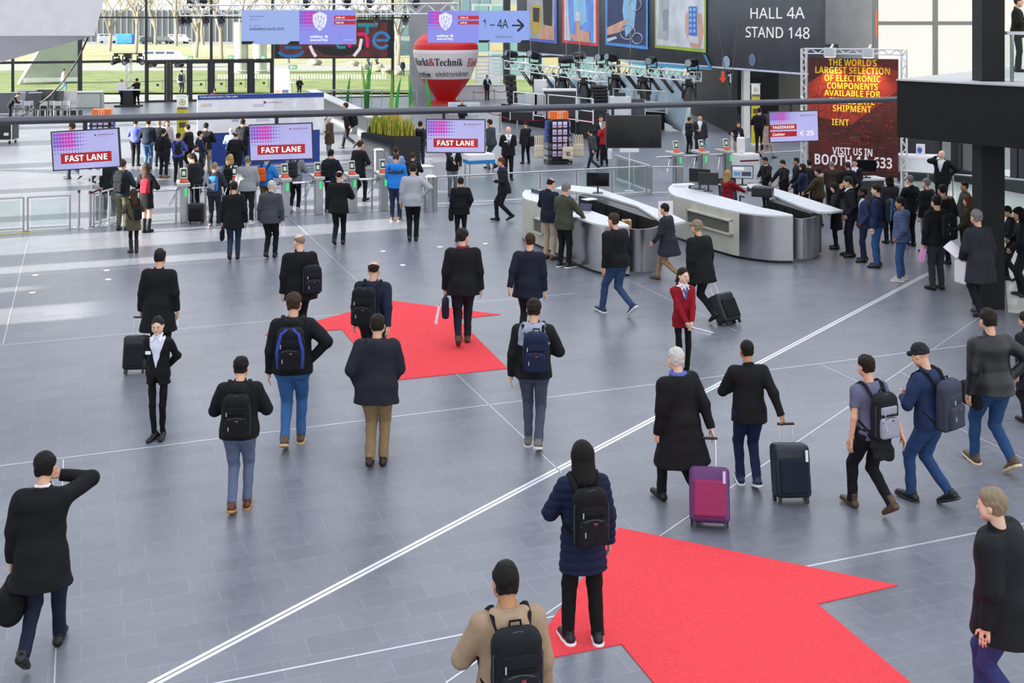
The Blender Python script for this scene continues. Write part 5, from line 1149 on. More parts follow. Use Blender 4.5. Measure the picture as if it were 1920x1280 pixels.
# ---- brochure stands with tote bags
def infostand(px, py, w, h, label, D_=None):
    p = G(px, py); o = empty('brochure_stand', p, R(12), label, 'stand', 'orange brochure stands'); M3 = Matrix.Rotation(R(12), 3, 'Z')
    def Fr(face):
        a = face * math.pi / 2; u = M3 @ Vector((math.cos(a), math.sin(a), 0)); n = Vector((u.y, -u.x, 0)); return Frame(p + n * (w / 2) - u * (w / 2), u)
    f_ = Frame(p, M3 @ Vector((1, 0, 0)))
    MB().box(p + Z * (h * .45), (w * .86, w * .86, h * .8), f_.u).build('core', plastic('23242a'), o)
    MB().box(p + Z * (h - .14), (w * .9, w * .9, .28), f_.u).build('orange_cube', paint('ef6c1f'), o); MB().box(p + Z * .1, (w * 1.25, w * 1.25, .06), f_.u).build('base', plastic('1b1c1f'), o)
    for k in range(4):
        q = p + M3 @ Vector(((k % 2 - .5) * w * 1.15, (k // 2 - .5) * w * 1.15, .035)); MB().tube([q - f_.u * .02, q + f_.u * .02], .035, 10).build('castor', plastic('111111'), o, smooth=True)
    for face in (0, 1, 3):
        g = Fr(face); lv = 5
        for j in range(lv):
            z0 = .25 + j * (h - .62) / lv; MB().rect(g, .02, z0, w - .02, z0 + .06, .10, -.02).build('shelf', plastic('1c1d22'), o)
            for i in range(3 if face != 3 else 0):
                x = .06 + i * (w - .12) / 3; bo = MB().slabpoly([(x, z0 + .062), (x + .15, z0 + .062), (x + .15, z0 + .27), (x, z0 + .27)], g, .02, .02).build('brochure', paint('d9dcf2')); tag(bo, 'white lilac brochure in the ' + label, 'brochure', 'brochures in the ' + label)
                MB().slabpoly([(x + .01, z0 + .10), (x + .14, z0 + .10), (x + .14, z0 + .17), (x + .01, z0 + .17)], g, .002, .041).build('print', paint('c77ab4'), bo)
        q = MB(); q.rect(g, w * .26, h - .25, w * .5, h - .03, .004, -.035 + .0); q = MB(); x0, x1, y0, y1 = w * .36, w * .64, h - .25, h - .03
        for r_ in ((x0, y0, x1, y0 + .016), (x0, y1 - .016, x1, y1), (x0, y0, x0 + .016, y1), (x1 - .016, y0, x1, y1)): q.rect(g, *r_, .004, -.045 + .01)
        q.rect(g, w * .48, y0 + .05, w * .52, y0 + .13, .004, -.035); q.rect(g, w * .48, y0 + .15, w * .52, y0 + .18, .004, -.035); q.build('info_symbol', paint('fbf3ea'), o)
    for sx in (-1, 1): MB().box(p + M3 @ Vector((sx * w * .56, .05, h * .62)), (.08, w * .5, h * .38), f_.u).build('blue_side', paint('1f49a8'), o)
    return p, o, f_
p, o, f_ = infostand(1046, 306, .72, 1.95, 'orange topped brochure stand with tote bags hung on it')
def tote(c, w, h, label, yaw=0.0, fold=False, group='tote bags on the brochure stand', mark=True):
    c = Vector(c); f = Field((-w, -.2, -h - .5), (w, .2, .1), .014); f.rbox((0, 0, -.34 - h / 2), (w / 2, .045 if not fold else .06, h / 2), .04); f.wrinkle(.010, 4, 22)
    o = f.mesh('tote_bag', cloth('d9cdb4')); tag(o, label, 'bag', group)
    for y in (-.03, .03): MB().tube([(-w * .22, y, -.34), (-w * .14, y, -.08), (-.02, y * .4, 0), (.02, y * .4, 0), (w * .14, y, -.08), (w * .22, y, -.34)], .014, 6, flat=.4, side=(0, 1, 0)).build('handle', cloth('d9cdb4'), o, smooth=True)
    if mark: MB().box((0, -.062, -.34 - h * .55), (.12, .008, .12)).build('print', paint('22252c'), o); MB().box((0, -.067, -.34 - h * .55), (.05, .006, .05)).build('print', paint('d9dce2'), o)
    o.location = c; o.rotation_euler = (0, 0, yaw)
n_ = f_.u.cross(Z)
tote(p + n_ * .62 + f_.u * .22 + Z * 1.02, .42, .46, 'cream tote bag with a dark square print hung at the front of the brochure stand', R(12))
for i in range(4):
    for sx in (-1, 1): tote(p + f_.u * (sx * (.62 + .09 * i)) + n_ * (.05 + .03 * i) + Z * 1.06, .34, .48, 'folded cream tote bag hanging on the %s side of the brochure stand' % ('left' if sx < 0 else 'right'), R(12 + 78), True, 'folded tote bags on the %s side of the stand' % ('left' if sx < 0 else 'right'), False)
infostand(192, 300, .72, 1.95, 'orange topped stand behind the leftmost FAST LANE screen')

# ---- turnstiles
def turnstile(p, label, group, flip=1, arms=True):
    o = empty('turnstile', p, rz_of(U), label, 'turnstile', group); X, Y = U, V
    MB().box(p + Z * .49, (.20, .30, .98), X).build('pillar', steel(), o, bevel=.01); MB().box(p + Z * 1.0 + Y * .18, (.30, .80, .10), X).build('housing', mat('satin steel', 'c6c8c6', rough=.35, metal=.8), o, bevel=.02)
    MB().box(p - Y * .155 + Z * .80 + X * .03, (.06, .012, .20), X).build('signal_lamp', glow('2fe07a', 1.1), o)
    b = MB(); h_ = p + Z * .86 + Y * .2 - X * .16 * flip
    for d in (Vector((-1, 0, .05)), Vector((-.38, .35, -.85)), Vector((-.38, -.35, -.85))):
        b.tube([h_, h_ + (X * d.x * flip + Y * d.y + Z * d.z).normalized() * .52], .017, 8)
    b.build('tripod_arms', chrome(), o, smooth=True); MB().sphere(h_, .06, 12).build('hub', steel(), o, smooth=True)
    rd = p + Z * 1.06 + Y * .05; MB().tube([rd, rd + Z * .06], [.12, .09], 14).build('reader_base', plastic('e8572a'), o, smooth=True)
    f3 = Frame(rd + Z * .07 - X * .09, X, (Z * .94 + Y * .34).normalized()); r = MB().rect(f3, 0, 0, .18, .30, .07, -.05).build('reader', plastic('c9c9bf'), o, bevel=.015); MB().rect(f3, .02, .04, .16, .26, .004, .021).build('reader_screen', plastic('1f2a24'), r); MB().rect(f3, .05, .09, .13, .2, .003, .026).build('reader_symbol', glow('c8e8d4', .8), r)
T0 = G(345, 416)
names = ['leftmost turnstile in the left row beside the man in the padded jacket', 'turnstile behind the group with the blonde woman', 'turnstile beside the grey backpack in the left row', 'turnstile in the left row with a clear gap behind it', 'turnstile partly hidden by the balding man in black', 'rightmost turnstile in the left row beside the blue ski jacket']
for x, nm in zip((345, 440, 535, 597, 661, 719), names): turnstile(on_line(T0, U, x), nm, 'left row of turnstiles')
T1 = G(1270, 346)
for x, nm in zip((1270, 1318, 1364), ('leftmost turnstile in the right row behind the counters', 'middle turnstile in the right row behind the counters', 'rightmost turnstile in the right row, beside the white cabinet')): turnstile(on_line(T1, U, x), nm, 'right row of turnstiles')
def rail_run(p0, p1, h, n, label, glass=True, r=.025, name='barrier', foot=True, group=None, gap=.0):
    o = empty(name, (p0 + p1) / 2, 0, label, 'barrier', group); d = (p1 - p0).normalized(); L_ = (p1 - p0).length
    MB().tube([p0 + Z * h, p1 + Z * h], r, 10).build('top_rail', steel(), o, smooth=True); MB().tube([p0 + Z * .08, p1 + Z * .08], r * .8, 8).build('bottom_rail', steel(), o, smooth=True)
    f3 = Frame(p0, d)
    for i in range(n + 1):
        q = p0 + d * (L_ * i / n); b = MB(); b.tube([q, q + Z * (h + .01)], r * .9, 10)
        if foot: b.cyl(q, .07, .015, 16)
        b.build('post', steel(), o, smooth=True)
        if glass and i < n: MB().rect(f3, L_ * i / n + .08, .14, L_ * (i + 1) / n - .08, h - .07, .01).build('glass_panel', glassm('e4efec'), o)
    return o
for a, b_ in ((345, 440), (440, 535), (535, 597), (597, 661), (661, 719)):
    p, q = on_line(T0, U, a) + U * .2, on_line(T0, U, b_) - U * .95
    q = p + U * max(.35, (on_line(T0, U, b_) - p).dot(U) - .95)
    o = empty('gate_bar', p, 0, {345: 'steel gate bar right of the leftmost turnstile', 440: 'steel gate bar behind the grey jacketed man', 535: 'steel gate bar right of the grey backpack', 597: 'steel gate bar behind the balding man in black', 661: 'steel gate bar at the right end of the left row'}[a], 'barrier', 'gate bars between turnstiles'); MB().tube([p + Z * .88, q + Z * .88], .022, 10).build('bar', chrome(), o, smooth=True); MB().tube([q, q + Z * .9], .025, 10).build('post', steel(), o, smooth=True)
tl = on_line(T0, U, 150)
MB().bar(on_line(T0, U, 215) + Z * .004, on_line(T0, U, 1215) + Z * .004, .16, .008).build('trim_threshold', steel(), kind='structure')
rail_run(on_line(T0, U, -60), on_line(T0, U, 48) - U * .05, .86, 1, 'glass barrier at the far left edge of the hall')
rail_run(on_line(T0, U, 52), on_line(T0, U, 131), .86, 1, 'glass barrier left of the round stanchions')
p = on_line(T0, U, 176); rail_run(p, p + U * .75 + V * 1.2, .86, 2, 'folding glass gate behind the round stanchions')
rail_run(p + U * 1.0, on_line(T0, U, 330), .86, 1, 'steel barrier bar left of the first turnstile', False)
def stanchion(p, label, h=.95):
    o = empty('stanchion', p, 0, label, 'stanchion', 'round based stanchions'); MB().lathe([(.001, 0), (.17, 0), (.17, .012), (.05, .03), (.028, .05)], p, 24).build('base', steel(), o, smooth=True); MB().cyl(p, .027, h - .05, 14).build('post', steel(), o, smooth=True); MB().cyl(p + Z * (h - .05), .036, .07, 14).build('head', plastic('3a3c40'), o, smooth=True)
S1, S2, S3 = G(148, 427), G(169, 429), G(188, 424)
stanchion(S1, 'leftmost of three round based stanchions beside the glass barrier'); stanchion(S2, 'stanchion with a belt, carrying the sign pole, beside the glass barrier'); stanchion(S3, 'stanchion nearest the folding glass gate')
for a, b_, lab in ((S2, S3 + V * .4, 'short dark red belt between the left stanchions'),): tag(MB().bar(a + Z * .9, b_ + Z * .9, .01, .05).build('belt', cloth('6a1a22')), lab, 'belt')
def poleboard(px, py, topy, w, h, label, marks=True):
    p = G(px, py); d = p.y; o = empty('pole_sign', p, 0, label, 'sign', 'white signs on poles'); z1 = HCAM - (topy - HORIZON) * d / FPX
    MB().cyl(p, .018, z1, 10).build('pole', paint('e8e8e8'), o, smooth=True); MB().cyl(p, .16, .015, 20).build('base', paint('d8d8d8'), o); W_, H_ = w * d / FPX, h * d / FPX; f3 = Frame(p + Vector((-W_ / 2, -.03, z1 - H_)), (1, .05, 0)); MB().rect(f3, 0, 0, W_, H_, .02).build('board', paint('ededf0'), o)
    if marks:
        for x in (.48, .82): 
            b = MB(); r_ = H_ * .24; b.tube([f3(W_ * x + r_ * math.cos(i * .5236), H_ * .72 + r_ * math.sin(i * .5236), .024) for i in range(13)], r_ * .12, 5); b.tube([f3(W_ * x - r_ * .7, H_ * .72 + r_ * .7, .024), f3(W_ * x + r_ * .7, H_ * .72 - r_ * .7, .024)], r_ * .12, 5); b.build('prohibition_mark', plastic('2a2a2e'), o)
poleboard(171, 426, 304, 42, 25, 'white pole sign with two round marks under the leftmost FAST LANE screen')
poleboard(1180, 358, 277, 36, 8, 'white pole sign under the switched off black screen', False)
for i, x in enumerate((-6, 8, 26, 43, 56)):
    p = on_line(T0, U, x) - V * .22; MB().prism([((p + U * a + V * c).x, (p + U * a + V * c).y) for a, c in ((-.1, -.05), (.08, -.05), (.1, .05), (-.08, .05))], .001, .006).build('trim_yellow_mark_%d' % (i + 1), paint('e2cf3a'), kind='structure')
# right barriers
rail_run(on_line(T0, U, 799), on_line(T0, U, 1212), .86, 6, 'long glass barrier from the steel bin to the right turnstiles')
p = on_line(T0, U, 1215); rail_run(p + U * .1, p + U * .35 + V * 3.0, .86, 2, 'glass barrier running back beside the right turnstiles')
p = G(1222, 366); rail_run(p, p + U * .9 - V * .3, .86, 1, 'short steel gate with a foot plate at the right turnstiles', False)
rail_run(on_line(T1, U, 1432), on_line(T1, U, 1505), .9, 1, 'glass barrier before the red poster')
for i, (x0, x1, lab) in enumerate(((1275, 1310, 'steel gate bar between the first and middle right turnstiles'), (1322, 1358, 'steel gate bar between the middle and last right turnstiles'), (1232, 1262, 'steel gate bar left of the right turnstiles'))):
    p, q = on_line(T1, U, x0), on_line(T1, U, x1); o = empty('gate_bar', p, 0, lab, 'barrier', 'gate bars at the right turnstiles'); MB().tube([p + Z * .92, q + Z * .92], .022, 10).build('bar', chrome(), o, smooth=True); MB().tube([q, q + Z * .95], .025, 10).build('post', steel(), o, smooth=True)
p = G(1398, 345); o = empty('service_cabinet', p, rz_of(U), 'white service cabinet at the end of the right turnstiles', 'cabinet'); MB().box(p + Z * .5, (.75, .5, 1.0), U).build('body', paint('e3e4e2'), o, bevel=.02); MB().box(p + Z * .5 - V * .255, (.68, .012, .85), U).build('door', paint('d6d7d6'), o)
tag(MB().box(p + Z * 1.28 - U * .18, (.26, .16, .52), U).build('ticket_scanner', paint('ececea'), bevel=.05), 'rounded white scanner standing on the white service cabinet', 'scanner')
p = G(1413, 350); tag(MB().bar(p + Z * .84 - U * .5, p + Z * .84 + U * .2, .01, .05).build('belt', cloth('5a1a22')), 'dark red belt across the gap beside the white cabinet', 'belt')
# bins and white table
def bin_(px, py, label, h=.92, r=.17):
    p = G(px, py); o = empty('litter_bin', p, 0, label, 'bin', 'steel litter bins'); MB().lathe([(.001, 0), (r, 0), (r, h), (r * .9, h), (r * .85, h - .03)], p, 28).build('body', steel(), o, smooth=True); MB().lathe([(r * .86, 0), (r * 1.03, 0), (r * 1.03, .05), (r * .6, .09), (r * .3, .03)], p + Z * h, 28).build('lid', chrome(), o, smooth=True)
bin_(710, 340, 'steel litter bin at the corner of the reed planter', 1.0, .2); bin_(807, 396, 'steel litter bin beside the man in the light grey blazer', .92, .19)
p = G(806, 365); o = empty('reader_column', p, 0, 'small steel column behind the litter bin near the light grey blazer', 'column'); MB().cyl(p, .06, .95, 14).build('post', steel(), o, smooth=True); MB().box(p + Z * 1.0, (.16, .12, .14)).build('head', plastic('c9cac6'), o)
p = G(798, 372); o = empty('wall_cabinet', p, rz_of(U), 'low white cabinet behind the man in the light grey blazer', 'cabinet'); MB().box(p + Z * .45 + V * .5, (.6, .5, .9), U).build('body', paint('e4e5e6'), o, bevel=.015); MB().box(p + Z * .91 + V * .5, (.66, .56, .03), U).build('top', paint('eeeeee'), o)
p = G(898, 327); o = empty('draped_table', p, 0, 'table under a white cloth with a blue edge right of the leaning staff man', 'table'); MB().box(p + Z * .62, (.95, .6, .22), U).build('cloth', cloth('eeeef2'), o, bevel=.03); MB().box(p + Z * .46, (.97, .62, .12), U).build('cloth_edge', cloth('2f86c4'), o); b = MB()
for i in (-1, 1):
    for j in (-1, 1): MB().tube([p + U * .42 * i + V * .25 * j, p + U * .42 * i + V * .25 * j + Z * .5], .02, 8).build('leg', steel(), o)
for i, (x, y) in enumerate(((937, 252), (970, 262))): stanchion(G(x, y), ['stanchion with a red rope left of the brochure stand', 'stanchion with a red rope behind the person with the shoulder bag'][i])
def rope(pts, label, sag=.25):
    b = MB(); c = [Vector(p) for p in pts]; q = []
    for a, d in zip(c, c[1:]): q += [a + (d - a) * (i / 6) - Z * sag * math.sin(math.pi * i / 6) for i in range(6)]
    tag(MB().tube(q + [c[-1]], .02, 6).build('rope', cloth('8c1f2c'), smooth=True), label, 'rope')
rope([G(905, 238) + Z * .9, G(937, 252) + Z * .9, G(970, 262) + Z * .9, G(1030, 262) + Z * .95], 'dark red rope in front of the black stage, left of the brochure stand', .08); rope([G(1075, 262) + Z * .95, G(1140, 262) + Z * .95], 'dark red rope running behind the brochure stand to the right', .1)
rope([G(888, 196) + Z * .8, G(925, 192) + Z * .8, G(950, 194) + Z * .8], 'dark red rope at the foot of the balloon', .1)
for x, y, lab in ((888, 197, 'stanchion by the balloon holding the rope'), (927, 197, 'stanchion holding the rope under the man in the dark suit')): stanchion(G(x, y), lab, .85)
# ---- counters
def offset_poly(pts): return pts
def at_top(x, y, z): return G(x, y, z)
def counter(label, outer, inner, steel_from, hz, niches, gate, plank, back_in, group='reception counters'):
    """front wall: stone then brushed steel, pale top; swing gate; back worktop on dark drawers"""
    o = empty('reception_counter', at_top(*outer[0], hz), 0, label, 'counter', group)
    O = [at_top(x, y, hz) for x, y in outer]; I = [at_top(x, y, hz) for x, y in inner]
    def smooth_(P, n=6):
        out = []; m = len(P)
        for i in range(m - 1):
            p0, p1, p2, p3 = P[max(i - 1, 0)], P[i], P[i + 1], P[min(i + 2, m - 1)]
            for k in range(n):
                t = k / n; out.append(.5 * ((2 * p1) + (p2 - p0) * t + (2 * p0 - 5 * p1 + 4 * p2 - p3) * t * t + (3 * p1 - p0 - 3 * p2 + p3) * t ** 3))
        return out + [P[-1]]
    Os = smooth_(O); Is = smooth_(I)
    MB().prism([(p.x, p.y) for p in Os] + [(p.x, p.y) for p in reversed(Is)], hz - .035, hz).build('top', mat('pale stone top', 'd3d6d6', rough=.45, noise=.06), o)
    k = next(i for i, p in enumerate(Os) if (p.x / p.y) >= (steel_from - 960) / FPX)
    st = mat('counter stone', 'c6c4b6', rough=.6, noise=.10, nscale=2.5)
    def wall(P, m, nm, t=.06, zt=hz - .035, z0=.06):
        b = MB(); inn = []
        for i, p in enumerate(P):
            d = (P[min(i + 1, len(P) - 1)] - P[max(i - 1, 0)]).normalized(); inn.append(p + Vector((-d.y, d.x, 0)) * t)
        n = len(P)
        vs = [Vector((p.x, p.y, z0)) for p in P] + [Vector((p.x, p.y, zt)) for p in P] + [Vector((p.x, p.y, z0)) for p in inn] + [Vector((p.x, p.y, zt)) for p in inn]; fs = []
        for i in range(n - 1): fs += [(i, i + 1, n + i + 1, n + i), (2 * n + i + 1, 2 * n + i, 3 * n + i, 3 * n + i + 1), (n + i, n + i + 1, 3 * n + i + 1, 3 * n + i)]
        fs += [(0, n, 3 * n, 2 * n), (n - 1, 3 * n - 1, 4 * n - 1, 2 * n - 1)]
        b.add(vs, fs); return b.build(nm, m, o, smooth=True)
    wall(Os[:k + 1], st, 'stone_front'); wall(Os[k:], mat('curved steel', 'c2c3c5', rough=.27, metal=1.0, noise=.05), 'steel_front'); wall([p for p in Is], plastic('24262a'), 'inner_lining', -.03)
    wall([p + (Vector((0, .06, 0))) for p in Os], plastic('1a1a1c'), 'plinth', .05, .07, 0.0)
    for (x0, y0, x1, y1, z0, z1) in niches:
        p, q = at_top(x0, y0, hz), at_top(x1, y1, hz); d = (q - p).normalized(); nn = Vector((d.y, -d.x, 0)); f3 = Frame(Vector((p.x, p.y, 0)), d); L_ = (q - p).length
        fm = MB(); t_ = .035
        fm.rect(f3, 0, z0, L_, z0 + t_, .13, -.02); fm.rect(f3, 0, z1 - t_, L_, z1, .13, -.02); fm.rect(f3, 0, z0, t_, z1, .13, -.02); fm.rect(f3, L_ - t_, z0, L_, z1, .13, -.02); fm.build('niche_frame', st, o); MB().rect(f3, t_, z0 + t_, L_ - t_, z1 - t_, .06, .0).build('niche', mat('niche', '66655d', rough=.6), o)  # niche panel coloured darker to stand for the shade in the recess
    Gt = smooth_([at_top(x, y, .95) for x, y in gate]); wall(Gt, mat('gate steel', 'a3a5a8', rough=.34, metal=1.0, noise=.06), 'swing_gate', .04, .95); 
    P = [at_top(x, y, hz) for x, y in plank]; MB().prism([(p.x, p.y) for p in P], hz - .045, hz).build('worktop', mat('pale stone top', 'd3d6d6'), o)
    B = [at_top(x, y, hz) for x, y in back_in]; MB().prism([(p.x, p.y) for p in B], .05, hz - .05).build('drawer_unit', plastic('1f2023'), o)
    d = (B[1] - B[0]).normalized(); f3 = Frame(Vector((B[0].x, B[0].y, 0)), d); L_ = (B[1] - B[0]).length
    dn = f3.n if f3.n.y < 0 else -f3.n
    b = MB()
    for i in range(1, 5): b.rect(f3, L_ * i / 5 - .012, .1, L_ * i / 5 + .012, hz - .1, .012, 0 if f3.n.y < 0 else -.012)
    b.build('drawer_gap', plastic('0d0d0f'), o)
    for i in range(2):
        q = P[0] + (P[-1] - P[0]) * (.86 + .09 * i) ; MB().tube([q + Z * -.02, q + Z * .03], .045, 14).build('round_lock', chrome(), o, smooth=True)
    return o
counter('left curved reception counter with a small niche and brushed steel nose',
        [(984, 356), (979, 364), (984, 372), (1008, 379), (1045, 392), (1085, 409), (1128, 421), (1180, 424)], [(1016, 355), (1012, 362), (1030, 370), (1062, 381), (1100, 392), (1140, 406), (1160, 413), (1178, 421)], 1068, 1.05,
        [(1006, 379, 1024, 385, .36, .72)], [(1181, 429), (1200, 430), (1222, 428), (1236, 424)], [(1040, 353), (1130, 366), (1195, 386), (1236, 412), (1262, 419), (1286, 414), (1262, 402), (1180, 372), (1120, 352), (1060, 346)], [(1085, 362), (1225, 408), (1242, 402), (1110, 356)])
counter('right curved reception counter with a long niche and brushed steel nose',
        [(1262, 344), (1253, 353), (1262, 365), (1292, 374), (1340, 387), (1386, 397), (1440, 403), (1487, 404)], [(1296, 343), (1290, 352), (1310, 358), (1345, 366), (1385, 377), (1425, 388), (1455, 394), (1486, 402)], 1380, 1.05,
        [(1292, 374, 1376, 395, .50, .84)], [(1488, 409), (1506, 410), (1523, 408), (1536, 404)], [(1385, 348), (1447, 365), (1500, 386), (1535, 397), (1560, 397), (1581, 394), (1545, 382), (1490, 364), (1440, 349), (1410, 344)], [(1440, 372), (1520, 396), (1540, 390), (1462, 366)])
# things on and behind the counters
def monitor(p, yaw, label, on=False, s=1.0, name='monitor'):
    p = Vector(p); o = empty(name, p, yaw, label, 'monitor'); M3 = Matrix.Rotation(yaw, 3, 'Z'); u = M3 @ Vector((1, 0, 0)); n = M3 @ Vector((0, -1, 0))
    MB().box(p + Z * .01, (.24 * s, .2 * s, .02), u).build('foot', plastic('2a2b2e'), o); MB().tube([p, p + Z * .2 * s], .022, 10).build('stand', plastic('2a2b2e'), o); c = p + Z * .34 * s
    MB().box(c, (.56 * s, .05, .34 * s), u).build('housing', plastic('17181b'), o, bevel=.008); f3 = Frame(c - u * .26 * s - Z * .15 * s + n * .026, u); MB().rect(f3, 0, 0, .52 * s, .30 * s, .003).build('display', glow('b9c4d6', .7) if on else mat('monitor off', '0b0c0f', rough=.15), o)
    if on:
        MB().rect(f3, .02, .2, .3, .28, .002, .003).build('window_bar', glow('e8eaf2', .9), o); MB().rect(f3, .04, .06, .2, .15, .002, .003).build('picture', glow('5a92c8', .8), o); MB().rect(f3, .24, .05, .48, .16, .002, .003).build('picture', glow('454a60', .6), o)
monitor(G(1121, 362, 1.05) + Vector((0, 0, 0)), R(-6), 'black monitor on the back worktop of the left counter')
monitor(G(1392, 347, 1.05), R(-8), 'lit monitor on the right counter in front of the woman in red', True)
monitor(G(1312, 354, 1.05), R(150), 'black monitor seen from behind at the left end of the right counter'); monitor(G(1328, 358, 1.05), R(170), 'second black monitor seen from behind on the right counter', s=.9)
pd_ = G(1603, 392); o = empty('info_desk', pd_, 0, 'dark info desk carrying the big screen before the red poster', 'desk'); MB().box(pd_ + Z * .42, (1.5, .55, .84), (1, .2, 0)).build('body', plastic('26272b'), o); MB().box(pd_ + Z * .86, (1.6, .65, .05), (1, .2, 0)).build('top', paint('cfd0d2'), o)
monitor(pd_ + Z * .885 + Vector((.32, 0, 0)), R(-14), 'big dark screen in front of the red poster lettering', s=1.0)
def tablet(p, yaw, label):
    p = Vector(p); o = empty('laptop', p, yaw, label, 'laptop'); M3 = Matrix.Rotation(yaw, 3, 'Z'); u = M3 @ Vector((1, 0, 0)); v = M3 @ Vector((0, 1, 0)); MB().box(p + Z * .008, (.30, .2, .016), u).build('keyboard', plastic('c9cacc'), o); f3 = Frame(p + v * .1 - u * .15, u, (Z * .8 + v * .5).normalized()); MB().rect(f3, 0, 0, .30, .2, .012, -.012).build('lid', plastic('2a2c30'), o); MB().rect(f3, .012, .012, .288, .188, .002, .001).build('display', mat('laptop display', '3a3450', rough=.2), o)
tablet(G(1092, 398, 1.05), R(-28), 'small laptop open on the left counter beside the man in the green blazer')
tag(MB().box(G(1085, 406, 1.056), (.30, .21, .006), Vector((.9, -.4, 0))).build('leaflet', paint('e9d8e4')), 'pale pink leaflet lying on the left counter under the laptop', 'paper')
for i, (x, y, lab, cl) in enumerate(((1275, 349, 'lilac leaflets fanned out at the left end of the right counter', 'cfc2dc'), (1290, 346, 'white papers at the left end of the right counter', 'ececf2'), (1338, 346, 'pink paper pile by the monitors on the right counter', 'dcc6dc'), (1105, 374, 'white papers on the back worktop of the left counter', 'eeeef2'))): tag(MB().box(G(x, y, 1.052) + Z * .008, (.32, .24, .016), Vector((.9, -.3 + .3 * i, 0))).build('leaflet_pile', paint(cl)), lab, 'papers')
def phone_desk(p, label): p = Vector(p); o = empty('desk_phone', p, 0, label, 'telephone'); MB().box(p + Z * .03, (.2, .2, .06), taper=.8).build('base', plastic('202226'), o); MB().tube([p + Vector((-.07, -.08, .075)), p + Vector((-.07, 0, .095)), p + Vector((-.07, .08, .075))], .022, 8).build('receiver', plastic('18191c'), o, smooth=True)
phone_desk(G(1408, 358, 1.05), 'black desk phone beside the lit monitor')
tag(MB().box(G(1430, 368, 1.05) + Z * .12, (.5, .35, .24), Vector((.93, -.36, 0))).build('printer', plastic('26272b'), bevel=.03), 'black printer with a dark red lid on the right counter', 'printer')
def chair(px, py, yaw, label, z=0):
    p = G(px, py); o = empty('office_chair', p, yaw, label, 'chair', 'office chairs behind the counters'); M3 = Matrix.Rotation(yaw, 3, 'Z')
    def q(x, y, z): return p + M3 @ Vector((x, y, z))
    for i in range(5):
        a = i * 1.2566; b = MB(); b.tube([q(0, 0, .09), q(.3 * math.cos(a), .3 * math.sin(a), .06)], .02, 6); b.build('leg', plastic('202124'), o); MB().sphere(q(.3 * math.cos(a), .3 * math.sin(a), .03), .03, 8).build('castor', plastic('101010'), o)
    MB().tube([q(0, 0, .08), q(0, 0, .46)], .03, 10).build('gas_lift', steel(), o); MB().box(q(0, 0, .5), (.5, .48, .09), M3 @ Vector((1, 0, 0))).build('seat', cloth('24262b'), o, bevel=.03)
    f3 = Frame(q(-.24, -.24, .58), M3 @ Vector((1, 0, 0)), (M3 @ Vector((0, -.2, 1))).normalized()); MB().rect(f3, 0, 0, .48, .58, .03).build('backrest', mat('mesh back', '4a5560', rough=.5), o, bevel=.01); b = MB()
    for r_ in ((0, 0, .48, .03), (0, .55, .48, .58), (0, 0, .03, .58), (.45, 0, .48, .58)): b.rect(f3, *r_, .05, -.01)
    b.build('back_frame', plastic('1b1c1f'), o); b = MB()
    for x in (-.27, .27): b.tube([q(x, -.1, .5), q(x, -.1, .72), q(x, .16, .72)], .02, 6)
    b.build('armrest', plastic('1b1c1f'), o)
chair(1088, 462, R(-115), 'dark office chair with a mesh back inside the left counter'); chair(1030, 440, R(-60), 'dark office chair half hidden behind the man in the navy blazer'); chair(1372, 420, R(190), 'office chair with a navy coat hung over it behind the woman in red')
p = G(1176, 418, .7)
for i, (dx, cl, lab) in enumerate(((0, 'b98b54', 'tan folder standing on the shelf inside the left counter'), (.07, '9a744a', 'brown folder standing on the shelf inside the left counter'), (.14, 'c79a5e', 'light tan folder at the right end of the shelf inside the left counter'))):
    q = G(1170, 428, .75) + Vector((dx, .12 + dx * .2, 0)); tag(MB().box(q, (.06, .25, .32)).build('folder', paint(cl)), lab, 'folder')
f3 = Frame(G(1240, 412, 1.05), (1, .1, 0)); tag(MB().rect(f3, -.07, .0, .25, .40, .02).build('poster_stand', paint('efe6ee')), 'white poster standing on the end of the left counter', 'poster'); 
# ================================================================ STAGE, BANNER, POSTER, RIGHT SIDE
# ---- stage platform
st_pts = [G(940, 228), G(1105, 254), G(1246, 243), G(1205, 205), G(1010, 196)]; zs = 1.0
o = empty('stage', st_pts[0], 0, 'black stage platform with a grey deck beyond the brochure stand', 'stage')
MB().prism([(p.x, p.y) for p in st_pts], 0, zs - .06).build('skirt', cloth('15161a'), o); MB().prism([(p.x, p.y) for p in st_pts], zs - .06, zs).build('deck', paint('8e9296'), o)
# blue white drape: backdrop with folds, sweeping down at the right end
b = MB(); n = 46; rows = 8; ln = [Q(1010, 150, 66.5), Q(1150, 141, 62), Q(1306, 140, 54.5)]; lb = [Q(1010, 180, 66.5), Q(1160, 188, 62), G(1276, 247) + Z * .04]
def lerp3(P, t): return P[0].lerp(P[1], t * 2) if t < .5 else P[1].lerp(P[2], t * 2 - 1)
vs = []
for i in range(n + 1):
    t = i / n
    for j in range(rows + 1):
        s_ = j / rows; p = lerp3(ln, t).lerp(lerp3(lb, t), s_); vs.append(p + Vector((.05 * math.sin(i * 2.1), .16 * math.sin(i * 1.7 + s_ * 1.2) + .1 * math.sin(i * .9 + j), .05 * math.sin(i * .7 + j * 1.3))))
fs = [(i * (rows + 1) + j, (i + 1) * (rows + 1) + j, (i + 1) * (rows + 1) + j + 1, i * (rows + 1) + j + 1) for i in range(n) for j in range(rows)]
b.add(vs, fs); dr = b.build('stage_drape', mat('blue white cloth', 'b7cbd6', rough=.75, noise=.14, nscale=.8, bump=.4, bscale=5), smooth=True, label='pale blue white drape hung across the back of the stage', cat='drape')
sm = dr.modifiers.new('solid', 'SOLIDIFY'); sm.thickness = .03
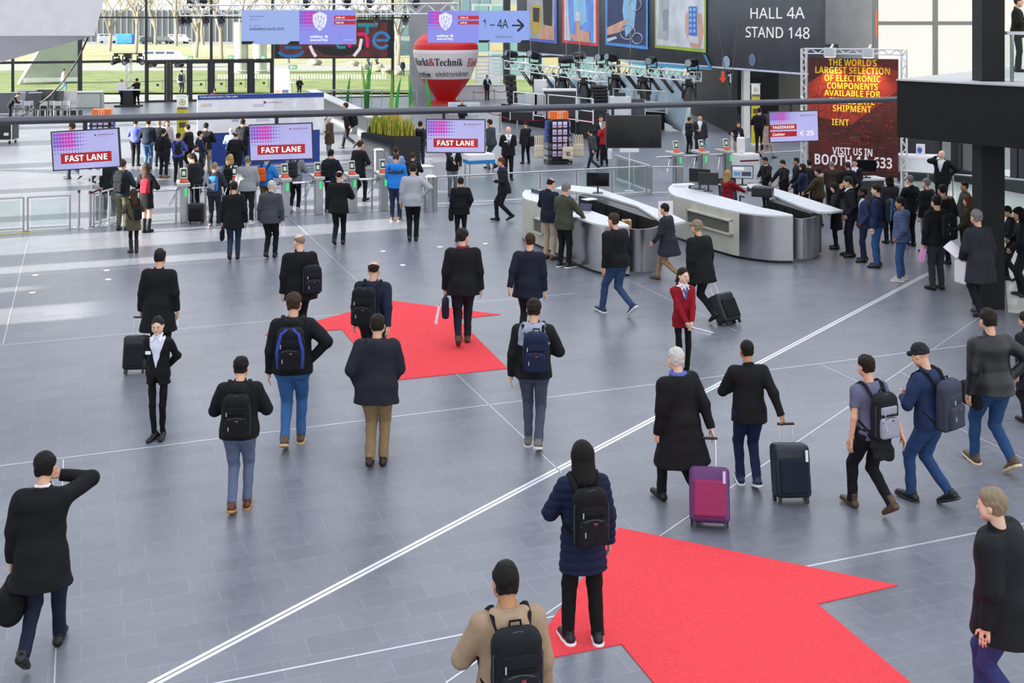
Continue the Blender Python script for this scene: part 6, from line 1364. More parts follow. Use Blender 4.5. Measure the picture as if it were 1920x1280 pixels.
truss(Q(952, 121, 62), Q(1132, 146, 55), 'front white lighting truss low over the stage, with black lamps above and below', .42, name='lighting_truss'); truss(Q(1088, 124, 60), Q(1308, 144, 52), 'rear white lighting truss low over the stage, carrying black tilted bars', .42, name='lighting_truss')
for i, x in enumerate((1150, 1172, 1193, 1215, 1238, 1260)):
    d = 60 - (x - 1088) * 8 / 220; p = Q(x, 124 + (x - 1088) * .09 + 5, d); q = p + Vector((.55, -.5, -.75)); o = empty('led_bar', p, 0, ['black lamp bar under the rear stage truss, leftmost', 'second black lamp bar under the rear stage truss', 'third black lamp bar under the rear stage truss', 'fourth black lamp bar under the rear stage truss', 'fifth black lamp bar under the rear stage truss', 'rightmost black lamp bar under the rear stage truss'][i], 'lamp', 'black lamp bars under the rear truss'); MB().bar(p, q, .12, .14).build('bar', plastic('17181b'), o); MB().bar(p + Z * .12, p - Z * .05, .05, .05).build('clamp', steel(), o)
for i, x in enumerate((975, 995, 1015, 1036, 1058, 1085, 1105)):
    d = 62 - (x - 952) * 7 / 180; p = Q(x, 121 + (x - 952) * .139 + 5, d); q = p + Vector((.6, -.4, -.8)); o = empty('led_bar', p, 0, ['black lamp bar under the front stage truss, leftmost', 'second black lamp bar under the front stage truss', 'third black lamp bar under the front stage truss', 'fourth black lamp bar under the front stage truss', 'fifth black lamp bar under the front stage truss', 'sixth black lamp bar under the front stage truss', 'rightmost black lamp bar under the front stage truss'][i], 'lamp', 'black lamp bars under the front truss'); MB().bar(p, q, .12, .14).build('bar', plastic('17181b'), o); MB().bar(p + Z * .12, p - Z * .05, .05, .05).build('clamp', steel(), o)
up = ((960, 119, 62, 1.5), (1002, 125, 60, 1.7), (1060, 133, 57.5, 1.7), (1083, 124, 60, 1.6), (1127, 127, 58, 1.6), (1148, 129, 57.5, 1.6), (1222, 134, 54.8, 1.6), (1299, 140, 52.2, 1.6))
ln_ = ['leftmost', 'second', 'third', 'fourth', 'fifth', 'sixth', 'seventh', 'rightmost']
for i, (x, y, d, s_) in enumerate(up): spot(Q(x, y, d), '%s black moving light standing on top of the stage trusses' % ln_[i], s_, False, 'moving lights on top of the stage trusses', yaw=(-60, -40, 70, 60, -30, -50, -30, -40)[i], tilt=(10, 15, 5, 5, 0, 10, -5, 0)[i])
dn = ((1006, 132, 60, 1.9), (1054, 139, 57.8, 2.1), (1096, 146, 56, 2.1), (1152, 138, 57.3, 1.9), (1208, 143, 55.2, 2.0), (1292, 149, 52.2, 2.0))
for i, (x, y, d, s_) in enumerate(dn): spot(Q(x, y, d), '%s black moving light hanging under the stage trusses' % ['leftmost', 'second', 'third', 'fourth', 'fifth', 'rightmost'][i], s_, True, 'moving lights under the stage trusses', yaw=15 * (-1) ** i, tilt=70)
def linearray(px, y0, y1, d, w, n, label, lean):
    o = empty('speaker_stack', Q(px, y1, d), 0, label, 'speaker', 'black speaker stacks'); k = d / FPX
    for i in range(n):
        t = i / n; c = Q(px + lean * t, y0 + (y1 - y0) * (t + .5 / n), d); b = MB(); b.box(c, (w * k * (1 - .15 * t), .6, (y1 - y0) * k / n * .86), (1, .06 - .1 * t, 0)); b.build('cabinet', plastic('141518'), o, bevel=.03)
    MB().box(Q(px + lean * .5, (y0 + y1) / 2, d) + Vector((0, .35, 0)), (w * k * .3, .08, (y1 - y0) * k)).build('rigging', plastic('202226'), o)
    MB().tube([Q(px, y0, d), Q(px, y0 - 60, d)], .012, 6).build('chain', steel(), o); pz = Q(px + lean, y1, d)
    MB().box(Vector((pz.x, pz.y, pz.z / 2)), (.5, .5, pz.z)).build('stand', plastic('1a1b1e'), o)
linearray(956, 140, 192, 60, 22, 5, 'black speaker stack at the left end of the stage, under the dark mullion', 6); linearray(1123, 160, 196, 54.5, 30, 6, 'black curved speaker stack in front of the pale drape', 4)
def stagerail(a, b_, label, h=1.05):
    o = empty('stage_railing', (a + b_) / 2, 0, label, 'railing', 'tubular railings on the stage'); c = MB(); c.tube([a, a + Z * h, b_ + Z * h, b_], .03, 8); c.build('frame', alu(), o, smooth=True); MB().tube([a + Z * h * .5, b_ + Z * h * .5], .022, 8).build('mid_rail', alu(), o, smooth=True); MB().tube([a + Z * .08, b_ + Z * .08], .022, 8).build('foot_rail', alu(), o, smooth=True)
def SG(x, y): return G(x, y, zs)
stagerail(SG(963, 215), SG(1022, 222), 'tubular railing at the left front of the stage'); stagerail(SG(1028, 222), SG(1080, 228), 'tubular railing before the white equipment rack on the stage'); stagerail(SG(1083, 229), SG(1112, 233), 'short tubular railing left of the curved speaker stack'); stagerail(SG(1150, 207), SG(1183, 210), 'tubular railing along the drape, left piece'); stagerail(SG(1186, 210), SG(1250, 214), 'tubular railing along the drape, right piece')
def box_thing(name, c, size, m, label, cat, ax=(1, 0, 0), group=None, bev=.01, lidc=None):
    o = empty(name, Vector(c), 0, label, cat, group); MB().box(Vector(c) + Z * size[2] / 2, size, ax).build('body', m, o, bevel=bev)
    b = MB(); v = Vector(ax).normalized(); w = Vector((-v.y, v.x, 0))
    for i in (-1, 1):
        for j in (-1, 1): b.box(Vector(c) + v * i * size[0] / 2 + w * j * size[1] / 2 + Z * size[2] / 2, (.04, .04, size[2] * 1.01), ax)
    b.build('corner_edging', lidc or alu(), o); return o
box_thing('plinth_column', SG(997, 214), (.5, .5, .95), paint('dedede'), 'short white plinth standing on the stage', 'plinth', lidc=paint('d6d6d6')); box_thing('plinth_column', SG(1013, 214), (.55, .5, 1.6), paint('e4e4e4'), 'tall white plinth standing on the stage', 'plinth', lidc=paint('d9d9d9'))
box_thing('equipment_rack', SG(1049, 218), (1.5, .8, 1.15), plastic('34363a'), 'equipment rack with a pale lid behind the stage railing', 'case', lidc=alu()); tag(MB().box(SG(1049, 218) + Z * 1.2, (1.55, .85, .08)).build('rack_lid', paint('e4e6e8')), 'pale lid lying on the equipment rack on the stage', 'lid')
box_thing('flight_case', SG(1162, 215), (.95, .6, .85), paint('dfe2e4'), 'white control desk on the stage in front of the drape', 'case'); tag(MB().box(SG(1162, 215) + Z * .93, (.5, .3, .16)).build('mixer', plastic('2b2c30')), 'black mixer standing on the white control desk', 'mixer')
box_thing('flight_case', SG(1192, 214), (.8, .6, .7), plastic('4a4a54'), 'dark flight case on the stage right of the white desk', 'case'); box_thing('flight_case', SG(978, 224), (1.0, .6, .35), plastic('1a1b1e'), 'low black case on the left end of the stage', 'case')
box_thing('loudspeaker', G(1110, 258), (1.15, .9, 1.5), plastic('1c1d20'), 'big black loudspeaker cabinet at the foot of the stage', 'speaker', lidc=plastic('26272b')); box_thing('flight_case', G(1092, 256), (.6, .7, 1.1), plastic('3a3b40'), 'grey case beside the big black loudspeaker', 'case', lidc=plastic('55565a'))
# ---- big banner
N0, N1 = Q(1547, 143, 43.8), Q(970, 98, 77.8); u_ = (N0 - N1); u_.z = 0; Lb = u_.length; f2 = Frame(Vector((N1.x, N1.y, N1.z)), u_); HB = 5.4
def ripple(a, b_): return .03 * math.sin(a * 2.1) + .02 * math.sin(a * 5.3 + b_)
o = empty('banner', (N0 + N1) / 2, 0, 'huge dark grey fabric banner with framed pictures and HALL 4A STAND 148', 'banner')
n = 90; b = MB(); vs = []; zbl, zbr = 0, N0.z - N1.z
def bz(a): return (N0.z - N1.z) * a / Lb
for i in range(n + 1):
    a = Lb * i / n
    for j in (0, 1, 2): vs.append(f2(a, bz(a) + (HB - bz(a)) * j / 2, ripple(a, j)))
b.add(vs, [(i * 3 + j, (i + 1) * 3 + j, (i + 1) * 3 + j + 1, i * 3 + j + 1) for i in range(n) for j in (0, 1)]); fo = b.build('fabric', mat('banner cloth', '56595f', rough=.8, noise=.12, nscale=1.2), o, smooth=True); fo.modifiers.new('solid', 'SOLIDIFY').thickness = .03
def bpx(px, py):
    """banner coordinates of a place in the photograph"""
    dirv = Vector(((px - 960) / FPX, 1, 0)); p0 = f2.o; k = (p0.x * f2.n.x + p0.y * f2.n.y) / (dirv.x * f2.n.x + dirv.y * f2.n.y); p = Vector((dirv.x * k, k, HCAM - (py - HORIZON) * k / FPX)); return (p - p0).dot(f2.u), p.z - p0.z
def bp(pts): return [bpx(*q) for q in pts]
c_ = .06
def pic(pts, m, c=c_, name='picture'): return MB().slabpoly(bp(pts), f2, .006, c).build(name, m, o)
pc_ = {k: mat('picture ' + v, v, rough=.6, noise=.18, nscale=1.0) for k, v in dict(blue='5a78d8', red='d9434a', sky='4f9ae0', lime='9fb83c', dim='8d97a8', grey='aeb4ba', white='d2d6de', skin='d3a48e', navy='2d3a66', cyan='8cc4ea', yel='c9ae4a', dark='2b2e36', ltb='6f9ae6', purple='5148b0').items()}
pic([(990, -40), (1046, -40), (1046, 82), (990, 76)], pc_['blue'], name='frame_border'); pic([(990, -40), (1042, -40), (1042, 76), (990, 71)], pc_['grey'], c_ + .01)
pic([(1001, 8), (1017, 10), (1016, 60), (1003, 66), (998, 40)], pc_['yel'], c_ + .02); pic([(1002, 14), (1014, 15), (1013, 42), (1002, 40)], pc_['dark'], c_ + .03); pic([(1019, -20), (1038, -18), (1037, 60), (1022, 57)], pc_['dark'], c_ + .02); pic([(1021, 46), (1042, 50), (1042, 76), (1012, 73)], pc_['skin'], c_ + .03)
pic([(1056, -40), (1123, -40), (1123, 87), (1056, 80)], pc_['red'], name='frame_border'); pic([(1060, -40), (1119, -40), (1119, 81), (1060, 75)], pc_['white'], c_ + .01); pic([(1066, -40), (1114, -40), (1116, 81), (1072, 76), (1068, 30)], pc_['ltb'], c_ + .02); pic([(1078, 0), (1100, 0), (1104, 40), (1090, 50), (1078, 38)], pc_['cyan'], c_ + .03); pic([(1082, 22), (1092, 22), (1092, 40), (1082, 39)], pc_['white'], c_ + .04, 'padlock'); pic([(1084, 40), (1089, 40), (1092, 56), (1108, 60), (1110, 80), (1080, 77), (1070, 66), (1074, 62), (1082, 66)], pc_['skin'], c_ + .05, 'hand')
pic([(1137, -40), (1217, -40), (1217, 93), (1137, 84)], pc_['sky'], name='frame_border'); pic([(1141, -40), (1213, -40), (1213, 86), (1141, 79)], pc_['navy'], c_ + .01); pic([(1176, -40), (1200, -40), (1192, 50), (1176, 70), (1170, 20)], pc_['cyan'], c_ + .02); pic([(1141, 52), (1158, 44), (1172, 38), (1180, 34), (1181, 38), (1172, 46), (1174, 56), (1160, 62), (1141, 66)], pc_['skin'], c_ + .03, 'hand'); pic([(1141, 72), (1158, 68), (1160, 72), (1141, 79)], pc_['white'], c_ + .03)
b = MB()
for cx, cy, r_ in ((1180, 60, 14), (1198, 72, 10), (1194, 8, 12)):
    b.tube([f2(*bpx(cx + r_ * math.cos(i * .42), cy + r_ * math.sin(i * .42)), c_ + .04) for i in range(16)], .03, 5)
b.build('dial_rings', pc_['grey'], o)
pic([(1230, -40), (1326, -40), (1326, 99), (1230, 89)], pc_['lime'], name='frame_border'); pic([(1233, -40), (1323, -40), (1323, 92), (1233, 84)], pc_['white'], c_ + .01); pic([(1240, -40), (1258, -40), (1256, 76), (1236, 72)], pc_['grey'], c_ + .02); pic([(1246, 20), (1256, 16), (1254, 56), (1246, 58)], pc_['dim'], c_ + .03)
pic([(1288, 28), (1294, 20), (1318, 26), (1322, 60), (1316, 90), (1298, 88), (1288, 60)], pc_['skin'], c_ + .02, 'hand'); pic([(1294, 8), (1311, 8), (1313, 82), (1294, 80)], pc_['white'], c_ + .03, 'phone'); pic([(1295, 12), (1310, 12), (1311, 68), (1295, 66)], paint('4a70c8', .5), c_ + .04, 'phone_screen')
b = MB()
for i in range(2):
    for j in range(5): b.slabpoly(bp([(1297 + 7 * i, 15 + 10 * j), (1301 + 7 * i, 15 + 10 * j), (1301 + 7 * i, 21 + 10 * j), (1297 + 7 * i, 21 + 10 * j)]), f2, .006, c_ + .05)
b.build('app_tiles', pc_['cyan'], o)
pic([(1165, 116), (1230, 119), (1300, 124), (1335, 128), (1338, 131), (1290, 129), (1220, 124)], paint('4fa9d6', .5), c_, 'light_flare'); pic([(1320, 100), (1326, 104), (1338, 128), (1332, 128)], paint('3f7fae', .5), c_, 'light_flare')
for cx, cy, rx, ry, cl in ((1364, 117, 7, 12.5, '93a9bb'), (1413, 112, 6.5, 12, '62708c')): pic([(cx + rx * math.cos(i * .39), cy + ry * math.sin(i * .39)) for i in range(16)], paint(cl, .6), c_, 'light_spot')
def btext(t, x0, x1, y, h):
    a0_, z0_ = bpx(x0, y); a1_, _ = bpx(x1, y); _, z1_ = bpx(x0, y - h); text(plain(t), f2, a0_, z0_, a1_ - a0_, z1_ - z0_, glow('f4f6f8', .85), o, c=.075, bold=.004)
btext('HALL 4A', 1410, 1512, 35, 20); btext('STAND 148', 1401, 1521, 70, 20)
b = MB(); b.tube([f2(a, bz(a) + .02, ripple(a, 0) + .02) for a in [Lb * i / 40 for i in range(41)]], .045, 6); b.build('hem_tube', paint('c4cfe0'), o)
for x in (995, 1062, 1087, 1123, 1182, 1242, 1297): tag(MB().tube([Q(x, 122 + (x - 995) * .06, 58), Q(x, -60, 58)], .012, 4).build('hanging_wire', steel()), 'thin steel wire running up from the stage trusses past the banner', 'wire', 'wires above the stage trusses')
# hall opening behind the banner, its shade put into dark wall paint
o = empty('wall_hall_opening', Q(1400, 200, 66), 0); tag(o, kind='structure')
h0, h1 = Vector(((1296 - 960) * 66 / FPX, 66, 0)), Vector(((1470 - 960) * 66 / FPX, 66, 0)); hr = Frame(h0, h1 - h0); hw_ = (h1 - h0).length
MB().rect(hr, 0, 0, hw_, 5.2, .2, -.2).build('wall_shade_dark', paint('232327'), o); MB().rect(hr, 0, 0, .3, 4.2, 12, 0).build('wall_side', paint('2a2a2e'), o); MB().rect(hr, 0, 3.9, hw_, 4.2, 11, 0).build('lintel', paint('2e2f32'), o)  # roof slab and side wall added to shade the opening
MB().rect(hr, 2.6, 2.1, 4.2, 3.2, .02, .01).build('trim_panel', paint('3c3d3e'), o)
pl = on_line(G(1398, 258), U, 1398); MB().box(pl + Z * 2, (.29, .4, 4.0), (1, .1, 0)).build('pillar', paint('dcdcd8'), label='slim white square pillar below the banner', cat='pillar', kind='structure')
q0, q1 = G(1462, 222), G(1504, 226); MB().bar(Vector((q0.x, q0.y, 2)), Vector((q1.x + 1, q1.y, 2)), .3, 4.0).build('wall_pale', paint('c9c8c2'), kind='structure')
p = Q(1355, 145, 50); o = empty('arrow_sign', p, 0, 'red arrow pointing down hanging under the banner', 'sign'); f3 = Frame(p, (1, 0, 0)); MB().slabpoly([(-.07, .25), (.07, .25), (.07, -.02), (.16, -.02), (0, -.24), (-.16, -.02), (-.07, -.02)], f3, .04).build('arrow', glow('e2482e', .8), o); MB().tube([f3(0, .25), f3(0, .9)], .008, 5).build('wire', steel(), o)
wl_n = Q(1364, 155, 52); f3 = Frame(wl_n, (1, 0, 0)); o = empty('hall_number', wl_n, 0, 'white figure 1 on the dark hall entrance beside the red arrow', 'sign'); text(plain('1'), f3, 0, 0, .16, .4, glow('cfd6e0', .8), o); MB().rect(f3, -.06, -.08, .26, .5, .02, -.03).build('panel', paint('2a2a2e'), o); MB().tube([f3(.1, .5), f3(.1, 1.2)], .008, 5).build('wire', steel(), o)
p = G(1330, 196); o = empty('tripod_camera', p, 0, 'dark camera on a tripod in the dark opening', 'camera'); b = MB()
for a in (0, 2.1, 4.2): b.tube([p + Vector((.45 * math.cos(a), .45 * math.sin(a), 0)), p + Z * 1.5], .03, 6)
b.build('tripod', plastic('1b1c1f'), o); MB().box(p + Z * 1.65, (.5, .3, .3)).build('camera_body', plastic('16171a'), o); MB().tube([p + Z * 1.65 - Vector((0, .15, 0)), p + Z * 1.65 - Vector((0, .4, 0))], [.08, .11], 12).build('lens', plastic('0f1012'), o)
# ---- red poster on its truss frame
dl = Vector((.868, -.497, 0)).normalized(); f2 = Frame(Vector((543 * 37.83 / FPX, 37.83, 0)), dl); W = 197 / FPX * 37 / (.868 + .497 * .28) ; W = (Vector((740 * 36.17 / FPX, 36.17, 0)) - f2.o).length
zt = HCAM - (91 - HORIZON) * 37.8 / FPX; zb = HCAM - (328 - HORIZON) * 37 / FPX
o = empty('advertising_poster', f2.o, 0, 'tall red circuit board poster in a lattice frame advertising electronic components', 'poster')
def lattice(a, b_, w=.16): 
    c = MB(); z = MB(); ax = (b_ - a).normalized(); s_ = f2.n; u2 = ax.cross(s_); n = int((b_ - a).length / .22); off = [(u2 * i + s_ * j) * w / 2 for i in (-1, 1) for j in (-1, 1)]
    for q in off: c.tube([a + q, b_ + q], .017, 6)
    for i in range(n):
        p, q = a.lerp(b_, i / n), a.lerp(b_, (i + 1) / n)
        for k, l in ((0, 2), (1, 3)): z.tube([p + off[k if i % 2 else l], q + off[l if i % 2 else k]], .010, 4)
    t_ = c.build('frame_chord', alu(), o, smooth=True); z.build('frame_lacing', alu(), t_, smooth=True)
lattice(f2(.08, 0), f2(.08, zt)); lattice(f2(W - .08, 0), f2(W - .08, zt)); lattice(f2(.08, zt - .08), f2(W - .08, zt - .08)); lattice(f2(.08, zb - .28), f2(W - .08, zb - .28))
g = Frame(f2(.24, zb, .06), dl); w = W - .48; h = zt - .3 - zb
MB().rect(g, 0, 0, w, h, .01).build('sheet', mat('poster red', '4a1512', rough=.5, noise=.5, nscale=.7), o)
b = MB(); b.slabpoly([(0, h * .50), (w * .5, h * .44), (w, h * .74), (w, h * .9), (w * .55, h * 1.0), (w * .12, h * .84), (0, h * .78)], g, .002, .010); b.build('glow_area', paint('96281a'), o)
rs = random.Random(11); b = MB(); b3 = MB()
for i in range(150):
    x, y = rs.uniform(.03, .97) * w, rs.uniform(.02, .98) * h; pts = [g(x, y, .011)]; dx, dy = rs.choice(((1, 0), (0, 1), (-1, 0), (0, -1)))
    for k in range(rs.randint(2, 5)):
        L_ = rs.uniform(.08, .35); x2, y2 = min(max(x + dx * L_, .02), w - .02), min(max(y + dy * L_, .02), h - .02); pts.append(g(x2, y2, .011)); x, y = x2, y2; t = rs.choice((-1, 1)); dx, dy = (dx - dy * t, dy + dx * t) if rs.random() < .5 else (-dy * t, dx * t); m_ = math.hypot(dx, dy); dx, dy = dx / m_, dy / m_
    (b if i % 3 else b3).tube(pts, .008, 4)
for k in range(9):
    for i in range(16):
        x0 = w * .6 + i * .045
        if x0 < w * .97: b.tube([g(x0, h * .29, .011), g(x0, h * .36, .011)], .007, 4)
b.build('circuit_traces', paint('74221b'), o)['kind'] = 'stuff'; b3.build('circuit_traces', paint('2a0d0d'), o)['kind'] = 'stuff'
b = MB()
for i in range(22): 
    x, y = rs.uniform(.05, .95) * w, rs.uniform(.05, .5) * h; b.slabpoly([(x + .022 * math.cos(k), y + .022 * math.sin(k)) for k in range(6)], g, .003, .016)
b.build('red_dots', paint('c23a30'), o)
def ppx(px, py):
    dirv = Vector(((px - 960) / FPX, 1, 0)); k = (g.o.x * g.n.x + g.o.y * g.n.y) / (dirv.x * g.n.x + dirv.y * g.n.y); p = Vector((dirv.x * k, k, HCAM - (py - HORIZON) * k / FPX)); return (p - g.o).dot(g.u), p.z - g.o.z
def ptext(t, x0, x1, yb, yt, m):
    a0_, z0_ = ppx(x0, yb); a1_, _ = ppx(x1, yb); _, z1_ = ppx(x0, yt); a2_, z2_ = ppx(x1, yb); text(heavy(t), Frame(g(0, 0), g.u), a0_, (z0_ + z2_) / 2, a1_ - a0_, z1_ - z0_, m, o, c=.022, bold=.0)
ye = mat('poster yellow', 'f0c52a', rough=.5); pw = mat('poster white', 'f2ecf0', rough=.5)
for t, x0, x1, yb, yt in (("THE WORLD'S", 1554, 1644, 124, 111), ('LARGEST SELECTION', 1529, 1669, 138.5, 126), ('OF ELECTRONIC', 1546, 1651, 153, 141), ('COMPONENTS', 1551, 1646, 167.5, 155.5), ('AVAILABLE FOR', 1546, 1651, 181, 169.5), ('IMMEDIATE', 1556, 1640, 195.5, 184), ('SHIPMENT', 1562, 1634, 210, 197.5), ('IENT', 1560, 1592, 235, 223)): ptext(t, x0, x1, yb, yt, ye)
ptext('VISIT US IN', 1561, 1636, 291, 277, pw); ptext('BOOTH 1A-633', 1528, 1673, 312, 292, pw)
for x, lab in ((1563, 'left clip-on lamp shining down the red poster'), (1634, 'right clip-on lamp shining down the red poster')):
    a_, z_ = ppx(x, 100); p = g(a_, zt - zb + .02, .1); o2 = empty('poster_lamp', p, 0, lab, 'lamp', 'lamps on top of the red poster'); MB().bar(p + Z * .12, p + g.n * .35 - Z * .02, .05, .05).build('arm', alu(), o2); MB().box(p + g.n * .38 - Z * .12, (.34, .22, .30), dl).build('lamp_head', mat('lamp silver', 'd2d4d6', rough=.3, metal=.5), o2, bevel=.01); b = MB()
    for i in range(4): b.box(p + g.n * .5 - Z * .12 + dl * (-.12 + .08 * i), (.02, .012, .26), dl)
    b.build('cooling_fin', alu(), o2); MB().box(p + g.n * .36 - Z * .275, (.28, .16, .01), dl).build('lamp_glass', glow('fff4d8', 6), o2)
    ld = bpy.data.lights.new('poster_lamp_beam', 'SPOT'); lo_ = bpy.data.objects.new('poster_lamp_beam', ld); COL.objects.link(lo_); ld.energy = 150; ld.color = (1, .85, .6); ld.spot_size = R(88); ld.spot_blend = .8; ld.shadow_soft_size = .08; lo_.location = p + g.n * .46 - Z * .32; lo_.rotation_euler = (-g.n * .35 - Z).to_track_quat('-Z', 'Y').to_euler()
# ---- balcony at the right with its column and railing
k0 = 22.0; A = Q(1682, 148, 22.0); Bq = Q(1960, 168, 19.6); zt_ = A.z; zb_ = HCAM - (257 - HORIZON) * 22.0 / FPX
o = empty('balcony', A, 0); tag(o, kind='structure'); d = (Bq - A); d.z = 0; d.normalize(); nb = Vector((-d.y, d.x, 0)); e = A + d * 8
blk = mat('dark panel', '111214', rough=.6, noise=.08, spec=.3)
bk = Vector((.61, .79, 0)) * 14
MB().prism([(A.x, A.y), (e.x, e.y), ((e + bk).x, (e + bk).y), ((A + bk).x + 0.6, (A + bk).y)], zb_, zt_ - .03).build('slab', blk, o)
MB().prism([(A.x - .03, A.y - .03), (e.x, e.y), ((e + bk).x, (e + bk).y), ((A + bk).x + .6, (A + bk).y)], zt_ - .03, zt_).build('ceiling_deck', paint('b9b9b6'), o); b = MB()
MB().box(Vector(((1853 - 960) * 21.3 / FPX, 21.3, 6)), (.42, .45, 12.0)).build('column', blk, kind='structure', label='dark square column carrying the balcony', cat='column')
pr = A + d * 1.42 + nb * .9; f2 = Frame(Vector((pr.x, pr.y, zt_)), d)
o = empty('balustrade', f2.o, 0, 'glass balustrade with a steel handrail on the balcony', 'railing'); MB().rect(f2, 0, .05, 4, .86, .016).build('pane', glassm('dfeeea'), o); MB().rect(f2, -.1, .86, 4, .92, .06, -.02).build('handrail', alu(), o); b = MB()
for x in (.35, 1.2, 2.4): MB().rect(f2, x, 0, x + .05, .88, .05, -.06).build('post', steel(), o)
f3 = Frame(f2(.75, 0, -.8), d); o = empty('radiator', f3.o, 0, 'dark slatted panel behind the balcony glass', 'radiator'); b = MB()
for i in range(4): b.rect(f3, i * .2, .05, i * .2 + .14, .75, .08)
b.build('slats', plastic('222327'), o); MB().rect(f3, -.05, 0, .85, .06, .1).build('foot', plastic('1b1c1f'), o)
# ---- right glass front in the depth direction
W0 = G(1752, 332); f2 = Frame(W0 - V * 12, V)          # runs away from the viewer, seen from its left
def fv(px): return (on_line(W0, V, px) - f2.o).dot(V)
root = empty('window_20', f2.o, 0); tag(root, kind='structure'); b = MB()
for px, w_ in ((1745, .85), (1794, .34), (1840, .45), (1905, .28), (1919, .2), (1990, .5)):
    a = fv(px); b.rect(f2, a - w_ / 2, 0, a + w_ / 2, 3.2, .2, -.1)
b.build('mullion', dark, root); a0, a1 = fv(2200), fv(1745); b = MB(); b.rect(f2, a0, .0, a1, .42, .26, -.13); b.rect(f2, a0, 2.9, a1, 3.1, .3, -.15); b.build('transom', dark, root); MB().rect(f2, a0, .4, a1, 3, .01).build('pane', glassm(), root)
MB().prism([(p.x, p.y) for p in (G(1692, 318), G(2300, 318), G(2300, 620), G(1890, 585), G(1878, 405), G(1700, 372))], .0, .005).build('floor_sun_tone', mat('white floor sun tone', 'f0efe8', rough=.25, noise=.04, nscale=2), kind='structure')  # white floor; the sunlight on it is put into the bright colour
# white ground floor strip with sunlight in its colour, and tall bright glazing above and behind
root = empty('window_21', Q(1700, 150, 52), 0); tag(root, kind='structure'); f3 = Frame(Vector((*Q(1640, 150, 52).xy, 0)), (1, -.1, 0)); b = MB(); x_ = lambda px: (px - 1640) * 52 / FPX
b.rect(f3, x_(1745), 0, x_(1753), 12, .2); b.rect(f3, 0, HCAM - (47 - 40) * 52 / FPX, x_(1834), HCAM + .0, .12, .06); b.rect(f3, x_(1640) - .1, 0, x_(1645), 12, .2); b.build('mullion', mat('pale frame', '8d8c84', rough=.5), root); MB().rect(f3, 0, 0, x_(2300), 12, .02, -.05).build('pane', mat('frosted lit glass', 'fffdf4', emit=.95, noise=.02, nscale=.3), root)
p = Q(1643, 45, 51.5); tag(MB().box(p, (.05, .04, 1.1)).build('light_strip', glow('f0683a', 1)), 'thin orange red strip on the edge of the concrete column', 'light')
def whitebox(px, py, w, dp, h, label, name='display_table', cat='table', top=None):
    p = G(px, py); o = empty(name, p, 0, label, cat); b = MB(); MB().box(p + Z * (h - .04), (w, dp, .08), (1, -.35, 0)).build('top', paint('ececee'), o); MB().box(p + Z * (h - .3), (w * .94, dp * .94, .44), (1, -.35, 0)).build('apron', paint(top or 'e4e4e8'), o)
    ax = Vector((1, -.35, 0)).normalized(); ay = Vector((.35, 1, 0)).normalized()
    for i in (-1, 1):
        for j in (-1, 1): MB().box(p + ax * (w * .44 * i) + ay * (dp * .42 * j) + Z * ((h - .1) / 2), (.06, .06, h - .1), ax).build('leg', paint('d4d4d6'), o)
    return p
p = whitebox(1722, 352, 1.5, .7, 1.05, 'white display table right of the red poster'); f3 = Frame(p + Z * 1.05 + Vector((-.1, -.1, 0)), (1, -.3, 0)); o = empty('carton', f3.o, 0, 'white carton with a blue round mark on the display table', 'box'); MB().rect(f3, 0, 0, .26, .34, .2, -.2).build('box', paint('e6e2e6'), o); MB().slabpoly([(.1 + .075 * math.cos(i * .52), .16 + .1 * math.sin(i * .52)) for i in range(12)], f3, .003, .001).build('round_mark', paint('4a62b4'), o)
p = G(1716, 338); o = empty('shelf_unit', p, 0, 'dark shelf unit with white boxes behind the display table', 'shelf'); MB().box(p + Z * .75, (1.2, .5, 1.5), (1, -.3, 0)).build('body', plastic('33353a'), o); b = MB(); b.box(p + Z * 1.54, (2.0, .6, .08), (1, -.3, 0)); b.build('top', paint('f0f0f0'), o); MB().box(p + Z * 1.85 + Vector((-.5, 0, 0)), (.5, .4, .5), (1, -.3, 0)).build('white_box', paint('ececf2'), o); MB().box(p + Z * 1.85 + Vector((.45, -.1, 0)), (.45, .4, .5), (1, -.3, 0)).build('white_box', paint('e8e8f0'), o)
r0, r1 = G(1694, 386), G(1835, 398); rail_run(r0, r1, 1.0, 3, 'glass balustrade with a pale handrail in front of the bald man on the phone'); rail_run(G(1876, 402), G(1990, 414), 1.0, 2, 'glass balustrade beyond the dark column at the right edge')
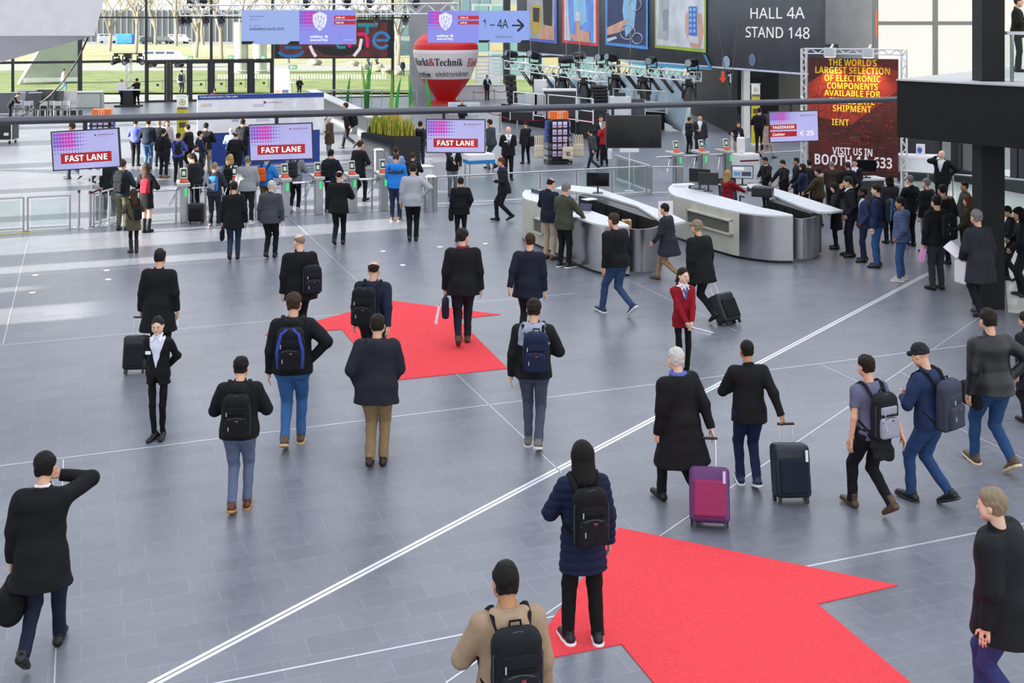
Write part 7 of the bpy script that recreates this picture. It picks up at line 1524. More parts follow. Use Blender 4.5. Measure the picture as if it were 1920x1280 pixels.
# ================================================================ LEFT BACK CORNER
def table_up(px, py, w, h, col, label, lean=.15, yaw=0.0, thick=.05):
    p = G(px, py); o = empty('folding_table', p, 0, label, 'table', 'folded tables stacked on edge'); u2 = Vector((math.cos(yaw), math.sin(yaw), 0)); f3 = Frame(p - u2 * w / 2, u2, Vector((0, lean, 1)).normalized()); MB().rect(f3, 0, 0, w, h, thick).build('table_top', mat('table ' + col, col, rough=.35, noise=.1, nscale=2), o); b = MB()
    for r_ in ((0, 0, w, .04), (0, h - .04, w, h)): b.rect(f3, *r_, .07, -.01)
    b.build('edge', alu(), o); b = MB(); b.tube([f3(w * .15, h * .1, -.08), f3(w * .15, h * .8, -.08), f3(w * .85, h * .8, -.08), f3(w * .85, h * .1, -.08)], .02, 6); b.build('leg_frame', steel(), o)
for i, (x, y, w, h, c, lab, yw) in enumerate(((12, 214, .9, 1.25, '5a5c60', 'grey folded table at the far left end of the stacked tables', .2), (24, 212, .5, 1.2, 'c9cac6', 'narrow pale folded table second in the stack', .6), (35, 213, .6, 1.25, '8f9296', 'mid grey folded table third in the stack', .3), (49, 211, 1.1, 1.3, '6a6d72', 'folded table with a white reflection in the middle of the stack', .15), (64, 212, .7, 1.2, '3b3d42', 'dark folded table leaning right of the middle', .5), (82, 210, 1.15, 1.35, '4b4844', 'brown grey folded table beside the dark posts', .0), (103, 209, .9, 1.25, '55565a', 'dark ribbed folded table left of the pale one', .1), (124, 208, 1.15, 1.2, 'cfcdc8', 'pale folded table with a mark in its centre', .05))): table_up(x, y, w, h, c, lab, yaw=yw)
p = G(161, 203); f3 = Frame(p - Vector((.85, 0, 0)), (1, .05, 0)); o = empty('counter_table', p, 0, 'long pale counter with a greenish front left of the lighting mast', 'counter'); MB().rect(f3, 0, 0, 1.75, .95, .6, -.6).build('front', paint('c3c9c0'), o); MB().rect(f3, -.05, .95, 1.8, 1.02, .75, -.68).build('top', paint('ededec'), o); b = MB()
for r_ in ((0, 0, 1.75, .05), (0, .90, 1.75, .95), (0, 0, .05, .95), (1.70, 0, 1.75, .95)): b.rect(f3, *r_, .02, .0)
b.build('frame_edge', plastic('7a7d7a'), o)
def stack_chair(px, py, yaw, label):
    p = G(px, py); o = empty('stacking_chair', p, 0, label, 'chair', 'metal stacking chairs in the left corner'); M3 = Matrix.Rotation(yaw, 3, 'Z')
    def q(x, y, z): return p + M3 @ Vector((x, y, z))
    for x in (-.2, .2): 
        for y in (-.2, .2): MB().tube([q(x, y, 0), q(x * .9, y * .8, .45 if y < 0 else .9)], .02, 6).build('leg', alu(), o)
    MB().box(q(0, -.02, .46), (.44, .42, .03), M3 @ Vector((1, 0, 0))).build('seat', plastic('2c2d31'), o); MB().box(q(0, .17, .78), (.42, .03, .25), M3 @ Vector((1, 0, 0))).build('backrest', mat('chair grey', 'c0c2c4', rough=.4), o)
for i, (x, y, yw, lab) in enumerate(((34, 219, .3, 'stacking chair beside the bending worker'), (46, 221, -.4, 'second stacking chair from the bending worker'), (58, 220, .8, 'stacking chair in the left corner under the diagonal cable'), (80, 221, .1, 'stacking chair below the brown grey folded table'), (94, 220, -.3, 'stacking chair right of the brown grey table'), (108, 221, .4, 'stacking chair below the ribbed dark table'), (122, 220, 0, 'stacking chair below the pale folded table'), (138, 218, .2, 'stacking chair at the right end of the left corner row'))): stack_chair(x, y, yw, lab)
p = G(4, 268); o = empty('flight_case', p, 0, 'big black flight case on castors at the left edge', 'case'); MB().box(p + Z * .62, (1.15, .8, .95), (1, .1, 0)).build('body', plastic('17181b'), o); b = MB()
for z_ in (.16, 1.08): b.box(p + Z * z_, (1.18, .83, .05), (1, .1, 0))
for x in (-1, 1): b.box(p + Z * .62 + Vector((x * .57, x * .057 - .40, 0)), (.05, .05, .95), (1, .1, 0))
b.build('edging', alu(), o); MB().box(p + Vector((.35, -.39, .42)), (.2, .02, .12), (1, .1, 0)).build('latch_plate', alu(), o)
for x in (-.45, .45):
    for y in (-.3, .3): MB().tube([p + Vector((x - .02, y, .07)), p + Vector((x + .03, y, .07))], .07, 12).build('castor', plastic('101010'), o)
b = MB(); pts = [Q(165, 70, 60), Q(146, 112, 60.5), Q(122, 148, 61), Q(95, 178, 61.5), Q(62, 204, 62), Q(35, 222, 63)]; tag(b.tube(pts, .045, 6).build('power_cable', plastic('17181a'), smooth=True), 'thick black cable sagging diagonally across the left corner', 'cable')
for i, x in enumerate((85, 130)): box_thing('low_cart', G(x, 217 + 0 * i), (1.2, .7, .32), plastic('3a3b3e'), ['low dark cart under the stacked tables', 'low dark cart left of the leftmost screen bracket'][i], 'cart')
# lighting mast with two workers
p = G(241, 200); o = empty('lighting_mast', p, 0, 'slim lattice lighting mast with three spotlights on top', 'mast'); b = MB(); b.tube([p + Vector((x * .14, y * .14, .3)) for x, y in ((-1, -1),)] + [p + Vector((-.14, -.14, 3.1))], .025, 6)
for x, y in ((1, -1), (1, 1), (-1, 1)): b.tube([p + Vector((x * .14, y * .14, .3)), p + Vector((x * .14, y * .14, 3.1))], .025, 6)
b.build('chord', alu(), o); b = MB()
for i in range(11): z0 = .3 + i * .25; s_ = (-1) ** i; b.tube([p + Vector((-.14 * s_, -.14, z0)), p + Vector((.14 * s_, -.14, z0 + .25))], .014, 5); b.tube([p + Vector((.14, -.14 * s_, z0)), p + Vector((.14, .14 * s_, z0 + .25))], .014, 5)
b.build('lacing', alu(), o); MB().box(p + Z * .06, (1.5, .9, .1)).build('base', plastic('222327'), o); MB().box(p + Z * .55, (.55, .5, .9)).build('ballast_box', plastic('1b1c1f'), o); MB().box(p + Z * 1.05, (1.7, .5, .06)).build('work_shelf', paint('ececec'), o); MB().bar(p + Vector((-.9, 0, 3.3)), p + Vector((.9, 0, 3.3)), .08, .06).build('cross_arm', plastic('1c1d20'), o); MB().box(p + Z * 3.15, (.34, .34, .3)).build('head_block', plastic('1a1b1e'), o)
for i, x in enumerate((-.75, -.15, .75)): spot(p + Vector((x, -.05, 3.28)), ['left spotlight on the lighting mast', 'middle spotlight on the lighting mast', 'right spotlight on the lighting mast'][i], 1.3, True, 'spotlights on the lighting mast', yaw=(-40, 0, 40)[i], tilt=20)
tag(MB().box(p + Vector((-.35, -.1, 1.30)), (.5, .3, .44)).build('laptop_case', paint('e6e4dc')), 'white box on the shelf of the lighting mast', 'box')
# ---- left side of the hall (outside the frame): wall with window slots that lets the low sun in
wf = Frame(U * -18.0 + V * -6.0, V); b = MB(); last = 0.0
for v0, v1, zt in ((21.9, 23.1, 5.3), (24.5, 24.9, 5.0), (26.3, 27.0, 6.2), (28.4, 30.6, 7.6), (31.6, 33.0, 7.8), (34.0, 38.5, 8.4), (39.5, 45.0, 9), (46.5, 53, 9), (54.5, 61, 9), (62.5, 68, 9)):
    a0_, a1_ = v0 + 6, v1 + 6; b.rect(wf, last, 0, a0_, 26, .3); b.rect(wf, a0_, zt, a1_, 26, .3); last = a1_
b.rect(wf, last, 0, 85, 26, .3); tag(b.build('wall_left', paint('dcdcdc')), kind='structure')
# ================================================================ PEOPLE
def P(label, px, fy, hy, face, **k): return person(px, fy, hy, face, label, **k)
# ---- on the open floor, nearest first
J = P('person in a long dark coat with one arm raised and a round bag', 78, 1238, 858, -6, walk=.85, arms='face,hold', top=('coat', '121317'), bot='1b2033', hair='short,black', extra=('collar=e8e8ee',), hem=.66)
handbag(J, 'L', 'round black bag in the hand of the person with one arm raised', size=(.44, .22, .34), soft=.12, drop=.07)
J = P('person in a beige jacket with a black backpack at the bottom edge', 952, 1562, 1070, -14, arms='down,bent', top=('jacket', 'a08970'), bot='1e2128', hair='short,black', skin='tan', extra=('hood',), nod=16)
backpack(J, 'black backpack on the beige jacket at the bottom edge', '191b20', size=1.05)
phone(J, 'L', 'pale phone in the hand of the person in the beige jacket', 'c9d0e2')
J = P('woman in a navy puffer coat with a black backpack standing on the large red arrow', 1093, 1203, 833, -12, arms='down,bent', top=('longpuffer', '171e3a'), bot='101013', fit=1.12, hair='bob,black', sole='ecebec', build=.93, shoe='17171a', nod=14, hem=.66)
backpack(J, 'black backpack with a front pocket on the navy puffer coat', '121316', pocket='17181b', size=1.0)
phone(J, 'L', 'phone held by the woman in the navy puffer coat')
J = P('grey haired person in a dark jacket and blue jeans at the bottom corner', 1884, 1366, 926, -48, walk=.6, arms='pocket,down', top=('jacket', '171a1e'), bot='333a6e', hair='short,ash', skin='pale', build=1.25, extra=('glasses',), hem=.72)
J = P('woman in a black suit and white shirt standing with her hands behind her back', 297, 822, 594, 184, arms='back,back', top=('blazer', '131316'), inner='dfe0f2', hair='pony,dark', skin='pale', extra=('collar=f0f0f8', 'badge', 'deepv'), bot='0f0f12', fit=.45, build=.86, fine=.0058, shoe='141416', nod=10, look=-6)
J = P('person in a long black coat pulling a trolley behind the woman in the suit', 297, 690, 472, -3, walk=.5, arms='down,hold', top=('coat', '141518'), bot='17181c', hair='short,dark', hem=.56)
sheet(J, 'R', 'white slip of paper in the hand of the person with the black trolley', (.1, .2)); suitcase('black trolley with a bag on top pulled behind the woman in the suit', face=-3, to=J['L'] + Vector((-.02, -.05, 0)), col='1a1b1f', tilt=.25, size=(.36, .24, .50))
J = P('person in a black hooded jacket with a black backpack and grey blue trousers', 449, 958, 677, -5, walk=.35, arms='bent,bent', top=('jacket', '131417'), bot='616b86', shoe='5a3020', hair='short,black', extra=('hood',), nod=16, build=1.04, sole='b9814a', fit=.95)
backpack(J, 'black backpack with a white tag over grey blue trousers', '141518', size=1.0, low=.04)
J = P('person in a black hooded jacket and blue jeans with a blue striped backpack', 549, 838, 555, -4, walk=.55, arms='akimbo,down', top=('hoodie', '131519'), bot='3a6294', shoe='5b432f', hair='short,brown', extra=('hood',), build=1.06, sole='c9b089')
backpack(J, 'black backpack with blue stripes on the person in blue jeans', '14151b', accent='3b4aa0', size=1.0, low=.02)
J = P('person in a dark grey hooded coat and khaki trousers seen from behind', 706, 874, 598, 2, walk=.18, arms='low,pocket', top=('parka', '21242c'), bot='8c7555', shoe='2a1915', hair='short,dark', extra=('hood',), build=1.1, hem=.76, fit=1.1)
J = P('bald person with glasses in a black coat with a dark shoulder bag', 563, 648, 443, -22, walk=.5, arms='down,down', top=('coat', '121316'), bot='15161a', hair='balding,ash', skin='pale', look=-25, build=1.12, hem=.74, extra=('glasses',))
backpack(J, 'dark shoulder bag hanging behind the bald person in the black coat', '1a1c26', size=.95, low=.12, side=.14, straps=False)
J = P('balding person in a navy jacket with a black backpack walking over the far red arrow', 698, 722, 495, 8, walk=.45, arms='aft,down', top=('jacket', '1a2036'), bot='15161b', hair='balding,dark', build=1.08)
backpack(J, 'black backpack with a grey patch on the navy jacket by the far red arrow', '17181c', size=1.1, low=.03, side=-.06)
J = P('person in a black jacket with a red scarf walking on the far red arrow', 868, 648, 433, -4, walk=.6, arms='down,hold', top=('jacket', '131416'), bot='1c1f2a', shoe='4a3a2a', hair='short,dark', look=40, extra=('scarf=7a1f38',), build=1.08, hem=.78)
handbag(J, 'L', 'dark blue bag held by the person with the red scarf', col='1a1e30', size=(.36, .12, .30)); sheet(J, 'L', 'white papers sticking out below the dark blue bag', (.14, .3), off=(-.1, 0, -.2), tilt=(-.2, 0, -1))
J = P('person in a dark navy coat leaning forward beside the far red arrow', 990, 640, 443, 12, walk=.7, arms='down,aft', top=('coat', '161a29'), bot='141519', hair='short,brown', look=-30, lean=.14, hem=.74, build=1.08, skin='fair')
J = P('person with a pale grey hood and a dark blue backpack walking with crossed legs', 1000, 842, 567, 6, walk=-.45, arms='bent,down', top=('jacket', '16181b', '8d93a3'), bot='4a4f60', shoe='6b6a66', hair='short,dark', extra=('hood=9aa0b0',), sole='d8d6d0', fit=.85)
backpack(J, 'dark blue backpack below the pale grey hood', '1d2440', size=.95, side=.05)
J = P('person in a black jacket and blue jeans striding past the left reception counter', 1157, 590, 402, -38, walk=-.95, arms='down,down', top=('jacket', '141519'), bot='31496b', shoe='24304f', hair='short,brown', look=-10, build=1.1, sole='e4e6ea', hem=.84)
J = P('person in a dark grey coat and tan trousers passing the white poster on the counter', 1253, 528, 383, -60, walk=.95, arms='down,fwd', top=('coat', '2a2d34'), bot='9c8164', shoe='5b4632', hair='short,dark', build=1.05)
J = P('person in a black coat pulling a black trolley behind the woman in red', 1314, 604, 415, -38, walk=-.8, arms='hold,down', top=('coat', '141518'), bot='1a1b1f', hair='short,ash', build=1.12, hem=.7)
suitcase('black trolley with pale zips behind the woman in the red jacket', face=-38, to=J['R'], tilt=.5, col='191b1f', size=(.42, .26, .50), accent='15171a')
J = P('woman in a red jacket with a white collar holding papers', 1280, 702, 503, 162, arms='front,front', top=('blazer', '8a1022'), inner='f0f0f6', hair='pony,dark', skin='pale', extra=('collar=f6f6fa', 'neckerchief', 'cuffs=f0f0f4', 'lipstick', 'nogap', 'highv'), bot='0f0f12', fit=.5, build=.87, fine=.0058, nod=4, look=-14, shoe='121214')
sheet(J, 'R', 'white folded papers held by the woman in the red jacket', (.13, .34), off=(.03, -.02, -.02), tilt=(-.9, .2, -.25))
J = P('white haired person in a long black coat with a blue scarf pulling a purple case', 1276, 950, 658, -28, walk=-.85, arms='aft,hold', top=('coat', '101114'), bot='191a1f', hair='short,white', skin='pale', extra=('scarf=5a68b0',), build=1.08, hem=.5)
suitcase('purple and red trolley behind the white haired person', face=8, to=J['R'] + Vector((-.04, -.03, 0)), tilt=.42, col='5a2a62', accent='8f2f58', size=(.42, .26, .55), tag_col='c9b4d6')
J = P('person in a black blazer and navy trousers pulling a navy trolley by its silver handle', 1404, 912, 645, -3, walk=-.4, arms='pull,bent', top=('blazer', '141517'), inner='8590d8', bot='1c2746', hair='crop,black', shoe='1c2a4c', sole='f0f0f4', skin='tan', extra=('nogap',), hem=.80)
suitcase('navy trolley with a white logo and a silver handle', face=-3, to=J['R'] + Vector((.04, 0, 0)), col='17212d', size=(.40, .25, .56), tilt=.20, tag_col='e6e8ec')
J = P('person in a grey violet T-shirt and black trousers with a grey backpack and brown boots', 1634, 962, 672, -24, walk=-.75, arms='aft,down', top=('tee', '62647c'), bot='14151a', shoe='54402c', hair='short,dark', extra=('waistjacket=17181c',), sole='boot')
backpack(J, 'light grey backpack with a black top and a yellow green tag', '1c1e24', pocket='9a9ba8', size=1.02, low=.04); b_ = bpy.context.scene.objects
J = P('person in a navy hoodie and cap looking at a phone, with a dark grey backpack', 1744, 944, 650, -40, walk=-.6, arms='bent,bent', top=('hoodie', '223152'), bot='2b456f', shoe='15161a', hair='cap,dark', nod=24, sole='2a2a2c')
backpack(J, 'dark grey backpack on the navy hoodie', '3a3f4c', size=1.1, low=.05); phone(J, 'L', 'phone held by the person in the cap', 'b9c2e0')
J = P('person in a black leather jacket and blue jeans with a hand on the hip', 1862, 880, 585, -12, walk=-.75, arms='akimbo,down', top=('jacket', '15161a'), bot='27466f', shoe='54402e', hair='short,dark', extra=('leather',), sole='d6c69c', build=1.06, hem=.84)
handbag(J, 'L', 'black bag at the side of the person in the leather jacket', size=(.36, .12, .28), off=(.06, .1, .25))
# ---- before the left turnstiles
J = P('woman with long brown hair in an olive grey coat and black boots', 251, 474, 355, -35, arms='bent,bent', top=('coat', '55503f'), bot='15151a', hair='long,brown', build=.88, fit=.6, extra=('boots=15151a',), hem=.62)
backpack(J, 'small black leather bag on the back of the olive grey coat', '17181c', size=.72, low=.1, side=.05)
J = P('person in a dark teal jacket and olive trousers with a black backpack', 229, 432, 300, 14, arms='bent,bent', top=('jacket', '26323a'), bot='5d5d4a', hair='short,brown', extra=('hood',))
backpack(J, 'black backpack on the dark teal jacket', '15161a', side=.08)
J = P('woman in a black coat with a red backpack and bare knees', 274, 436, 307, 12, arms='bent,bent', top=('coat', '15161a'), bot='bare', hair='long,brown', build=.9, skin='fair', extra=('boots=121214',), hem=.62)
backpack(J, 'red backpack on the black coat', 'a3273a', size=.8, side=.1)
P('person in black half hidden behind the dark teal jacket', 206, 402, 297, -20, top=('coat', '17181c'), bot='1a1b20', hair='short,dark')
J = P('person in a black padded jacket bending over the leftmost turnstile', 367, 408, 290, -60, arms='bent,down', top=('puffer', '1b1d21'), bot='1a1b20', hair='short,brown', lean=.12, nod=30, build=1.05)
suitcase('small black trolley beside the person in the padded jacket', 368, 419, 0, col='1b1b1e', size=(.40, .22, .48))
J = P('person in a dark grey top with a blue backpack at the turnstiles', 402, 426, 305, 8, arms='bent,bent', top=('hoodie', '2b2f3a'), bot='20242e', hair='crop,ash', shoe='6a6a70', sole='e4e4e4', skin='pale')
backpack(J, 'blue backpack with grey panels at the turnstiles', '2a6fc0', pocket='3d4450', size=.85, side=.06)
J = P('blonde person in a dark jacket with a black backpack at the turnstiles', 431, 408, 291, 0, arms='bent,bent', top=('jacket', '1c2230'), bot='17181c', hair='wavy,blond', build=.95, extra=('scarf=1f3550',)); backpack(J, 'black backpack on the blonde person', '17181b', size=.85)
J = P('person in a light grey jacket and black trousers seen from behind at the turnstiles', 464, 420, 293, 6, arms='low,down', top=('jacket', '8f9196'), bot='1a1b1f', hair='crop,grey', shoe='c9c9cb', sole='e8e8e8', build=1.1)
J = P('person in a bright blue jacket with an orange backpack', 499, 404, 291, 10, arms='bent,bent', top=('jacket', '2f78c8'), bot='6d5a3c', hair='short,dark'); backpack(J, 'orange backpack at the turnstiles', 'd8581f', size=.85, side=-.05)
J = P('person in a long black coat and jeans with a dark briefcase', 438, 488, 343, -8, walk=.55, arms='down,hold', top=('coat', '141518'), bot='2a3a54', hair='short,dark', hem=.72); handbag(J, 'L', 'dark briefcase held low by the person in jeans before the turnstiles', size=(.3, .09, .26))
J = P('white haired person in a grey suit jacket holding papers', 507, 484, 341, 4, walk=.35, arms='down,down', top=('blazer', '44474f'), inner='c9ccd6', bot='17181d', hair='crop,white', skin='pale', build=1.06, extra=('nogap',)); sheet(J, 'R', 'white papers hanging from the hand of the white haired person')
J = P('person in a grey top with a dark backpack going through the turnstiles', 552, 396, 281, 5, walk=.4, arms='bent,bent', top=('jacket', '7c8088'), bot='1d2027', hair='short,dark', shoe='d0d0d0', sole='e8e8e8'); backpack(J, 'dark grey backpack going through the turnstiles', '2c2e34', size=.9); sheet(J, 'R', 'white leaflet held up at the turnstile', (.15, .2))
J = P('person in a navy jacket with a black backpack standing at a turnstile', 620, 398, 281, 12, arms='bent,bent', top=('jacket', '181e2c'), bot='16171c', hair='short,black', extra=('hood',)); backpack(J, 'black backpack on the navy jacket at the turnstile', '15161a', size=.9, side=-.05)
J = P('balding person in a black coat walking towards the turnstiles', 635, 460, 322, 2, walk=.55, arms='bent,down', top=('coat', '131417'), bot='17181c', hair='balding,dark', hem=.76, build=1.05)
J = P('person in black walking away beyond the gates with white papers', 672, 378, 265, 35, walk=.6, arms='bent,down', top=('coat', '18191d'), bot='1b1c22', hair='short,brown', hem=.75); sheet(J, 'R', 'white papers in the hand of the person beyond the gates', (.15, .2))
J = P('person in a pale blue jacket with a grey scarf beyond the turnstiles', 742, 383, 276, 0, arms='bent,bent', top=('jacket', '8aa0c4'), bot='1f2430', hair='short,brown', extra=('scarf=8a8d92',))
J = P('person in a bright blue and dark ski jacket waiting at the last turnstile', 742, 414, 290, 4, arms='low,low', top=('jacket', '2a7fd8', '34404e'), bot='22304a', hair='short,brown', shoe='6b4a36', sole='d8cfc4', extra=('hood=2a7fd8',), nod=34, build=1.08)
J = P('person in a light grey blazer and black trousers near the litter bin', 774, 452, 310, -2, walk=.18, arms='akimbo,down', top=('blazer', 'a9abb2'), inner='e4e4ea', bot='15161a', hair='short,dark', build=1.08, extra=('nogap',))
J = P('person with green headphones and a patterned dark jacket beyond the gates', 774, 384, 287, 5, arms='bent,bent', top=('jacket', '22262a'), bot='1b1c22', hair='short,brown')
J = P('staff man in a black blazer leaning on the barrier rail', 848, 368, 262, 150, arms='reach,low', top=('blazer', '16171b'), inner='e6e6ea', bot='75767a', hair='short,dark', extra=('badge', 'nogap'))
J = P('person in a short black coat with a dark bag facing the barrier', 864, 452, 333, -6, arms='pocket,hold', top=('coat', '141519'), bot='17181c', hair='short,dark', build=1.1, hem=.74, extra=('glasses',)); handbag(J, 'L', 'dark bag beside the short black coat', size=(.32, .12, .3), drop=-.12)
J = P('person in dark clothes with a blue collar striding past the glass barrier', 945, 414, 297, -100, walk=.6, arms='down,bent', top=('jacket', '1b1d22'), bot='1a1b20', hair='short,auburn', extra=('scarf=2a3f8a',), hem=.76)
J = P('bald man in a black suit and badge standing beyond the barrier', 953, 337, 237, 172, arms='back,back', top=('blazer', '141519'), inner='e8e8ee', bot='15161a', hair='balding,white', skin='pale', extra=('tie=4a5060', 'badge', 'nogap', 'collar=f0f0f4'), build=1.08)
P('person in grey walking beyond the barrier with teal grey trousers', 922, 318, 225, -60, walk=.6, arms='bent,down', top=('jacket', '3b4148'), bot='2d4450', hair='short,dark')
J = P('person in a dark coat and cap with a shoulder bag near the brochure stand', 986, 307, 229, -30, arms='chin,down', top=('coat', '202127'), bot='191a1f', hair='cap,grey', hem=.72); backpack(J, 'dark shoulder bag at the hip near the brochure stand', '1c1d22', size=.85, low=.25, side=.16, straps=False)
J = P('person in grey striding away beside the switched off screen', 1112, 320, 243, -50, walk=1.0, arms='bent,aft', top=('jacket', '3a3c42'), bot='2b2d33', hair='short,dark', lean=.12)
J = P('woman in a red vest carrying white shopping bags', 1133, 311, 229, 195, arms='chin,hold', top=('jacket', 'a8242c'), bot='1c1c21', hair='wavy,ash', build=.92, extra=('glasses',)); handbag(J, 'L', 'white shopping bag with a pale blue print', col='dcdde4', size=(.36, .12, .38), soft=.02, name='shopping_bag', mark='8fa9cf')
J = P('person in a dark suit behind the woman in the red vest', 1126, 300, 217, 160, arms='bent,hold', top=('blazer', '26282e'), inner='d8d8de', bot='1d1e23', hair='short,brown', extra=('nogap',)); handbag(J, 'R', 'white carrier bag beside the red vest', col='d8d9e0', size=(.3, .12, .36), soft=.02, name='shopping_bag')
# ---- beyond the left turnstiles, by the site plan
P('person in a blue shirt and black trousers by the brochure stand', 254, 311, 224, 4, arms='bent,bent', top=('shirt', '5a64b4'), bot='18191e', hair='short,dark')
P('person in a navy sweater and faded jeans beside the blue shirt', 277, 319, 225, -4, arms='low,bent', top=('shirt', '1b2434'), bot='4a6c96', hair='short,dark', walk=.2)
P('tall person in black beside the faded jeans', 298, 312, 226, 10, arms='bent,low', top=('jacket', '17181c'), bot='1a1b20', hair='crop,ash')
P('woman with auburn hair and a pale jacket behind the tall person in black', 313, 307, 225, 150, arms='bent,down', top=('jacket', 'b9b0aa'), bot='26262b', hair='long,auburn', build=.9)
J = P('person in a dark jacket with a black backpack and tan shoes', 306, 333, 242, 25, arms='bent,bent', top=('jacket', '22252b'), bot='1b1d24', hair='short,dark', shoe='a07a4e'); backpack(J, 'black backpack worn beside the yellow banner', '16171b', size=.95)
J = P('person in a violet blue shirt with a black backpack before the site plan', 334, 341, 250, 10, arms='bent,low', top=('shirt', '4c52a6'), bot='20232d', hair='short,dark'); backpack(J, 'black backpack on the violet blue shirt', '1b2224', size=.8, side=.1)
P('person in black leaning in profile before the site plan', 355, 322, 235, -70, arms='bent,bent', top=('jacket', '181920'), bot='1b1c22', hair='short,dark', walk=.3)
J = P('person in a navy suit with a tan bag on the shoulder', 374, 338, 246, 60, arms='low,hold', top=('blazer', '232b44'), inner='dfe0e6', bot='2a2c36', hair='short,dark', extra=('nogap',), build=1.1); handbag(J, 'L', 'tan bag carried by the person in the navy suit', col='a3906f', size=(.42, .14, .4), drop=-.42, off=(.15, 0, .1))
P('person in a black coat and tan trousers behind the navy suit', 386, 326, 231, 10, arms='bent,bent', top=('jacket', '17181d'), bot='8a7758', hair='short,black')
P('man in a dark suit and white collar facing the queue', 367, 360, 276, 120, arms='low,low', top=('blazer', '1a1b20'), inner='e6e6ea', bot='1a1b20', hair='short,dark', extra=('beard', 'nogap'), skin='tan')
P('bald person in a pale blue shirt at the site plan', 433, 322, 240, 5, arms='bent,bent', top=('shirt', '8ea6d4'), bot='23262e', hair='balding,white', skin='pale')
J = P('person in a black jacket and backpack reading the site plan', 455, 316, 224, 12, arms='chin,down', top=('jacket', '16181d'), bot='1a1b20', hair='short,black'); backpack(J, 'black backpack in front of the site plan', '1c1d22', size=.85, side=.1)
J = P('balding person in a black hooded top with a backpack before the site plan', 442, 336, 249, 0, arms='bent,bent', top=('hoodie', '17181c'), bot='1a1b1f', hair='balding,brown', extra=('hood',), build=1.1); backpack(J, 'flat black backpack on the black hooded top', '131417', size=.85)
P('person in a brown coat and grey trousers standing at the end of the site plan', 618, 301, 218, -75, arms='bent,pocket', top=('coat', '4a3c2c'), bot='85868a', hair='balding,white', skin='pale', hem=.66)
J = P('person hurrying past the planter with a big dark bag', 654, 279, 193, -68, walk=1.0, arms='bent,aft', top=('coat', '1c1d22'), bot='1b1c22', hair='short,brown', hem=.8, lean=.1); backpack(J, 'big dark round bag on the hurrying person', '16171b', size=1.1, low=.05)
P('woman in black leaning on the corner of the planter', 694, 282, 214, 95, arms='reach,reach', top=('jacket', '17181b'), bot='1b1b20', hair='long,brown', lean=.28, build=.88, shoe='d8d8d8')
J = P('person in a grey hoodie and jeans with a black backpack beside the reeds', 788, 316, 228, 2, arms='bent,bent', top=('hoodie', '3c3e42'), bot='33405a', hair='short,dark'); backpack(J, 'black backpack on the grey hoodie beside the reeds', '15161a', size=1.0)
P('person passing behind the leftmost screen in a dark brown jacket', 140, 337, 231, -80, walk=.8, arms='bent,down', top=('jacket', '2c231c'), bot='2d3f58', hair='short,brown')
P('second person passing behind the leftmost screen in black', 180, 345, 246, 80, walk=.5, arms='bent,down', top=('coat', '17181c'), bot='1a1b20', hair='short,dark')
P('person in a dark jacket with children behind the beam by the screen beside the reeds', 866, 246, 188, 170, arms='bent,down', top=('jacket', '1a1c20'), bot='22242a', hair='crop,ash')
P('worker bending over a case at the far left of the hall', 18, 226, 178, 70, arms='reach,reach', top=('jacket', '1a1b1f'), bot='202228', hair='short,brown', lean=.42, nod=26)
P('person in dark red behind the site plan board near the doors', 403, 214, 168, -20, arms='bent,bent', top=('jacket', '4a1622'), bot='1d1e23', hair='short,dark')
P('worker in a blue jacket at the shelf of the lighting mast', 228, 199, 149, 60, arms='reach,reach', top=('jacket', '2b4aa0'), bot='1b1c20', hair='short,ash')
P('worker in black at the shelf of the lighting mast', 257, 199, 147, -60, arms='reach,reach', top=('jacket', '17181c'), bot='17181c', hair='short,dark')
J = P('person outside the doors in a grey top with a black backpack', 340, 177, 132, 4, walk=.3, top=('jacket', '9a9ea6'), bot='26282e', hair='short,dark'); backpack(J, 'black backpack outside the glass doors', '17181c')
P('pale blurred person in jeans outside beyond the concrete wing', 118, 172, 143, 60, walk=.6, top=('jacket', 'd2b8ae'), bot='5c84a8', hair='short,brown', tall=1.7)
P('person in dark blue standing outside beside the grey column', 755, 142, 112, 150, top=('jacket', '1f2a3a'), bot='2a3c5a', hair='short,dark')
P('person walking outside behind the video wall, legs showing below it', 690, 129, 98, 60, walk=.5, top=('jacket', '2a3a50'), bot='2a3a5c', hair='short,dark'); P('second person walking outside behind the video wall', 706, 129, 98, 60, walk=.5, top=('jacket', '3a4048'), bot='22304c', hair='short,dark')
P('man in dark clothes at the white bar table by the glass', 561, 184, 150, 170, arms='reach,bent', top=('jacket', '1b1c20'), bot='202228', hair='short,dark')
P('man in a dark suit standing by the white slatted screen', 913, 187, 141, 150, arms='bent,bent', top=('blazer', '1b2030'), inner='b9c6e0', bot='1b1c22', hair='short,dark', extra=('nogap',))
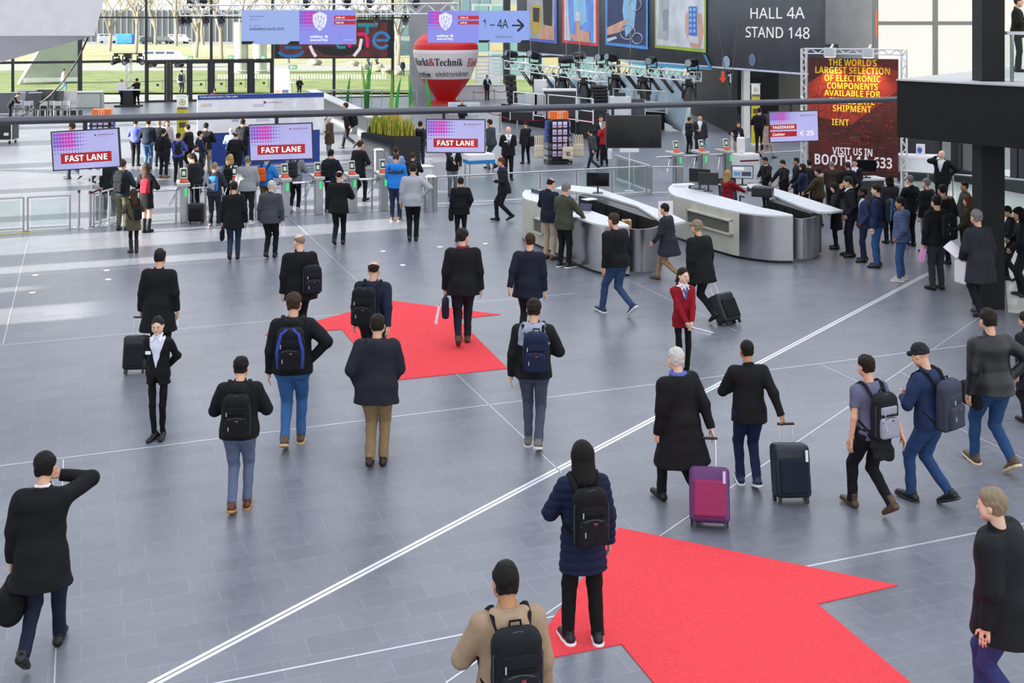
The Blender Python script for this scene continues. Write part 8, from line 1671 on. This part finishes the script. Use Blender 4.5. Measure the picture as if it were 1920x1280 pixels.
# ---- right background
P('person in dark clothes turned towards the man with the blue bag', 1292, 288, 222, 60, arms='bent,bent', top=('jacket', '1e1f24'), bot='1b1c21', hair='short,brown')
J = P('man in a grey suit holding a pale blue bag', 1312, 301, 214, 185, arms='bent,hold', top=('blazer', '2d3036'), inner='dfe0e6', bot='26282e', hair='short,dark', extra=('nogap',)); handbag(J, 'L', 'pale blue shopping bag held by the man in the grey suit', col='7fb2cf', size=(.26, .1, .28), soft=.02, name='shopping_bag')
J = P('woman in a dark top with a badge and a cream bag on her shoulder', 1384, 300, 231, 178, arms='akimbo,down', top=('jacket', '2a1d26'), bot='b3a487', hair='wavy,brown', build=.9, extra=('lanyard=d6d6e0',))
tote(J['M'] @ Vector((.29, 0, 1.28)), .40, .46, 'cream tote bag on the shoulder of the woman with the badge', R(80), False, 'cream shoulder bags', False)
J = P('person in black with a backpack beside the yellow banner at the pillar', 1424, 287, 203, 10, arms='bent,bent', top=('jacket', '191a1e'), bot='1c1d22', hair='short,dark'); backpack(J, 'black backpack beside the white pillar', '141518', size=1.05, side=-.06)
P('person in a beige coat hurrying past the cashier screen', 1438, 297, 224, 70, walk=.95, top=('coat', 'a58f80'), bot='b59a86', hair='long,brown', build=.92)
# ---- at the counters and in the queue
J = P('balding man in a navy blazer and beige trousers at the left counter', 1030, 486, 336, 38, arms='bent,bent', top=('blazer', '1d2230'), inner='d5d8e2', bot='b9a791', hair='balding,dark', shoe='5a4a38', extra=('nogap',), nod=18)
J = P('grey haired man in a green grey blazer and black trousers at the left counter', 1058, 501, 346, 48, arms='table,bent', top=('blazer', '434639'), inner='a9b4d8', bot='15161a', hair='short,grey', shoe='17171a', sole='e8e8e8', extra=('nogap', 'glasses'), nod=22, build=1.08)
P('blonde woman in red sitting behind the lit monitor', 1364, 432, 320, 60, arms='reach,reach', top=('jacket', '8a1a28'), bot='1c1c22', hair='bob,blond', build=.95)
Q_ = [
 ('person with a phone in a black jacket at the far end of the right counter', 1437, 392, 306, -115, dict(arms='read,table', top=('jacket', '17181c'), inner='c9cad2', hair='short,black', skin='tan', nod=22)),
 ('person with black hair leaning on the far side of the right counter', 1470, 400, 310, -110, dict(arms='table,table', top=('jacket', '141519'), hair='short,black', nod=18)),
 ('person in a dark jacket before the edge of the red poster', 1494, 393, 298, -90, dict(arms='pocket,low', top=('jacket', '1c1d22'), hair='short,black', skin='tan')),
 ('bearded person in a navy sweater leaning on the right counter', 1506, 409, 311, -70, dict(arms='table,table', top=('jacket', '1c2740'), hair='wavy,dark', extra=('beard',), build=1.05)),
 ('person in dark clothes behind the brown sweater', 1518, 398, 306, 0, dict(arms='pocket,low', top=('jacket', '1f2026'), hair='short,black')),
 ('person in a brown sweater with a strap resting a hand on the counter', 1535, 425, 315, -55, dict(arms='table,table', top=('jacket', '403423'), hair='short,dark', build=1.12)),
 ('person with a shaved head in a brown jacket before the red poster', 1560, 402, 308, 5, dict(arms='pocket,low', top=('jacket', '3a3026'), hair='crop,grey')),
 ('person in a black padded jacket below the red poster lettering', 1590, 404, 308, -10, dict(arms='pocket,low', top=('hoodie', '191a20'), hair='short,brown', extra=('hood',))),
 ('staff man in a dark suit behind the big dark screen', 1603, 396, 301, -150, dict(arms='pocket,low', top=('blazer', '17181d'), inner='e2e2ea', hair='short,black', extra=('nogap',))),
 ('dark haired woman in a black coat reading a leaflet at the counter end', 1568, 466, 345, -75, dict(arms='read,read', top=('coat', '141416'), hair='bob,black', nod=26, build=.92, hem=.52)),
 ('young man in a navy suit with a grey strap in the queue', 1594, 481, 333, -78, dict(arms='chin,pocket', top=('blazer', '191c24'), inner='e6e8f0', bot='1a1d28', hair='short,dark', nod=18, extra=('collar=e8eaf0',))),
 ('dark skinned man with a shaved head in a blue suit', 1620, 490, 352, -80, dict(arms='pocket,pocket', top=('blazer', '30375a'), inner='d6d8e2', bot='242c46', hair='crop,black', skin='dark', extra=('nogap', 'beard'))),
 ('man in a blue sweater and jeans with a black and blue backpack in the queue', 1645, 501, 346, -62, dict(arms='pocket,down', top=('jacket', '202c4e'), bot='34598a', shoe='1b1b1e', hair='short,dark', skin='pale')),
 ('woman in a dark grey coat with a tan handbag in the queue', 1668, 456, 329, -10, dict(arms='low,down', top=('coat', '2e2f32'), hair='wavy,black', build=.95)),
 ('person in a blue quilted jacket and jeans holding a pink leaflet', 1690, 526, 371, -70, dict(arms='down,pocket', top=('puffer', '4c5a7c'), bot='34547f', shoe='b9b4ac', hair='short,black', sole='e2e0d8', skin='tan', extra=('hood',), build=1.1)),
 ('man with cropped grey hair and a white collar in a black suit', 1707, 462, 329, -25, dict(arms='pocket,low', top=('blazer', '17181c'), inner='dfe0e6', bot='191a1f', hair='crop,grey', skin='pale', extra=('nogap',))),
 ('grey haired man in a black jacket and khaki trousers', 1738, 472, 335, -40, dict(arms='low,down', top=('jacket', '17181c'), bot='85867f', hair='crop,grey', skin='pale', build=1.12)),
 ('person in a black parka with a fur trimmed hood', 1768, 496, 347, -20, dict(arms='pocket,low', top=('parka', '15161a'), hair='short,black', extra=('hood', 'furtrim=1'), build=1.12, hem=.7)),
 ('person in black with grey trousers and a black backpack holding a pink leaflet', 1757, 543, 368, -18, dict(arms='pocket,down', top=('jacket', '141518'), bot='34373c', hair='short,black', build=1.12, shoe='15151a')),
 ('person in a grey green jacket with a cream bag strap near the dark column', 1810, 470, 341, -80, dict(arms='low,down', top=('jacket', '40433d'), hair='crop,black', skin='tan', build=1.1)),
 ('woman with reddish hair in an olive coat before the dark column', 1816, 505, 368, -60, dict(arms='pocket,low', top=('coat', '3a3826'), hair='bob,auburn', build=.92)),
 ('grey haired person in a dark grey coat carrying white papers before the dark column', 1838, 594, 398, -20, dict(walk=.3, arms='down,low', top=('coat', '2b2c32'), hair='short,grey', hem=.58, build=1.05)),
 ('bald man in a black suit on the phone beyond the balustrade', 1766, 396, 282, -140, dict(arms='phone,akimbo', top=('blazer', '15161a'), inner='e2e2e8', hair='balding,white', skin='pale', build=1.15, extra=('nogap',))),
 ('dark haired person with a phone at the right edge beyond the column', 1899, 527, 388, -75, dict(arms='read,read', walk=.35, top=('jacket', '1b1c20'), hair='short,black', nod=24)),
 ('second dark haired person at the right edge beyond the column', 1922, 557, 392, -70, dict(arms='read,low', walk=.2, top=('jacket', '191a1e'), hair='wavy,black', nod=18)),
]
JQ = {}
for lab, x, y, hy, fa_, k in Q_:
    k.setdefault('bot', '191a20'); JQ[lab.split()[0] + str(x)] = P(lab, x, y, hy, fa_, **k)
def jq(x): return next(v for k, v in JQ.items() if k.endswith(str(x)))
phone(jq(1437), 'R', 'phone in the hand of the person at the far end of the right counter'); sheet(jq(1568), 'R', 'white leaflet read at the counter end', (.16, .22), tilt=(-.1, .8, .35))
backpack(jq(1645), 'black and blue backpack in the queue', '2a2e36', pocket='17181b', size=1.0, accent='3f74b8', side=.05); backpack(jq(1757), 'black backpack on the person with grey trousers', '131417', size=1.0, side=.08); backpack(jq(1594), 'grey strapped backpack on the young man in the navy suit', '5a5d66', size=.8)
sheet(jq(1690), 'R', 'lilac leaflet tucked under the arm of the blue quilted jacket', (.16, .3), 'c9a6d8', tilt=(.3, -.6, -.5)); sheet(jq(1757), 'L', 'pink leaflet with a white border hanging from the hand in black', (.17, .28), 'd88fc4')
J = jq(1668); f = handbag(J, 'R', 'tan leather handbag on the arm of the dark grey coat', col='a8793c', size=(.30, .12, .26), drop=-.25, off=(0, 0, .2), name='handbag')
J = jq(1838); sheet(J, 'L', 'white and yellow brochures held by the grey haired person', (.22, .3), 'efe9ee', off=(-.05, 0, .12), tilt=(-.3, .7, .5)); handbag(J, 'L', 'white carrier bag under the brochures', col='e6dfe4', size=(.3, .1, .42), soft=.02, name='shopping_bag', drop=.0)
phone(jq(1899), 'R', 'phone of the dark haired person at the right edge'); phone(jq(1766), 'R', 'phone at the ear of the bald man beyond the balustrade')
tote(jq(1810)['M'] @ Vector((.30, 0, 1.32)), .38, .44, 'pale bag slung over the grey green jacket', R(70), False, 'cream shoulder bags', False)
tag(MB().bar(Q(1797, 415, 24), Q(1806, 450, 24), .02, .02).build('umbrella', plastic('c9c9cc')), 'thin pale folded umbrella beside the grey green jacket', 'umbrella') if False else None
# ---- on the balcony
P('person in a dark suit standing on the balcony behind the handrail', 1908, 0, 0, 120, depth=25.0, base=zt_, tall=1.64, arms='bent,bent', top=('blazer', '17150f'), bot='17181c', hair='short,brown', extra=('nogap',))
P('person at the right edge of the open floor, only a shoulder in view', 1932, 800, 590, -30, walk=.4, top=('coat', '1b1c20'), bot='1b1c20', hair='short,dark')
